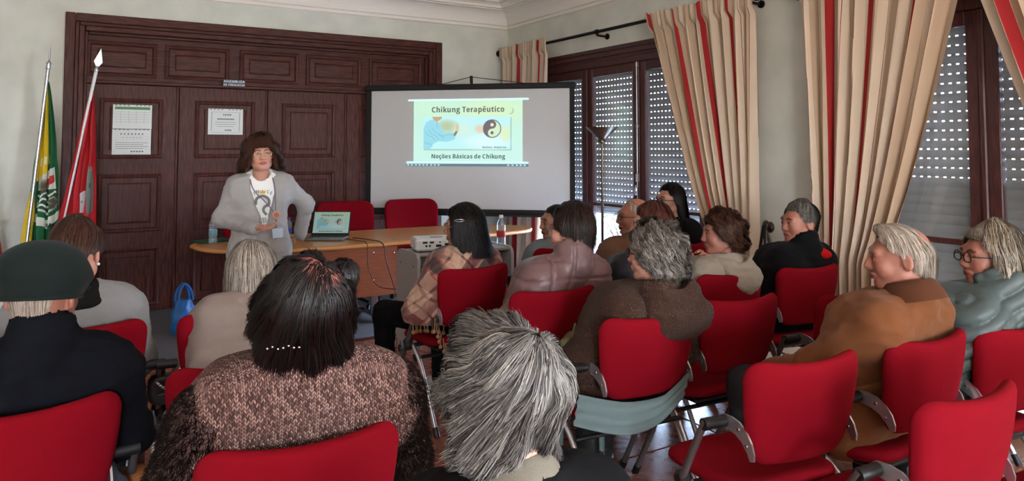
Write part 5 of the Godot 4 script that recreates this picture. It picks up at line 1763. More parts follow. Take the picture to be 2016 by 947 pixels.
func seated_pose(head: Vector3, yaw: float, pitch: float, roll: float, half: float, twist := 0.0) -> Pose:
	var p := Pose.new()
	p.head = head
	p.head_tf = Transform3D(Basis(Vector3.UP, deg_to_rad(yaw)) * Basis(Vector3(1, 0, 0), deg_to_rad(pitch)) * Basis(Vector3(0, 0, 1), deg_to_rad(roll)), head)
	p.neck = Vector3(head.x * 0.9, head.y - 0.135, minf(head.z + 0.045, -0.105))
	p.shc = Vector3(head.x * 0.75, head.y - 0.19, minf(head.z + 0.04, -0.135))
	p.pelvis.z = -0.28
	p.waist = Vector3(p.shc.x * 0.4, 0.70, -0.26)
	p.chest = Vector3(p.shc.x * 0.8, lerpf(0.70, p.shc.y, 0.62), minf(lerpf(-0.22, p.shc.z, 0.75), -0.2))
	p.lat = Basis(Vector3.UP, deg_to_rad(twist)) * Vector3(1, 0, 0)
	for s in [-1.0, 1.0]:
		p.sh.append(p.shc + p.lat * s * half + Vector3(0, -0.015, 0))
		p.el.append(p.shc + p.lat * s * (half + 0.055) + Vector3(0, -0.25, -0.08))
		p.wr.append(Vector3(s * 0.09, 0.625, -0.44))
		p.hip.append(p.pelvis + Vector3(s * 0.085, -0.01, 0))
		p.knee.append(Vector3(s * 0.11, 0.515, -0.66))
		p.ank.append(Vector3(s * 0.11, 0.1, -0.62))
	return p

func top_field(p: Pose, fat: float, c: float, arm := 1.0, sleeves := true) -> Field:
	var f := Field.new()
	f.cell = c
	var l := p.lat
	if p.pelvis.y < 0.7:  # keep the seated back in front of the chair's backrest
		p.pelvis.z = minf(p.pelvis.z, -0.13 - 0.148 * fat)
		p.waist.z = minf(p.waist.z, -0.12 - 0.117 * fat)
		p.chest.z = minf(p.chest.z, -0.095 - 0.115 * fat)
	f.cap(p.pelvis - Vector3(0.07, -0.01, -0.02) * fat, p.pelvis + Vector3(0.07, 0.01, 0.02) * fat, 0.128 * fat, 0.128 * fat, 0.05)
	f.cap(p.waist - l * 0.065 * fat, p.waist + l * 0.065 * fat, 0.117 * fat, 0.117 * fat, 0.07)
	f.cap(p.chest - l * 0.075 * fat, p.chest + l * 0.075 * fat, 0.115 * fat, 0.115 * fat, 0.07)
	var hw: float = (p.sh[1] - p.sh[0]).length() / 2
	f.cap(p.shc - l * (hw - 0.035) - Vector3(0, 0.03, 0), p.shc + l * (hw - 0.035) - Vector3(0, 0.03, 0), 0.066 * lerpf(1.0, fat, 0.4), 0.066 * lerpf(1.0, fat, 0.4), 0.08)
	f.cap(p.neck - Vector3(0, 0.015, -0.005), p.sh[0] + l * 0.03, 0.054, 0.045, 0.07)
	f.cap(p.neck - Vector3(0, 0.015, -0.005), p.sh[1] - l * 0.03, 0.054, 0.045, 0.07)
	var ur := 0.09 * lerpf(1.0, fat, 0.3)
	var uc := Vector3(p.shc.x, p.shc.y - 0.07, minf(p.shc.z + 0.005, -0.08 - ur) if p.pelvis.y < 0.7 else p.shc.z)
	f.cap(uc - l * 0.09, uc + l * 0.09, ur, ur, 0.08)
	if sleeves:
		for s in 2: add_sleeve(f, p, s, arm)
	return f

func add_sleeve(f: Field, p: Pose, s: int, arm: float) -> void:
	f.cap(p.sh[s] - Vector3(0, 0.03, 0), p.el[s], 0.058 * lerpf(1.0, arm, 0.6), 0.053 * lerpf(1.0, arm, 0.8), 0.07)
	f.cap(p.el[s], p.wr[s], 0.052 * lerpf(1.0, arm, 0.8), 0.042 * lerpf(1.0, arm, 0.6), 0.04)

func wrinkles(amp: float, sd: int, freq := 7.0) -> Callable:
	var n1 := noise(freq, 2, sd); var n2 := noise(freq * 2.6, 2, sd + 5)
	return func(q: Vector3, _n: Vector3) -> float:
		var a := n1.get_noise_3d(q.x * 0.8 + q.y * 0.5, q.y * 1.3, q.z)
		return amp * (0.55 - 2.2 * absf(a)) * 0.8 + amp * 0.35 * n2.get_noise_3d(q.x, q.y * 1.4, q.z)

func make_body(t: Node3D, p: Pose, kind: String, sk: Material, lean := 1.0, hands := [0.9, 0.9], hand_bases := []) -> void:
	var mb := MB.new()
	var f := Field.new()
	f.cell = 0.018
	f.cap(p.neck - Vector3(0, 0.03, 0), p.head + Vector3(0, -0.07, 0.02), 0.05, 0.045, 0.02)
	f.cap(p.shc - p.lat * 0.08 - Vector3(0, 0.035, 0), p.shc + p.lat * 0.08 - Vector3(0, 0.035, 0), 0.036, 0.036, 0.02)
	f.cap(p.chest - p.lat * 0.05 + Vector3(0, 0, -0.01), p.chest + p.lat * 0.05 + Vector3(0, 0, -0.01), 0.07 * lean, 0.07 * lean, 0.02)
	f.cap(p.waist - p.lat * 0.04, p.waist + p.lat * 0.04, 0.072 * lean, 0.072 * lean, 0.02)
	f.cap(p.pelvis - Vector3(0.05, 0, 0), p.pelvis + Vector3(0.05, 0, 0), 0.09, 0.09, 0.05)
	for s in 2:
		f.cap(p.shc - Vector3(0, 0.035, 0), p.sh[s] - Vector3(0, 0.035, 0), 0.036, 0.034, 0.015)
		f.cap(p.sh[s] - Vector3(0, 0.035, 0), p.el[s], 0.036, 0.032, 0.015)
		f.cap(p.el[s], p.wr[s], 0.036, 0.027, 0.02)
		f.cap(p.hip[s], p.knee[s], 0.07, 0.05, 0.03)
		f.cap(p.knee[s], p.ank[s], 0.048, 0.036, 0.02)
		f.cap(p.ank[s] - Vector3(0, 0.04, -0.02), p.ank[s] + Vector3(0, -0.062, -0.13), 0.032, 0.026, 0.02)
	f.build(mb)
	add_mesh(mb, head_mesh(kind), p.head_tf)
	for s in 2:
		var b: Basis
		if hand_bases.size() > s and hand_bases[s] != null: b = hand_bases[s]
		else:
			var d: Vector3 = (p.wr[s] - p.el[s]).normalized()
			var z := -(d + Vector3(0, -0.15, 0)).normalized()
			var x := Vector3.UP.cross(z).normalized()
			b = Basis(x, z.cross(x), z)
		if s == 1: b = b * Basis.from_scale(Vector3(-1, 1, 1))
		add_mesh(mb, hand_mesh(hands[s]), Transform3D(b, p.wr[s]))
	obj("body", mb, sk, t)

func make_legs(t: Node3D, p: Pose, m: Material, shoe: Material, fat := 1.0) -> void:
	var mb := MB.new()
	var f := Field.new()
	f.cell = 0.015
	f.cap(p.pelvis - Vector3(0.07, 0, -0.02), p.pelvis + Vector3(0.07, 0, 0.02), 0.105 * fat, 0.105 * fat, 0.03)
	for s in 2:
		f.cap(p.hip[s], p.knee[s], 0.088 * fat, 0.066 * fat, 0.03)
		f.cap(p.knee[s], p.ank[s] - Vector3(0, 0.01, 0), 0.064 * fat, 0.052, 0.03)
	f.jitter = wrinkles(0.006, 3)
	f.build(mb)
	obj("trousers", mb, m, t)
	for s in 2:
		mb = MB.new()
		f = Field.new()
		f.cell = 0.009
		var a: Vector3 = p.ank[s]
		f.cap(a + Vector3(0, -0.045, 0.03), a + Vector3(0, -0.055, -0.04), 0.042, 0.04, 0.02)
		f.cap(a + Vector3(0, -0.055, -0.04), a + Vector3(0, -0.066, -0.15), 0.04, 0.032, 0.02)
		f.cap(a + Vector3(0, -0.02, 0.02), a + Vector3(0, 0.02, 0.01), 0.038, 0.036, 0.02)
		f.cut_plane(Vector3(0, 0.008, 0), Vector3.DOWN)
		f.build(mb)
		obj("shoe", mb, shoe, t)

func garment(t: Node3D, called: String, f: Field, m: Material) -> MB:
	var mb := MB.new()
	f.build(mb)
	obj(called, mb, m, t)
	return mb

func collar(f: Field, p: Pose, h: float, r: float, thick := 0.016) -> void:
	f.cap(p.neck - Vector3(0, 0.02, 0), p.neck + Vector3(0, h, -h * 0.3), r + thick, r + thick * 0.8, 0.015)
	f.cut_cap(p.neck + Vector3(0, -0.06, -0.02), p.neck + Vector3(0, h + 0.1, -h * 0.3 - 0.03), r, r * 1.05, 0.006)

func fold_collar(t: Node3D, p: Pose, r: float, m: Material) -> void:  # turned-down collar lying round the neck, lower in front
	var mb := MB.new()
	mb.lathe([Vector2(r + 0.034, -0.042), Vector2(r + 0.03, -0.02), Vector2(r + 0.014, 0.012), Vector2(r + 0.004, 0.028), Vector2(r - 0.006, 0.03), Vector2(r - 0.01, 0.02), Vector2(r - 0.008, -0.03)], p.neck + Vector3(0, 0.024, -0.002), 40, Basis(Vector3(1, 0, 0), -0.25), true)
	obj("collar", mb, m, t)

const TALK := Vector3(1.13, 1.45, -5.34)
func L(r: float, g: float, b: float) -> Color:
	return Color(r, g, b).srgb_to_linear()

func sitter(label: String, at: Vector3, turn: float, head_world: Vector3, dyaw := 0.0, pitch := 0.0, roll := 0.0, half := 0.165, twist := 0.0) -> Array:
	var t := thing("person", label, "person", at, turn)
	var local := Basis(Vector3.UP, deg_to_rad(turn)).inverse() * (head_world - at)
	local.z = minf(local.z, -0.155)
	var yaw := rad_to_deg(atan2(head_world.x - TALK.x, head_world.z - TALK.z)) - turn
	return [t, seated_pose(local, yaw + dyaw, pitch, roll, half, twist)]

func short_ends(front: float, side: float, nape: float, ear := 0.02) -> Array:
	return [[0, front], [34, front], [62, lerpf(front, ear, 0.6)], [80, ear], [96, ear - 0.01], [118, side], [150, nape], [180, nape]]

func simple_hair(ends: Array, over := {}) -> Hair:
	var h := Hair.new()
	h.ends = ends
	for k in over: h.set(k, over[k])
	return h

func image_tex(im: Image) -> ImageTexture:
	return ImageTexture.create_from_image(im)

func knit_texture(height: bool) -> ImageTexture:
	var g := RandomNumberGenerator.new()
	g.seed = 5
	var W := 256
	var im := Image.create(W, W, false, Image.FORMAT_RGB8)
	var cols := 8; var rows := 12
	var tint := []
	for i in cols * rows * 2: tint.append(g.randf())
	for y in W:
		for x in W:
			var cx := float(x) / W * cols; var c := int(cx); var u := cx - c
			var half := 0 if u < 0.5 else 1
			var w := (u if half == 0 else 1.0 - u) * 2.0   # 0 at the gutter, 1 at the middle of the V
			var ry := float(y) / W * rows - w * 0.7 + rows
			var r := int(ry) % rows; var v := ry - int(ry)
			var hgt := pow(maxf(0.0, sin(PI * clampf(w * 0.86 + 0.07, 0, 1))), 0.7) * pow(maxf(0.0, sin(PI * v)), 0.6)
			if height:
				im.set_pixel(x, y, Color(hgt, hgt, hgt))
			else:
				var k: float = tint[(r * cols + c) * 2 + half]
				var col := Color(0.33, 0.19, 0.17).lerp(Color(0.76, 0.58, 0.53), clampf(k * 1.25 - 0.15, 0, 1))
				col = Color(0.16, 0.08, 0.08).lerp(col, clampf(hgt * 1.5, 0, 1))
				im.set_pixel(x, y, col)
	return image_tex(im)

func plaid_texture() -> ImageTexture:
	var W := 384
	var im := Image.create(W, W, false, Image.FORMAT_RGB8)
	var band := func(q: float) -> Color:
		if q < 0.2: return Color(0.36, 0.12, 0.14)
		if q < 0.26: return Color(0.72, 0.58, 0.52)
		if q < 0.42: return Color(0.2, 0.14, 0.15)
		if q < 0.46: return Color(0.62, 0.2, 0.2)
		if q < 0.72: return Color(0.78, 0.69, 0.62)
		if q < 0.76: return Color(0.3, 0.18, 0.17)
		return Color(0.82, 0.74, 0.67)
	for y in W:
		for x in W:
			var a: Color = band.call(fposmod(float(x + y) / W, 1.0)); var b: Color = band.call(fposmod(float(x - y) / W, 1.0))
			var c := a * b * 1.35 if (x + y * 3) % 4 < 2 else a.lerp(b, 0.5) * 0.9
			im.set_pixel(x, y, c)
	return image_tex(im)

func people() -> void:
	var hm := mat("hair_fibre", Color(1, 1, 1), 0.42)
	hm.vertex_color_use_as_albedo = true
	hm.metallic_specular = 0.4
	skin("skin_light", Color(0.76, 0.54, 0.46)); skin("skin_ruddy", Color(0.6, 0.38, 0.31)); skin("skin_tan", Color(0.6, 0.41, 0.33))
	mat("shoe_dark", Color(0.07, 0.06, 0.06), 0.5)
	cloth("dark_trousers", Color(0.06, 0.06, 0.07)); cloth("grey_trousers", Color(0.2, 0.2, 0.22)); cloth("teal_trousers", Color(0.47, 0.54, 0.53))
	var lg := mat("lens_glass", Color(1, 1, 1, 0.03), 0.02)
	lg.transparency = BaseMaterial3D.TRANSPARENCY_ALPHA; lg.metallic_specular = 0.2
	mat("thin_gold", Color(0.72, 0.6, 0.45), 0.3, 0.8)
	presenter()
	grey_coat_woman()
	cap_man()
	bob_woman()
	knit_woman()
	grey_foreground()
	plaid_woman()
	window_rows()
	right_rows()

func presenter() -> void:
	var t := thing("person", "standing presenter in a long light grey cardigan, one palm raised", "person", Vector3(1.14, 0.016, -5.33), 168)
	var p := Pose.new()
	p.head = Vector3(0.005, 1.452, -0.03)
	p.head_tf = Transform3D(Basis(Vector3.UP, deg_to_rad(8)) * Basis(Vector3(1, 0, 0), 0.03) * Basis(Vector3(0, 0, 1), deg_to_rad(-4)), p.head)
	p.neck = Vector3(0, 1.31, 0.01); p.shc = Vector3(0, 1.255, 0.02); p.chest = Vector3(0, 1.12, 0.0); p.waist = Vector3(0, 0.97, 0.0); p.pelvis = Vector3(0.0, 0.82, 0.01)
	p.sh = [Vector3(-0.165, 1.255, 0.02), Vector3(0.165, 1.25, 0.015)]
	p.el = [Vector3(-0.315, 1.08, 0.1), Vector3(0.255, 1.0, 0.02)]
	p.wr = [Vector3(-0.285, 0.85, 0.2), Vector3(0.035, 0.955, -0.235)]
	p.hip = [Vector3(-0.085, 0.8, 0.01), Vector3(0.085, 0.8, 0.01)]
	p.knee = [Vector3(-0.1, 0.45, 0), Vector3(0.095, 0.45, -0.02)]
	p.ank = [Vector3(-0.11, 0.09, 0.02), Vector3(0.1, 0.09, 0.0)]
	var hb := [Basis(Vector3(-0.8, 0.1, 0.6).normalized(), Vector3(0.1, 0.9, 0.3).normalized(), Vector3(-0.35, 0.75, -0.6).normalized()).orthonormalized(), null]
	var z := Vector3(0.93, 0.02, 0.35).normalized()      # fingers towards -z of this basis: across the body, palm up
	var y := Vector3(0.1, -0.95, 0.3); y = (y - z * y.dot(z)).normalized()
	hb[1] = Basis(y.cross(z), y, z)
	make_body(t, p, "woman", M.skin_light, 0.9, [0.5, 0.42], hb)
	make_legs(t, p, M.dark_trousers, M.shoe_dark, 0.95)
	# white printed shirt
	var f := top_field(p, 0.86, 0.011, 0.8, false)
	f.cut_cap(p.neck + Vector3(0, -0.005, -0.03), p.neck + Vector3(0, 0.2, -0.05), 0.062, 0.08, 0.006)
	var shirt_f := garment(t, "shirt", f, cloth("shirt_white", Color(0.93, 0.92, 0.9), 0.0))
	# open cardigan
	f = top_field(p, 1.0, 0.0095, 1.08)
	f.cap(Vector3(-0.075, 0.74, 0.02), Vector3(0.075, 0.74, 0.02), 0.145, 0.145, 0.06)
	f.cap(Vector3(-0.085, 0.56, 0.02), Vector3(0.085, 0.56, 0.02), 0.135, 0.15, 0.06)
	f.cap(p.wr[1] + Vector3(0.035, 0, 0.02), p.wr[1] + Vector3(0.012, 0, 0.0), 0.047, 0.047, 0.01)
	f.cap(p.wr[0] + Vector3(0, 0.05, -0.02), p.wr[0] + Vector3(0, 0.025, -0.01), 0.046, 0.046, 0.01)
	f.cut_cap(Vector3(0.0, 1.33, -0.1), Vector3(-0.015, 1.2, -0.125), 0.092, 0.08, 0.008)
	f.cut_cap(Vector3(-0.015, 1.2, -0.125), Vector3(-0.03, 0.96, -0.13), 0.08, 0.034, 0.008)
	f.cut_cap(Vector3(-0.03, 0.96, -0.13), Vector3(-0.03, 0.4, -0.16), 0.026, 0.02, 0.008)
	f.cut_cap(p.neck + Vector3(0, -0.02, -0.02), p.neck + Vector3(0, 0.2, -0.05), 0.068, 0.085, 0.006)
	f.jitter = wrinkles(0.007, 41, 6.0)
	garment(t, "cardigan", f, cloth("cardigan_grey", Color(0.72, 0.7, 0.68), 0.5, 0.12, 0.4, 0.95, 6.0))
	# print on the shirt
	var pr := mat("print_grey", Color(0.45, 0.45, 0.44), 0.8); var yl := mat("print_yellow", Color(0.8, 0.66, 0.25), 0.8)
	var back := Basis(Vector3.UP, PI)
	var zf := -0.132
	for q in [["I", 0.052, 1.178, 0.3], ["N", 0.032, 1.188, 0.15], ["C", -0.038, 1.188, -0.15], ["E", -0.058, 1.178, -0.3]]:
		words(q[0], 0.03, pr, t, Vector3(q[1] - 0.01, q[2], zf - 0.006), back * Basis(Vector3(0, 0, 1), q[3]), "print_letter", true)
	var mb := MB.new()
	mb.prism(PackedVector2Array([Vector2(-0.016, 0), Vector2(-0.02, 0.026), Vector2(-0.008, 0.014), Vector2(0, 0.03), Vector2(0.008, 0.014), Vector2(0.02, 0.026), Vector2(0.016, 0)]), 0.003, Transform3D(back, Vector3(-0.012, 1.175, zf - 0.004)))
	obj("print_crown", mb, yl, t)
	mb = MB.new()
	mb.tube(spline([Vector3(0.03, 1.1, zf), Vector3(0.026, 1.14, zf - 0.002), Vector3(-0.012, 1.16, zf - 0.004), Vector3(-0.05, 1.14, zf - 0.002), Vector3(-0.055, 1.1, zf), Vector3(-0.03, 1.085, zf - 0.004), Vector3(-0.02, 1.06, zf - 0.004), Vector3(-0.04, 1.03, zf - 0.002)], 5), 0.0095, 6)
	for k in 4: mb.tube([Vector3(-0.0 - k * 0.012, 1.01, zf - 0.002), Vector3(0.004 - k * 0.014, 0.97, zf)], 0.003, 5)
	obj("print_drawing", mb, pr, t)
	# lanyard, wooden medallion, badge
	mb = MB.new()
	mb.tube(spline([Vector3(0.075, 1.3, 0.03), Vector3(0.07, 1.27, -0.07), Vector3(0.045, 1.2, -0.13), Vector3(-0.03, 1.12, -0.15), Vector3(-0.09, 1.05, -0.15)], 6), 0.0035, 6)
	mb.tube(spline([Vector3(-0.075, 1.3, 0.03), Vector3(-0.08, 1.27, -0.08), Vector3(-0.095, 1.18, -0.135), Vector3(-0.1, 1.05, -0.15), Vector3(-0.105, 0.94, -0.162)], 6), 0.0035, 6)
	obj("lanyard", mb, mat("lanyard_violet", Color(0.42, 0.36, 0.48), 0.7), t)
	mb = MB.new()
	mb.lathe([Vector2(0, -0.004), Vector2(0.027, -0.004), Vector2(0.029, 0), Vector2(0.027, 0.004), Vector2(0, 0.004)], Vector3(-0.105, 1.03, -0.165), 22, Basis(Vector3(1, 0, 0), PI / 2))
	obj("wooden_medallion", mb, mat("medal_wood", Color(0.72, 0.56, 0.46), 0.6), t)
	mb = MB.new()
	mb.lathe([Vector2(0, 0), Vector2(0.017, 0), Vector2(0.016, 0.0015), Vector2(0, 0.0015)], Vector3(-0.105, 1.03, -0.169), 18, Basis(Vector3(1, 0, 0), -PI / 2))
	obj("medallion_picture", mb, mat("medal_pink", Color(0.66, 0.36, 0.3), 0.6), t)
	mb = MB.new()
	mb.box(Vector3(-0.115, 0.905, -0.172), Vector3(0.07, 0.065, 0.004), 0.002, Basis(Vector3(0, 0, 1), -0.08))
	obj("badge", mb, mat("badge_card", Color(0.7, 0.76, 0.82), 0.35), t)
	mb = MB.new()
	mb.lathe([Vector2(0.033, -0.008), Vector2(0.035, 0), Vector2(0.033, 0.008)], p.wr[0] + Vector3(0, 0.005, 0.0), 18, Basis(Vector3(1, 0, 0), 0.5))
	obj("wristwatch", mb, M.thin_gold, t)
	# fluffy brown bob with a fringe
	var h := simple_hair([[0, 0.04], [30, 0.036], [44, -0.03], [56, -0.1], [75, -0.135], [180, -0.14]], {"ax": 0.118, "azf": 0.108, "azb": 0.126, "top": 0.132, "flare": 0.2, "curl_in": 0.02, "bump": 0.03, "bump_f": 13.0, "wave": 0.008, "wave_f": 3.0, "apex": 0.0, "hug": 0.0})
	make_hair(t, p.head_tf * Transform3D(Basis.from_scale(Vector3(0.92, 0.94, 0.92)), Vector3(0, 0.0, 0.002)), h, [L(0.26, 0.16, 0.12), L(0.36, 0.22, 0.17), L(0.25, 0.15, 0.12), L(0.36, 0.23, 0.18)], 8000, 0.0012, 0.02, "hair", 0.05, 11)
	glasses(t, p.head_tf, M.thin_gold, 0.0026)

func grey_coat_woman() -> void:
	var a := sitter("person with short brown hair in a light grey coat, second row left", Vector3(0.03, 0, -3.10), -4, Vector3(0.02, 1.105, -3.29), 10, -4, 0, 0.17)
	var t: Node3D = a[0]; var p: Pose = a[1]
	make_body(t, p, "woman", M.skin_light)
	make_legs(t, p, M.dark_trousers, M.shoe_dark)
	var f := top_field(p, 1.08, 0.012, 1.15)
	f.cut_cap(p.neck + Vector3(0, 0.0, 0), p.neck + Vector3(0, 0.2, -0.05), 0.06, 0.08)
	f.jitter = wrinkles(0.006, 12)
	garment(t, "coat", f, cloth("felt_grey", Color(0.55, 0.54, 0.53), 0.4, 0.06, 0.3))
	f = Field.new()
	f.cell = 0.009
	f.cap(p.neck + Vector3(-0.04, -0.02, 0.015), p.neck + Vector3(0.04, -0.02, 0.015), 0.062, 0.062, 0.02)
	f.ell(p.neck + Vector3(0, -0.045, 0.03), Vector3(0.12, 0.035, 0.075), 0.03)
	f.cut_cap(p.neck + Vector3(0, -0.05, -0.02), p.neck + Vector3(0, 0.2, -0.05), 0.055, 0.07)
	garment(t, "dark_collar", f, cloth("collar_dark", Color(0.1, 0.09, 0.09)))
	var h := simple_hair(short_ends(0.06, -0.02, -0.085, -0.02), {"ax": 0.094, "azf": 0.105, "azb": 0.12, "top": 0.13, "flare": -0.25, "bump": 0.014, "bump_f": 10.0, "swirl": 0.5})
	make_hair(t, p.head_tf, h, [L(0.16, 0.1, 0.08), L(0.26, 0.16, 0.12), L(0.34, 0.2, 0.15), L(0.22, 0.13, 0.1)], 2600, 0.0016, 0.006)
	var mb := MB.new()
	mb.ball(p.head_tf * Vector3(0.083, -0.05, 0.012), Vector3.ONE * 0.006, 10)
	obj("earring", mb, M.white_plastic, t)

func cap_man() -> void:
	var a := sitter("man in a dark green flat cap and navy jacket at the left edge", Vector3(-0.09, 0, -2.18), 6, Vector3(-0.06, 1.108, -2.38), 0, -2, 0, 0.185)
	var t: Node3D = a[0]; var p: Pose = a[1]
	make_body(t, p, "old_man", M.skin_ruddy)
	make_legs(t, p, M.grey_trousers, M.shoe_dark)
	var f := top_field(p, 1.2, 0.0105, 1.25)
	collar(f, p, 0.035, 0.068, 0.02)
	f.jitter = wrinkles(0.011, 22, 5.0)
	garment(t, "jacket", f, cloth("navy_cloth", Color(0.045, 0.052, 0.08), 0.3, 0.05, 0.0))
	# grey-blue coat skirt hanging past the chair
	f = Field.new()
	f.cell = 0.011
	f.cap(Vector3(0.17, 0.62, -0.2), Vector3(0.24, 0.45, -0.16), 0.05, 0.075, 0.04)
	f.cap(Vector3(0.24, 0.45, -0.16), Vector3(0.2, 0.4, -0.3), 0.07, 0.05, 0.04)
	f.jitter = wrinkles(0.012, 27, 8.0)
	garment(t, "coat_skirt", f, cloth("denim_grey", Color(0.36, 0.4, 0.45)))
	var h := simple_hair(short_ends(0.05, -0.03, -0.07, 0.0), {"ax": 0.079, "azf": 0.09, "azb": 0.108, "top": 0.11, "flare": -0.22, "start": 0.45})
	make_hair(t, p.head_tf, h, [L(0.4, 0.33, 0.28), L(0.55, 0.48, 0.42), L(0.62, 0.56, 0.5)], 2600, 0.0011, 0.003)
	# flat cap: low crown drawn forward over a short peak
	var tf := p.head_tf * Transform3D(Basis(Vector3(1, 0, 0), deg_to_rad(-7)), Vector3(0, 0.022, 0.004))
	f = Field.new()
	f.cell = 0.006
	f.ell(Vector3(0, 0.034, 0.018), Vector3(0.112, 0.086, 0.124), 0.02)
	f.ell(Vector3(0, 0.018, -0.035), Vector3(0.106, 0.04, 0.105), 0.03)
	f.cap(Vector3(0, 0.0, 0.01), Vector3(0, 0.0, -0.02), 0.097, 0.094, 0.02)
	f.ell(Vector3(0, -0.012, -0.11), Vector3(0.085, 0.009, 0.055), 0.012)
	f.cut_plane(Vector3(0, -0.042, 0), Vector3.DOWN)
	f.cut_ell(Vector3(0, -0.04, 0.005), Vector3(0.082, 0.07, 0.1), 0.006)
	var mb := MB.new()
	f.build(mb, tf)
	obj("flat_cap", mb, cloth("cap_cloth", Color(0.1, 0.135, 0.125), 0.6, 0.1, 0.3, 0.95, 7.0), t)
	mb = MB.new()
	var ring := []
	for k in 33:
		var an := TAU * k / 32
		ring.append(tf * Vector3(0.095 * sin(an), -0.034, 0.008 + 0.102 * cos(an)))
	mb.tube(ring, 0.006, 6, false)
	obj("cap_band", mb, M.cap_cloth, t)

func bob_woman() -> void:
	var a := sitter("woman with a straight silver-blond bob and beige jacket", Vector3(0.58, 0, -3.03), -6, Vector3(0.645, 0.995, -3.14), 0, -6, 3, 0.17)
	var t: Node3D = a[0]; var p: Pose = a[1]
	p.el = [p.shc + Vector3(-0.21, -0.22, -0.06), p.shc + Vector3(0.2, -0.22, -0.1)]
	make_body(t, p, "woman", M.skin_light)
	make_legs(t, p, M.dark_trousers, M.shoe_dark)
	var f := top_field(p, 1.12, 0.0105, 1.2)
	# the jacket's back hangs over the backrest
	f.cap(Vector3(-0.09, 0.84, -0.05), Vector3(0.2, 0.86, -0.05), 0.085, 0.085, 0.08)
	f.cap(Vector3(-0.12, 0.7, -0.0), Vector3(0.2, 0.72, -0.0), 0.075, 0.075, 0.08)
	f.cap(Vector3(-0.15, 0.56, 0.0), Vector3(0.2, 0.56, 0.0), 0.065, 0.065, 0.08)
	f.cut_cap(p.neck + Vector3(0, 0.01, 0), p.neck + Vector3(0, 0.2, -0.05), 0.058, 0.08)
	f.jitter = wrinkles(0.008, 33, 5.0)
	garment(t, "jacket", f, cloth("beige_cloth", Color(0.56, 0.49, 0.45), 0.3, 0.05, 0.25))
	var h := simple_hair([[0, 0.05], [30, 0.03], [50, -0.09], [80, -0.125], [180, -0.135]], {"ax": 0.098, "azf": 0.112, "azb": 0.124, "top": 0.126, "flare": 0.13, "curl_in": 0.3, "bump": 0.008, "lock": 0.004, "locks": 17.0, "part": 0.012})
	make_hair(t, p.head_tf, h, [L(0.353, 0.311, 0.277), L(0.605, 0.554, 0.504), L(0.504, 0.454, 0.403), L(0.672, 0.63, 0.571), L(0.42, 0.37, 0.328)], 6500, 0.0013, 0.004, "hair", 0.012, 10)

func fur(mb: MB, n: int, len: float, width: float, cols: Array, sd: int) -> void:  # short hairs standing on what the mesh already holds
	var g := RandomNumberGenerator.new()
	g.seed = sd
	var tris := mb.ix.size() / 3
	for k in n:
		var q := (g.randi() % tris) * 3
		var a := mb.ix[q]
		var w := Vector3(g.randf(), g.randf(), g.randf()); w /= w.x + w.y + w.z
		var p := mb.v[mb.ix[q]] * w.x + mb.v[mb.ix[q + 1]] * w.y + mb.v[mb.ix[q + 2]] * w.z
		var nn := mb.n[a]
		var d := (nn + Vector3(g.randfn(), g.randfn() - 0.9, g.randfn()) * 0.55).normalized()
		var s := d.cross(Vector3(0.2, 0.3, 1)).normalized() * width
		mb.col = cols[g.randi() % cols.size()] * g.randf_range(0.7, 1.2)
		var m := p + d * len * 0.6 + Vector3(0, -len * 0.1, 0)
		var e := p + d * len + Vector3(g.randfn() * 0.25, -0.45, g.randfn() * 0.25) * len
		var i0 := mb.vert(p - s, nn); mb.vert(p + s, nn); mb.vert(m - s, nn); mb.vert(m + s, nn); mb.vert(e, nn)
		mb.ix.append_array(PackedInt32Array([i0, i0 + 1, i0 + 2, i0 + 1, i0 + 3, i0 + 2, i0 + 2, i0 + 3, i0 + 4]))

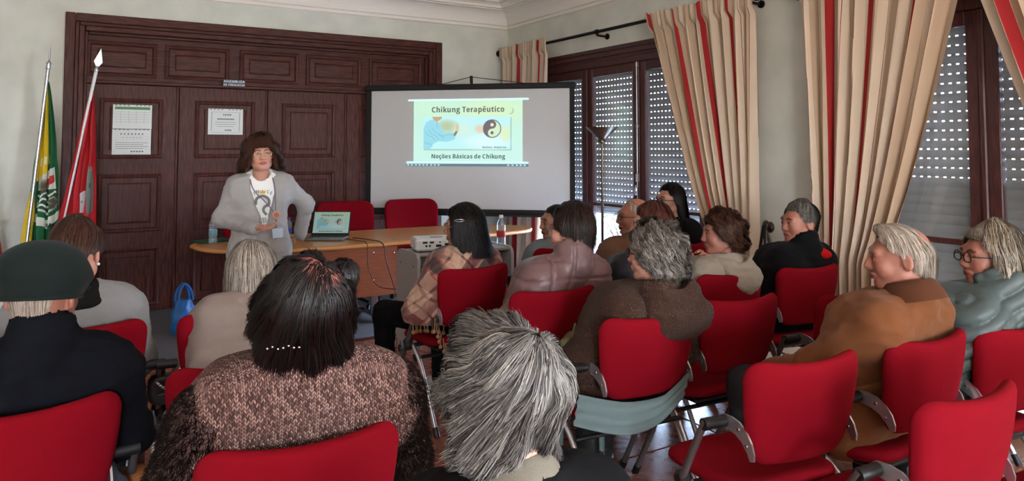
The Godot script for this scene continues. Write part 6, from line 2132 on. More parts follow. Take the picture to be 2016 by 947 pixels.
func knit_woman() -> void:
	var a := sitter("dark-haired woman in a brown chunky knit with furry sleeves", Vector3(0.46, 0, -1.63), -3, Vector3(0.497, 1.128, -1.80), 4, -8, 0, 0.2)
	var t: Node3D = a[0]; var p: Pose = a[1]
	make_body(t, p, "woman", M.skin_tan)
	make_legs(t, p, M.dark_trousers, M.shoe_dark, 1.15)
	p.el = [p.shc + Vector3(-0.27, -0.27, -0.08), p.shc + Vector3(0.26, -0.27, -0.1)]
	var f := top_field(p, 1.38, 0.0095, 1.2, false)
	f.cap(p.sh[0] + Vector3(0.03, -0.045, 0), p.sh[0] + Vector3(0.0, -0.08, 0), 0.085, 0.085, 0.06)
	f.cap(p.sh[1] + Vector3(-0.03, -0.045, 0), p.sh[1] + Vector3(0.0, -0.08, 0), 0.085, 0.085, 0.06)
	f.cut_cap(p.neck + Vector3(0, 0.01, 0.0), p.neck + Vector3(0, 0.2, -0.03), 0.056, 0.08)
	f.jitter = wrinkles(0.006, 44, 3.5)
	var km := mat("chunky_knit", Color(1, 1, 1), 0.95)
	tri_tex(km, knit_texture(false), Vector3(12.5, 10.5, 12.5))
	km.uv1_triplanar_sharpness = 6.0
	relief(km, knit_texture(true), 0.9)
	garment(t, "sweater_back", f, km)
	var fm := mat("fur_fibre", Color(1, 1, 1), 0.8)
	fm.vertex_color_use_as_albedo = true
	for s in 2:
		f = Field.new()
		f.cell = 0.012
		f.cap(p.sh[s] + Vector3(0.0, -0.05, -0.015), p.el[s], 0.098, 0.088, 0.04)
		f.cap(p.el[s], p.wr[s], 0.082, 0.06, 0.03)
		f.jitter = wrinkles(0.008, 48 + s, 9.0)
		var mb := MB.new()
		mb.col = L(0.26, 0.16, 0.15)
		f.build(mb)
		fur(mb, 26000, 0.015, 0.0006, [L(0.42, 0.28, 0.25), L(0.34, 0.22, 0.2), L(0.52, 0.36, 0.32), L(0.45, 0.3, 0.27)], 6 + s)
		obj("fur_sleeve", mb, fm, t)
	# dark hair, thin and reddish over the crown
	var crown := p.head_tf * Transform3D(Basis(Vector3(0, 0, 1), deg_to_rad(-10)) * Basis(Vector3(1, 0, 0), deg_to_rad(44)), Vector3(0, 0.0, 0.014))
	var h := simple_hair([[0, 0.0], [50, -0.02], [90, -0.075], [130, -0.07], [180, -0.06]], {"ax": 0.104, "azf": 0.1, "azb": 0.118, "top": 0.12, "flare": 0.02, "flare_back": 0.55, "curl_in": 0.2, "bump": 0.022, "bump_f": 9.0, "lock": 0.005, "locks": 9.0, "wave": 0.005, "wave_f": 1.3, "apex": 0.0, "hug": 0.0, "together": 0.7})
	make_hair(t, crown, h, [L(0.06, 0.045, 0.045), L(0.045, 0.038, 0.038), L(0.12, 0.08, 0.075), L(0.07, 0.05, 0.05)], 7500, 0.0013, 0.004, "hair", 0.012, 10)
	var mb := MB.new()
	for k in 700:
		var ph := rng.randf() * TAU; var s := absf(rng.randfn()) * 0.13
		if cos(ph - 1.9) < 0.0: s *= 0.45
		var q := h.at(ph, s); var q2 := h.at(ph + rng.randf_range(-0.12, 0.12), s + 0.1)
		var o := q.normalized()
		mb.col = L(0.56, 0.33, 0.3) * rng.randf_range(0.5, 1.1)
		var sd := o.cross(q2 - q).normalized() * 0.0012
		var i0 := mb.vert(crown * (q + o * 0.0075 - sd), crown.basis * o); mb.vert(crown * (q + o * 0.0075 + sd), crown.basis * o); mb.vert(crown * (q2 + q2.normalized() * 0.006), crown.basis * o)
		mb.ix.append_array(PackedInt32Array([i0, i0 + 1, i0 + 2]))
	obj("thin_crown_hair", mb, M.hair_fibre, t)
	# lump of hair rolled at the right, and a jewelled clip at the left
	h = simple_hair([[0, -0.03], [180, -0.035]], {"ax": 0.034, "azf": 0.05, "azb": 0.05, "top": 0.045, "bump": 0.006, "bump_f": 30.0, "curl_in": 0.3})
	make_hair(t, p.head_tf * Transform3D(Basis(Vector3(1, 0, 0), 0.4), Vector3(0.088, 0.055, 0.02)), h, [L(0.04, 0.035, 0.035), L(0.06, 0.045, 0.04)], 700, 0.0013, 0.003, "hair_roll")
	mb = MB.new()
	for k in 7: mb.ball(p.head_tf * Vector3(-0.1 + k * 0.011, -0.092 + 0.003 * sin(k * 2.0), 0.088 + 0.004 * k), Vector3.ONE * 0.0036, 8)
	obj("hair_clip_stones", mb, M.chrome, t)

func grey_foreground() -> void:
	var a := sitter("person with thick swept grey hair, nearest the camera at the bottom", Vector3(0.64, 0, -0.9), -2, Vector3(0.642, 1.085, -1.09), 4, -2, 0, 0.17)
	var t: Node3D = a[0]; var p: Pose = a[1]
	make_body(t, p, "woman", M.skin_light)
	make_legs(t, p, M.dark_trousers, M.shoe_dark)
	var f := top_field(p, 1.15, 0.0105, 1.15)
	f.cut_cap(p.neck + Vector3(0, 0.0, 0), p.neck + Vector3(0, 0.2, -0.05), 0.06, 0.08)
	f.jitter = wrinkles(0.008, 52)
	garment(t, "jacket", f, cloth("charcoal_cloth", Color(0.07, 0.07, 0.08)))
	f = Field.new()
	f.cell = 0.008
	f.cap(p.neck + Vector3(-0.01, -0.015, -0.005), p.neck + Vector3(0.01, 0.01, -0.005), 0.066, 0.066, 0.02)
	f.cap(p.neck + Vector3(-0.1, -0.02, -0.02), p.neck + Vector3(-0.02, 0.0, 0.035), 0.038, 0.04, 0.03)
	f.cut_cap(p.neck + Vector3(0, -0.05, -0.02), p.neck + Vector3(0, 0.2, -0.05), 0.056, 0.07)
	f.jitter = wrinkles(0.004, 57, 12.0)
	garment(t, "shirt_collar", f, cloth("collar_sand", Color(0.5, 0.47, 0.42)))
	# layered grey hair: a lifted sweep over the top left, then longer layers down to the collar
	var grey: Array = [L(0.3, 0.28, 0.27), L(0.55, 0.53, 0.52), L(0.42, 0.4, 0.39), L(0.7, 0.68, 0.66), L(0.36, 0.34, 0.33), L(0.5, 0.47, 0.45)]
	var crown := p.head_tf * Transform3D(Basis(Vector3(0, 0, 1), deg_to_rad(-7)) * Basis(Vector3(1, 0, 0), deg_to_rad(40)) * Basis.from_scale(Vector3.ONE * 0.97), Vector3(0, 0.012, 0.012))
	grey = [L(0.206, 0.189, 0.189), L(0.292, 0.275, 0.267), L(0.361, 0.344, 0.335), L(0.43, 0.413, 0.396), L(0.499, 0.482, 0.464), L(0.602, 0.585, 0.559)]
	var h := simple_hair([[0, -0.03], [50, -0.035], [90, -0.085], [125, -0.13], [180, -0.15]], {"ax": 0.092, "azf": 0.1, "azb": 0.112, "top": 0.114, "flare": -0.08, "flare_back": 0.3, "curl_in": 0.08, "bump": 0.028, "bump_f": 9.0, "lock": 0.006, "locks": 8.0, "wave": 0.0075, "wave_f": 1.5, "swirl": 1.0, "apex": 0.0, "hug": 0.0, "together": 0.85, "streaks": 0.8})
	var up_left := crown.affine_inverse() * (p.head_tf * Vector3(-0.055, 0.105, -0.055))
	h.lumps = [[up_left, 0.06, 0.03], [crown.affine_inverse() * (p.head_tf * Vector3(0.02, 0.12, -0.07)), 0.05, 0.012], [crown.affine_inverse() * (p.head_tf * Vector3(-0.06, 0.075, 0.05)), 0.035, -0.005]]
	make_hair(t, crown, h, grey, 20000, 0.0008, 0.007, "hair", 0.012, 12)

func plaid_woman() -> void:
	var a := sitter("woman in a fringed plaid shawl beside the projector trolley", Vector3(1.918, 0, -3.526), 4, Vector3(1.90, 1.07, -3.64), 34, -2, 0, 0.165, 6)
	var t: Node3D = a[0]; var p: Pose = a[1]
	p.knee = [Vector3(-0.27, 0.53, -0.62), Vector3(0.12, 0.52, -0.66)]
	p.ank = [Vector3(-0.27, 0.1, -0.60), Vector3(0.1, 0.1, -0.6)]
	p.el[0] = p.shc + Vector3(-0.22, -0.24, -0.08)
	make_body(t, p, "woman", M.skin_tan)
	make_legs(t, p, M.dark_trousers, mat("sneaker_white", Color(0.68, 0.68, 0.66), 0.6), 1.05)
	var mb := MB.new()
	for s in 2:
		var q: Vector3 = p.ank[s]
		mb.box(q + Vector3(0, -0.085, -0.055), Vector3(0.085, 0.024, 0.25), 0.01)
	obj("sneaker_sole", mb, M.white_plastic, t)
	var f := top_field(p, 1.12, 0.0105, 1.25)
	for s in [-1.0, 1.0]:
		f.cap(p.shc + Vector3(s * 0.12, -0.02, 0.0), p.shc + Vector3(s * 0.24, -0.27, -0.07), 0.075, 0.1, 0.06)
	f.cap(p.shc + Vector3(-0.24, -0.27, -0.07), p.shc + Vector3(-0.2, -0.4, -0.1), 0.085, 0.05, 0.05)
	f.cap(p.shc + Vector3(-0.1, -0.05, -0.02), p.shc + Vector3(-0.1, -0.36, -0.1), 0.09, 0.1, 0.07)
	f.cut_plane(Vector3(-0.2, 0.54, 0), Vector3(-0.15, -1, 0).normalized())
	f.jitter = wrinkles(0.01, 61, 6.0)
	var pm := mat("plaid_cloth", Color(0.9, 0.86, 0.84), 0.95)
	tri_tex(pm, plaid_texture(), Vector3.ONE * 2.1)
	pm.rim_enabled = true; pm.rim = 0.3
	garment(t, "shawl", f, pm)
	for k in 16:  # fringe and little pompoms along the hem
		mb = MB.new()
		var b := Vector3(-0.3 + k * 0.02, 0.575 - 0.002 * k, -0.2 - 0.05 * sin(k * 0.4) + k * 0.006)
		if k > 8: b = Vector3(-0.24 + (k - 8) * 0.012, 0.62 - (k - 8) * 0.028, -0.09 + (k - 8) * 0.002)
		mb.tube([b, b + Vector3(0.004 * sin(k), -0.03, 0), b + Vector3(0.006 * sin(k * 2.0), -0.06, 0.003)], 0.004, 5)
		mb.ball(b + Vector3(0.006 * sin(k * 2.0), -0.07, 0.003), Vector3.ONE * 0.0115, 8)
		obj("tassel", mb, cloth("tassel_tan", Color(0.66, 0.5, 0.36)), t)
	var h := simple_hair([[0, 0.06], [38, 0.05], [56, -0.02], [70, -0.1], [95, -0.17], [180, -0.185]], {"ax": 0.098, "azf": 0.106, "azb": 0.128, "top": 0.122, "flare": 0.28, "bump": 0.01, "lock": 0.004, "locks": 15.0, "wave": 0.004, "wave_f": 1.3, "curl_in": 0.1})
	make_hair(t, p.head_tf, h, [L(0.04, 0.035, 0.035), L(0.07, 0.055, 0.05), L(0.05, 0.045, 0.045), L(0.12, 0.085, 0.075)], 4200, 0.0014, 0.004)
	glasses(t, p.head_tf, M.thin_gold)
	mb = MB.new()
	var loop := []
	for k in 17:
		var an := TAU * k / 16
		loop.append(p.head_tf * Vector3(-0.102 + 0.004 * cos(an * 2.0), 0.035 + sin(an) * 0.006, -0.012 + cos(an) * 0.027))
	mb.tube(loop, 0.0026, 6, false)
	obj("hair_clip", mb, M.chrome, t)

func window_rows() -> void:
	var a: Array; var t: Node3D; var p: Pose; var f: Field; var h: Hair; var mb: MB
	# woman with a bun, front row
	a = sitter("woman with black hair in a bun, profile beneath the screen corner", Vector3(2.79, 0, -3.92), -2, Vector3(2.796, 1.01, -4.07), 28, 0)
	t = a[0]; p = a[1]
	make_body(t, p, "woman", M.skin_tan)
	make_legs(t, p, M.dark_trousers, M.shoe_dark)
	f = top_field(p, 1.0, 0.013, 1.1)
	collar(f, p, 0.02, 0.058, 0.014)
	f.jitter = wrinkles(0.006, 71)
	garment(t, "jacket", f, cloth("pale_blue_cloth", Color(0.5, 0.54, 0.56)))
	h = simple_hair(short_ends(0.065, -0.03, -0.07, 0.0), {"ax": 0.083, "azf": 0.1, "azb": 0.112, "top": 0.112, "flare": -0.3, "bump": 0.004})
	make_hair(t, p.head_tf, h, [L(0.05, 0.04, 0.04), L(0.1, 0.08, 0.075)], 1300, 0.0016, 0.003)
	h = simple_hair([[0, -0.02], [180, -0.02]], {"ax": 0.045, "azf": 0.045, "azb": 0.045, "top": 0.04, "curl_in": 0.4, "swirl": 2.0, "bump": 0.004})
	make_hair(t, p.head_tf * Transform3D(Basis(Vector3(1, 0, 0), -0.5), Vector3(0, 0.085, 0.075)), h, [L(0.05, 0.04, 0.04), L(0.1, 0.08, 0.075)], 500, 0.0016, 0.003, "hair_bun")
	# mauve quilted jacket
	a = sitter("woman in a mauve quilted jacket with short dark hair", Vector3(1.95, 0, -2.764), -6, Vector3(2.085, 1.112, -2.87), 16, 2, 0, 0.165, 4)
	t = a[0]; p = a[1]
	p.wr[0] = Vector3(-0.3, 0.62, -0.36); p.el[0] = p.shc + Vector3(-0.29, -0.24, -0.05)
	make_body(t, p, "woman", M.skin_light)
	make_legs(t, p, M.dark_trousers, M.shoe_dark)
	f = top_field(p, 1.22, 0.0095, 1.28)
	collar(f, p, 0.036, 0.076, 0.02)
	var wr := wrinkles(0.0045, 73, 6.0)
	var sx := p.shc.x
	f.jitter = func(q: Vector3, n: Vector3) -> float:
		var e: float = wr.call(q, n)
		var seam := 0.0
		for x in [-0.1, 0.0, 0.1]: seam = maxf(seam, exp(-pow((q.x - sx * clampf(q.y - 0.5, 0, 1) * 1.6 - x) / 0.006, 2.0)))
		var row := exp(-pow((fposmod(q.y + 0.04 * absf(q.x), 0.085) - 0.0425) / 0.006, 2.0)) * (0.8 if q.y < 0.9 else 0.4)
		return e - 0.011 * maxf(seam if n.z > 0.2 else 0.0, row)
	garment(t, "quilted_jacket", f, cloth("mauve_satin", Color(0.5, 0.37, 0.36), 0.15, 0.03, 0.2, 0.42, 5.0))
	h = simple_hair([[0, 0.06], [36, 0.05], [62, -0.01], [84, -0.03], [120, -0.075], [180, -0.085]], {"ax": 0.096, "azf": 0.104, "azb": 0.122, "top": 0.124, "flare": -0.12, "bump": 0.016, "bump_f": 10.0, "lock": 0.006, "locks": 12.0})
	make_hair(t, p.head_tf, h, [L(0.07, 0.05, 0.045), L(0.14, 0.09, 0.075), L(0.1, 0.07, 0.06), L(0.24, 0.15, 0.12)], 3400, 0.0015, 0.007, "hair", 0.02)
	glasses(t, p.head_tf, M.frame_grey, 0.0016)
	# balding man with glasses
	a = sitter("balding man with glasses and a tan sweater, facing left by the window", Vector3(2.97, 0, -3.33), -4, Vector3(2.985, 1.085, -3.49), 26, 0, 0, 0.185)
	t = a[0]; p = a[1]
	make_body(t, p, "old_man", M.skin_ruddy)
	make_legs(t, p, M.grey_trousers, M.shoe_dark)
	f = top_field(p, 1.15, 0.0125, 1.2)
	collar(f, p, 0.02, 0.064, 0.014)
	f.jitter = wrinkles(0.007, 75)
	garment(t, "sweater", f, cloth("tan_knit", Color(0.5, 0.37, 0.29), 0.4, 0.08))
	h = simple_hair(short_ends(0.07, -0.03, -0.07, 0.0), {"ax": 0.079, "azf": 0.09, "azb": 0.113, "top": 0.108, "flare": -0.25, "start": 0.5})
	make_hair(t, p.head_tf, h, [L(0.6, 0.5, 0.44), L(0.74, 0.66, 0.6), L(0.5, 0.4, 0.34)], 1500, 0.0013, 0.003)
	glasses(t, p.head_tf, M.dark_iron, 0.0016)
	# long black hair
	a = sitter("woman with long black hair and dark glasses against the shuttered window", Vector3(3.62, 0, -3.66), -4, Vector3(3.6, 1.145, -3.81), 24, 0)
	t = a[0]; p = a[1]
	make_body(t, p, "woman", M.skin_tan)
	make_legs(t, p, M.dark_trousers, M.shoe_dark)
	f = top_field(p, 1.0, 0.013, 1.05)
	f.cut_cap(p.neck + Vector3(0, 0.0, 0), p.neck + Vector3(0, 0.2, -0.05), 0.06, 0.08)
	garment(t, "top", f, cloth("black_cloth", Color(0.05, 0.05, 0.055)))
	h = simple_hair([[0, 0.075], [40, 0.07], [64, 0.03], [84, -0.02], [104, -0.2], [130, -0.34], [180, -0.4]], {"ax": 0.086, "azf": 0.102, "azb": 0.118, "top": 0.118, "flare": 0.35, "bump": 0.006, "curl_in": 0.25, "lock": 0.006, "locks": 12.0})
	make_hair(t, p.head_tf, h, [L(0.03, 0.025, 0.025), L(0.06, 0.05, 0.045), L(0.045, 0.035, 0.035)], 2600, 0.0017, 0.004)
	glasses(t, p.head_tf, M.black_plastic, 0.0026)
	# hidden behind the curls: navy jacket, reddish hair
	a = sitter("person in a navy jacket with reddish hair, mostly hidden behind grey curls", Vector3(2.47, 0, -2.72), -4, Vector3(2.575, 1.105, -2.87), 20, 0)
	t = a[0]; p = a[1]
	make_body(t, p, "woman", M.skin_light)
	make_legs(t, p, M.dark_trousers, M.shoe_dark)
	f = top_field(p, 1.12, 0.0125, 1.25)
	collar(f, p, 0.03, 0.062, 0.016)
	f.jitter = wrinkles(0.007, 77)
	garment(t, "jacket", f, cloth("navy_quilt", Color(0.07, 0.08, 0.13), 0.2, 0.04, 0.3, 0.6))
	h = simple_hair(short_ends(0.06, -0.03, -0.08, -0.01), {"ax": 0.092, "azf": 0.104, "azb": 0.12, "top": 0.125, "flare": -0.2, "bump": 0.012})
	make_hair(t, p.head_tf, h, [L(0.3, 0.15, 0.12), L(0.22, 0.11, 0.09), L(0.4, 0.22, 0.17)], 1500, 0.0016, 0.006)
	# curly grey hair, brown hooded cardigan
	a = sitter("woman with curly grey hair and a brown hooded cardigan", Vector3(1.949, 0, -2.147), -4, Vector3(2.07, 1.072, -2.265), 18, 0, 0, 0.17, 5)
	t = a[0]; p = a[1]
	p.el[0] = p.shc + Vector3(-0.27, -0.25, -0.1); p.wr[0] = Vector3(-0.16, 0.63, -0.42)
	make_body(t, p, "woman", M.skin_light)
	make_legs(t, p, M.teal_trousers, M.shoe_dark, 1.1)
	f = top_field(p, 1.22, 0.009, 1.42)
	f.cut_cap(p.neck + Vector3(0, 0.0, -0.03), p.neck + Vector3(0, 0.2, -0.05), 0.062, 0.09)
	f.jitter = wrinkles(0.006, 81, 6.0)
	var bk := cloth("brown_knit", Color(0.28, 0.19, 0.15), 0.0, 0.0, 0.35, 0.95)
	tri_tex(bk, tex_cached("cloth_grain", 0.42, Color(0.7, 0.7, 0.7), 2), Vector3(3.0, 9.0, 3.0))
	relief(bk, knit_height(), 0.5)
	bk.uv1_scale = Vector3(9, 11, 9)
	garment(t, "cardigan", f, bk)
	f = Field.new()
	f.cell = 0.008
	var nk := p.neck
	f.cap(nk + Vector3(-0.11, -0.03, -0.05), nk + Vector3(-0.05, -0.015, 0.05), 0.055, 0.06, 0.04)
	f.cap(nk + Vector3(0.12, -0.03, -0.05), nk + Vector3(0.07, -0.015, 0.05), 0.055, 0.06, 0.04)
	f.cap(nk + Vector3(-0.06, -0.02, 0.055), nk + Vector3(0.08, -0.02, 0.055), 0.062, 0.062, 0.04)
	f.ell(nk + Vector3(0.03, -0.1, 0.085), Vector3(0.165, 0.095, 0.075), 0.03)
	f.cut_ell(nk + Vector3(0.015, 0.035, 0.035), Vector3(0.098, 0.05, 0.072), 0.02)
	f.cut_cap(nk + Vector3(-0.16, -0.045, 0.13), nk + Vector3(0.18, -0.06, 0.165), 0.018, 0.018, 0.02)
	f.jitter = wrinkles(0.006, 84, 7.0)
	garment(t, "hood", f, bk)
	# pale green shirt tail hanging between seat and backrest
	mb = MB.new()
	var rows := []
	for j in 9:
		var r := PackedVector3Array()
		var v := j / 8.0
		for i in 25:
			var u := i / 24.0
			var x := lerpf(-0.3, 0.21, u)
			var sag := sin(PI * clampf(u * 0.92 + 0.08, 0, 1))
			var y := lerpf(0.56, 0.485, v) - 0.055 * sag * (0.7 + v * 0.3) + 0.06 * maxf(0.0, u - 0.7) * 3.0 * (1.0 - v)
			r.append(Vector3(x, y + 0.05 * (1.0 - u) * (0.5 - v), -0.05 - 0.05 * v * (1.0 - sag) + 0.02 * sag + 0.006 * sin(v * 19.0 + u * 3.0) - 0.16 * maxf(0.0, 0.3 - u)))
		rows.append(r)
	mb.sheet(rows, [])
	obj("shirt_tail", mb, M.teal_trousers, t)
	var greys := [L(0.299, 0.264, 0.246), L(0.484, 0.44, 0.414), L(0.396, 0.361, 0.334), L(0.563, 0.528, 0.493), L(0.238, 0.211, 0.194)]
	h = simple_hair([[0, 0.05], [36, 0.04], [60, -0.03], [85, -0.07], [120, -0.12], [180, -0.13]], {"ax": 0.112, "azf": 0.112, "azb": 0.132, "top": 0.13, "flare": -0.05, "curl_in": 0.22, "bump": 0.034, "bump_f": 18.0, "wave": 0.0095, "wave_f": 4.2})
	make_hair(t, p.head_tf * Transform3D(Basis.from_scale(Vector3(0.94, 0.92, 0.94)), Vector3.ZERO), h, greys, 5200, 0.0013, 0.012, "hair", 0.014, 22)
	glasses(t, p.head_tf, M.black_plastic, 0.0022)

func knit_height() -> Texture2D:
	if not M_tex.has("knit_height"): M_tex["knit_height"] = knit_texture(true)
	return M_tex["knit_height"]

func right_rows() -> void:
	var a: Array; var t: Node3D; var p: Pose; var f: Field; var h: Hair; var mb: MB
	# cream hoodie, hand on the chin
	a = sitter("woman with curly brown hair and a cream hoodie, hand at her chin", Vector3(2.968, 0, -2.658), -3, Vector3(3.02, 1.045, -2.755), 24, 0, 0, 0.16, 5)
	t = a[0]; p = a[1]
	p.el[0] = p.shc + Vector3(-0.235, -0.2, -0.12)
	p.wr[0] = p.head_tf * Vector3(-0.02, -0.215, -0.1)
	var up := (p.head_tf.basis * Vector3(0.1, 0.9, 0.12)).normalized()
	var z := -up
	var xx := p.head_tf.basis * Vector3(0.9, 0.1, -0.5); xx = (xx - z * xx.dot(z)).normalized()
	make_body(t, p, "woman", M.skin_ruddy, 1.0, [1.1, 0.9], [Basis(xx, z.cross(xx), z), null])
	make_legs(t, p, cloth("stone_trousers", Color(0.5, 0.44, 0.4)), M.shoe_dark)
	f = top_field(p, 1.1, 0.0105, 1.15)
	f.cut_cap(p.neck + Vector3(0, 0.0, -0.02), p.neck + Vector3(0, 0.2, -0.05), 0.06, 0.085)
	f.jitter = wrinkles(0.008, 91, 6.0)
	var cm := cloth("cream_fleece", Color(0.65, 0.6, 0.54), 0.25, 0.04, 0.3)
	garment(t, "hoodie", f, cm)
	f = Field.new()
	f.cell = 0.0085
	var nk := p.neck
	f.cap(nk + Vector3(-0.1, -0.035, -0.04), nk + Vector3(-0.04, -0.02, 0.05), 0.046, 0.05, 0.04)
	f.cap(nk + Vector3(0.1, -0.035, -0.04), nk + Vector3(0.06, -0.02, 0.05), 0.046, 0.05, 0.04)
	f.ell(nk + Vector3(0.03, -0.095, 0.078), Vector3(0.13, 0.09, 0.062), 0.03)
	f.cut_ell(nk + Vector3(0.01, 0.02, 0.03), Vector3(0.08, 0.05, 0.066), 0.02)
	f.cut_cap(nk + Vector3(-0.1, -0.045, 0.12), nk + Vector3(0.15, -0.055, 0.145), 0.013, 0.013, 0.016)
	f.jitter = wrinkles(0.006, 94, 8.0)
	garment(t, "hood", f, cm)
	h = simple_hair([[0, 0.06], [40, 0.05], [62, 0.0], [84, -0.04], [120, -0.1], [180, -0.115]], {"ax": 0.1, "azf": 0.104, "azb": 0.126, "top": 0.124, "flare": 0.05, "curl_in": 0.2, "bump": 0.028, "bump_f": 20.0, "wave": 0.011, "wave_f": 3.8})
	make_hair(t, p.head_tf * Transform3D(Basis.from_scale(Vector3(0.95, 0.94, 0.95)), Vector3.ZERO), h, [L(0.2, 0.11, 0.075), L(0.3, 0.17, 0.11), L(0.14, 0.08, 0.06), L(0.38, 0.23, 0.15)], 3600, 0.0014, 0.012, "hair", 0.014, 20)
	# black jacket, red collar
	a = sitter("woman with short grey hair, black jacket and red collar by the wall", Vector3(3.53, 0, -2.57), -6, Vector3(3.545, 1.085, -2.66), 34, 0, 0, 0.18, 6)
	t = a[0]; p = a[1]
	make_body(t, p, "woman", M.skin_ruddy)
	make_legs(t, p, M.dark_trousers, M.shoe_dark, 1.1)
	f = top_field(p, 1.25, 0.011, 1.3)
	collar(f, p, 0.03, 0.068, 0.018)
	f.jitter = wrinkles(0.008, 101, 5.0)
	garment(t, "jacket", f, cloth("black_wool", Color(0.045, 0.042, 0.05), 0.3, 0.05, 0.2))
	f = Field.new()
	f.cell = 0.008
	f.cap(p.neck + Vector3(0, -0.03, 0), p.neck + Vector3(0, 0.035, -0.015), 0.066, 0.062, 0.01)
	f.cut_cap(p.neck + Vector3(0, -0.1, -0.02), p.neck + Vector3(0, 0.2, -0.05), 0.054, 0.06)
	garment(t, "red_collar", f, cloth("red_scarf", Color(0.75, 0.06, 0.07)))
	f = Field.new()
	f.cell = 0.008
	f.ell(p.neck + Vector3(0.055, -0.03, 0.055), Vector3(0.085, 0.03, 0.026), 0.01, Basis(Vector3(0, 0, 1), -0.25))
	garment(t, "red_patch", f, M.red_scarf)
	h = simple_hair(short_ends(0.068, -0.02, -0.085, 0.0), {"ax": 0.086, "azf": 0.094, "azb": 0.12, "top": 0.12, "flare": -0.3, "bump": 0.016, "bump_f": 13.0, "wave": 0.003})
	make_hair(t, p.head_tf, h, [L(0.32, 0.3, 0.28), L(0.48, 0.46, 0.43), L(0.4, 0.38, 0.36), L(0.24, 0.22, 0.2)], 3000, 0.0014, 0.006)
	mb = MB.new()
	mb.tube(ring_points(p.head_tf * Vector3(-0.082, -0.05, 0.012), 0.009, 14), 0.0018, 6, false)
	obj("earring", mb, M.thin_gold, t)
	# tan suede jacket
	a = sitter("elderly man with combed white hair and a tan suede jacket", Vector3(2.55, 0, -1.40), -1, Vector3(2.575, 1.112, -1.535), 22, -3, 0, 0.195, 6)
	t = a[0]; p = a[1]
	p.el[0] = p.shc + Vector3(-0.285, -0.21, -0.16); p.wr[0] = Vector3(-0.24, 0.65, -0.5)
	p.knee[0] = Vector3(-0.24, 0.56, -0.64); p.ank[0] = Vector3(-0.26, 0.1, -0.62)
	make_body(t, p, "old_man", M.skin_ruddy)
	make_legs(t, p, M.grey_trousers, M.shoe_dark, 1.1)
	f = top_field(p, 1.25, 0.0095, 1.4)
	f.cut_cap(p.neck + Vector3(0, 0.0, -0.02), p.neck + Vector3(0, 0.2, -0.05), 0.066, 0.08)
	f.cap(p.pelvis + Vector3(-0.14, -0.07, 0.03), p.pelvis + Vector3(0.14, -0.07, 0.03), 0.1, 0.1, 0.05)
	var wk := wrinkles(0.009, 111, 5.2)
	var yoke := p.shc.y - 0.2
	var cx := p.shc.x
	f.jitter = func(q: Vector3, n: Vector3) -> float:
		var e: float = wk.call(q, n)
		if n.z > 0.1: e -= 0.006 * exp(-pow((q.y - yoke + 0.9 * (q.x - cx) * (q.x - cx)) / 0.006, 2.0))
		return e
	garment(t, "jacket", f, cloth("tan_suede", Color(0.48, 0.285, 0.16), 0.25, 0.04, 0.5, 0.85, 3.0))
	fold_collar(t, p, 0.076, cloth("brown_collar", Color(0.36, 0.21, 0.13), 0.3, 0.05, 0.3))
	h = simple_hair([[0, 0.088], [30, 0.08], [52, 0.05], [70, 0.022], [84, 0.014], [96, -0.012], [112, -0.05], [150, -0.1], [180, -0.105]], {"ax": 0.083, "azf": 0.092, "azb": 0.12, "top": 0.115, "flare": -0.16, "bump": 0.01, "bump_f": 8.0, "lock": 0.005, "locks": 15.0, "wave": 0.0025, "wave_f": 1.6, "apex": -0.05})
	make_hair(t, p.head_tf, h, [L(0.66, 0.6, 0.54), L(0.8, 0.75, 0.69), L(0.56, 0.5, 0.45), L(0.72, 0.66, 0.59)], 6500, 0.0011, 0.005, "hair", 0.012, 9)
	# puffer jacket
	a = sitter("woman with grey shoulder-length hair, glasses and a grey-green puffer jacket", Vector3(3.0, 0, -1.32), -6, Vector3(3.04, 1.09, -1.42), 30, 0, 0, 0.175, 6)
	t = a[0]; p = a[1]
	make_body(t, p, "woman", M.skin_ruddy)
	make_legs(t, p, M.dark_trousers, M.shoe_dark)
	p.el[0] = p.shc + Vector3(-0.26, -0.25, -0.08)
	f = top_field(p, 1.28, 0.0085, 1.5)
	collar(f, p, 0.035, 0.07, 0.026)
	f.cap(p.pelvis + Vector3(-0.16, -0.06, 0.02), p.pelvis + Vector3(0.14, -0.06, 0.02), 0.1, 0.1, 0.05)
	var wq := wrinkles(0.006, 121, 9.0)
	f.jitter = func(q: Vector3, n: Vector3) -> float:
		var e: float = wq.call(q, n)
		var b := fposmod(q.y + 0.55 * absf(q.x - cx) * (1.0 if n.z > -0.2 else 0.3), 0.062) / 0.062
		return e * 0.5 + 0.021 * pow(sin(PI * b), 0.5) - 0.01
	garment(t, "puffer_jacket", f, cloth("puffer_shell", Color(0.31, 0.365, 0.36), 0.1, 0.02, 0.1, 0.5, 6.0))
	f = Field.new()
	f.cell = 0.008
	f.cap(p.neck + Vector3(-0.02, -0.02, -0.04), p.neck + Vector3(0, 0.03, -0.03), 0.068, 0.06, 0.01)
	f.ell(p.neck + Vector3(-0.07, -0.02, -0.07), Vector3(0.045, 0.03, 0.03), 0.02)
	f.cut_cap(p.neck + Vector3(0, -0.1, -0.02), p.neck + Vector3(0, 0.2, -0.05), 0.052, 0.056)
	f.jitter = wrinkles(0.006, 127, 12.0)
	garment(t, "scarf", f, M.red_scarf)
	h = simple_hair([[0, 0.07], [40, 0.065], [62, 0.02], [78, -0.06], [100, -0.15], [180, -0.165]], {"ax": 0.094, "azf": 0.106, "azb": 0.126, "top": 0.123, "flare": 0.2, "curl_in": 0.12, "bump": 0.02, "bump_f": 10.0, "lock": 0.006, "locks": 11.0, "wave": 0.005, "wave_f": 1.7})
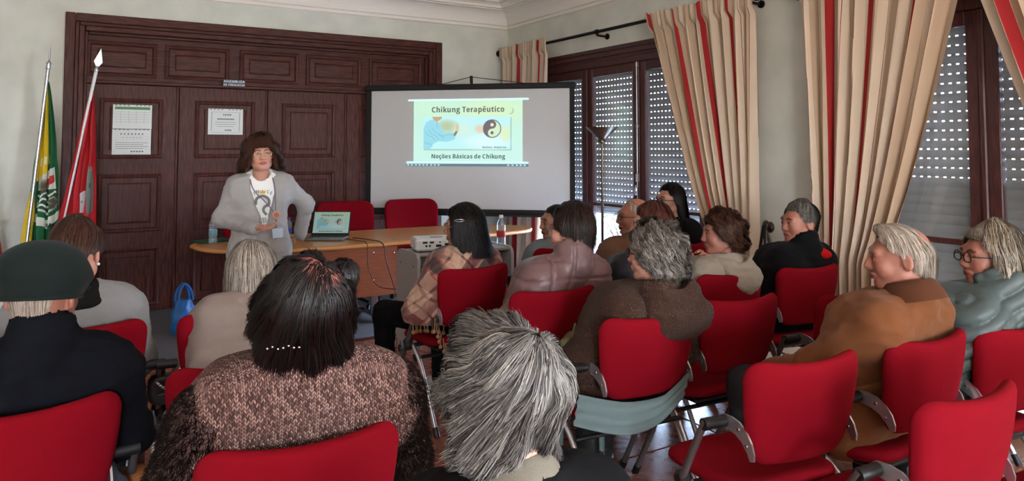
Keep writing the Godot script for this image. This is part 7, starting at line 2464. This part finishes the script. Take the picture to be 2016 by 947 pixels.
	make_hair(t, p.head_tf, h, [L(0.45, 0.42, 0.38), L(0.62, 0.58, 0.52), L(0.54, 0.49, 0.43), L(0.36, 0.33, 0.3), L(0.6, 0.52, 0.4)], 4200, 0.0013, 0.006, "hair", 0.016, 10)
	glasses(t, p.head_tf, M.black_plastic, 0.0024)

func ring_points(c: Vector3, r: float, n: int) -> Array:
	var o := []
	for k in n + 1: o.append(c + Vector3(0, sin(TAU * k / n) * r - r, cos(TAU * k / n) * r))
	return o

func soft_bag(called: String, label: String, at: Vector3, turn: float, size: Vector3, tilt: float, m: Material, strap: Array, chain := false) -> Node3D:
	var t := thing(called, label, "bag", at, turn)
	var mb := MB.new()
	soft(mb, size.x, size.y, minf(size.x, size.y) * 0.3, size.z, func(p: Vector2) -> float: return 0.01 * sin(p.x * 30.0), Vector3(0, size.y / 2, 0), Vector3.RIGHT, Basis(Vector3(1, 0, 0), tilt) * Vector3.UP, Basis(Vector3(1, 0, 0), tilt) * Vector3.BACK)
	obj("bag_body", mb, m, t)
	if strap.size():
		mb = MB.new()
		if chain:
			var sp := spline(strap, 6)
			for i in sp.size() - 1: mb.ball((sp[i] + sp[i + 1]) / 2, Vector3(0.008, 0.005, 0.005), 8)
		else:
			mb.tube(spline(strap, 6), 0.006, 7)
		obj("strap", mb, M.polished_alloy if chain else m, t)
	mb = MB.new()
	mb.box(Basis(Vector3(1, 0, 0), tilt) * Vector3(0, size.y * 0.42, size.z * 0.5), Vector3(size.x * 0.7, 0.006, 0.006), 0.002)
	obj("zip", mb, M.frame_grey, t)
	return t

func bags_and_papers() -> void:
	var olive := mat("bag_olive", Color(0.36, 0.39, 0.25), 0.3)
	soft_bag("handbag", "small olive-green shiny handbag beside the brown cardigan's sleeve", Vector3(1.84, 0.585, -2.55), 50, Vector3(0.17, 0.13, 0.055), -0.35, olive, [Vector3(-0.07, 0.12, 0), Vector3(0, 0.17, 0.01), Vector3(0.07, 0.12, 0)])
	soft_bag("floor_bag", "black bag standing on the floor under the curly grey-haired woman's chair", Vector3(2.13, 0.0, -2.78), 30, Vector3(0.26, 0.25, 0.11), 0.0, mat("bag_black", Color(0.03, 0.03, 0.032), 0.6), [Vector3(-0.08, 0.24, 0), Vector3(0, 0.31, 0.02), Vector3(0.08, 0.24, 0)])
	soft_bag("handbag", "dark handbag with a chain on the seat beside the beige jacket", Vector3(0.36, 0.475, -3.28), 10, Vector3(0.16, 0.12, 0.07), 0.0, mat("bag_brown", Color(0.08, 0.055, 0.05), 0.4), [Vector3(-0.06, 0.1, 0.03), Vector3(-0.02, 0.07, 0.06), Vector3(0.04, 0.09, 0.05), Vector3(0.07, 0.11, 0.0)], true)
	var mt := mat("bag_mustard", Color(1, 1, 1), 0.8)
	var im := Image.create(128, 128, false, Image.FORMAT_RGB8)
	im.fill(Color(0.5, 0.29, 0.1))
	for k in 5:
		poly_fill(im, [Vector2(10 + k * 24, 40), Vector2(18 + k * 24, 14), Vector2(26 + k * 24, 40), Vector2(22 + k * 24, 60), Vector2(14 + k * 24, 62)], Color(0.08, 0.06, 0.05))
		disc(im, Vector2(18 + k * 24, 100), 9, Color(0.6, 0.1, 0.08))
	tri_tex(mt, image_tex(im), Vector3.ONE * 5.0)
	soft_bag("shoulder_bag", "mustard patterned bag by the right arm of the bottom left chair", Vector3(0.17, 0.36, -2.46), 20, Vector3(0.15, 0.2, 0.09), 0.0, mt, [])
	for q in [[Vector3(3.0, 0.476, -2.4), 20.0], [Vector3(3.15, 0.476, -2.42), -12.0]]:
		var t := thing("paper_sheet", "white paper on the empty red seat, %s sheet of the two" % ("left" if q[1] > 0 else "right"), "paper", q[0], q[1], "papers on the empty seat")
		var mb := MB.new()
		mb.box(Vector3.ZERO, Vector3(0.15, 0.002, 0.21), 0.0)
		obj("sheet", mb, M.paper, t)
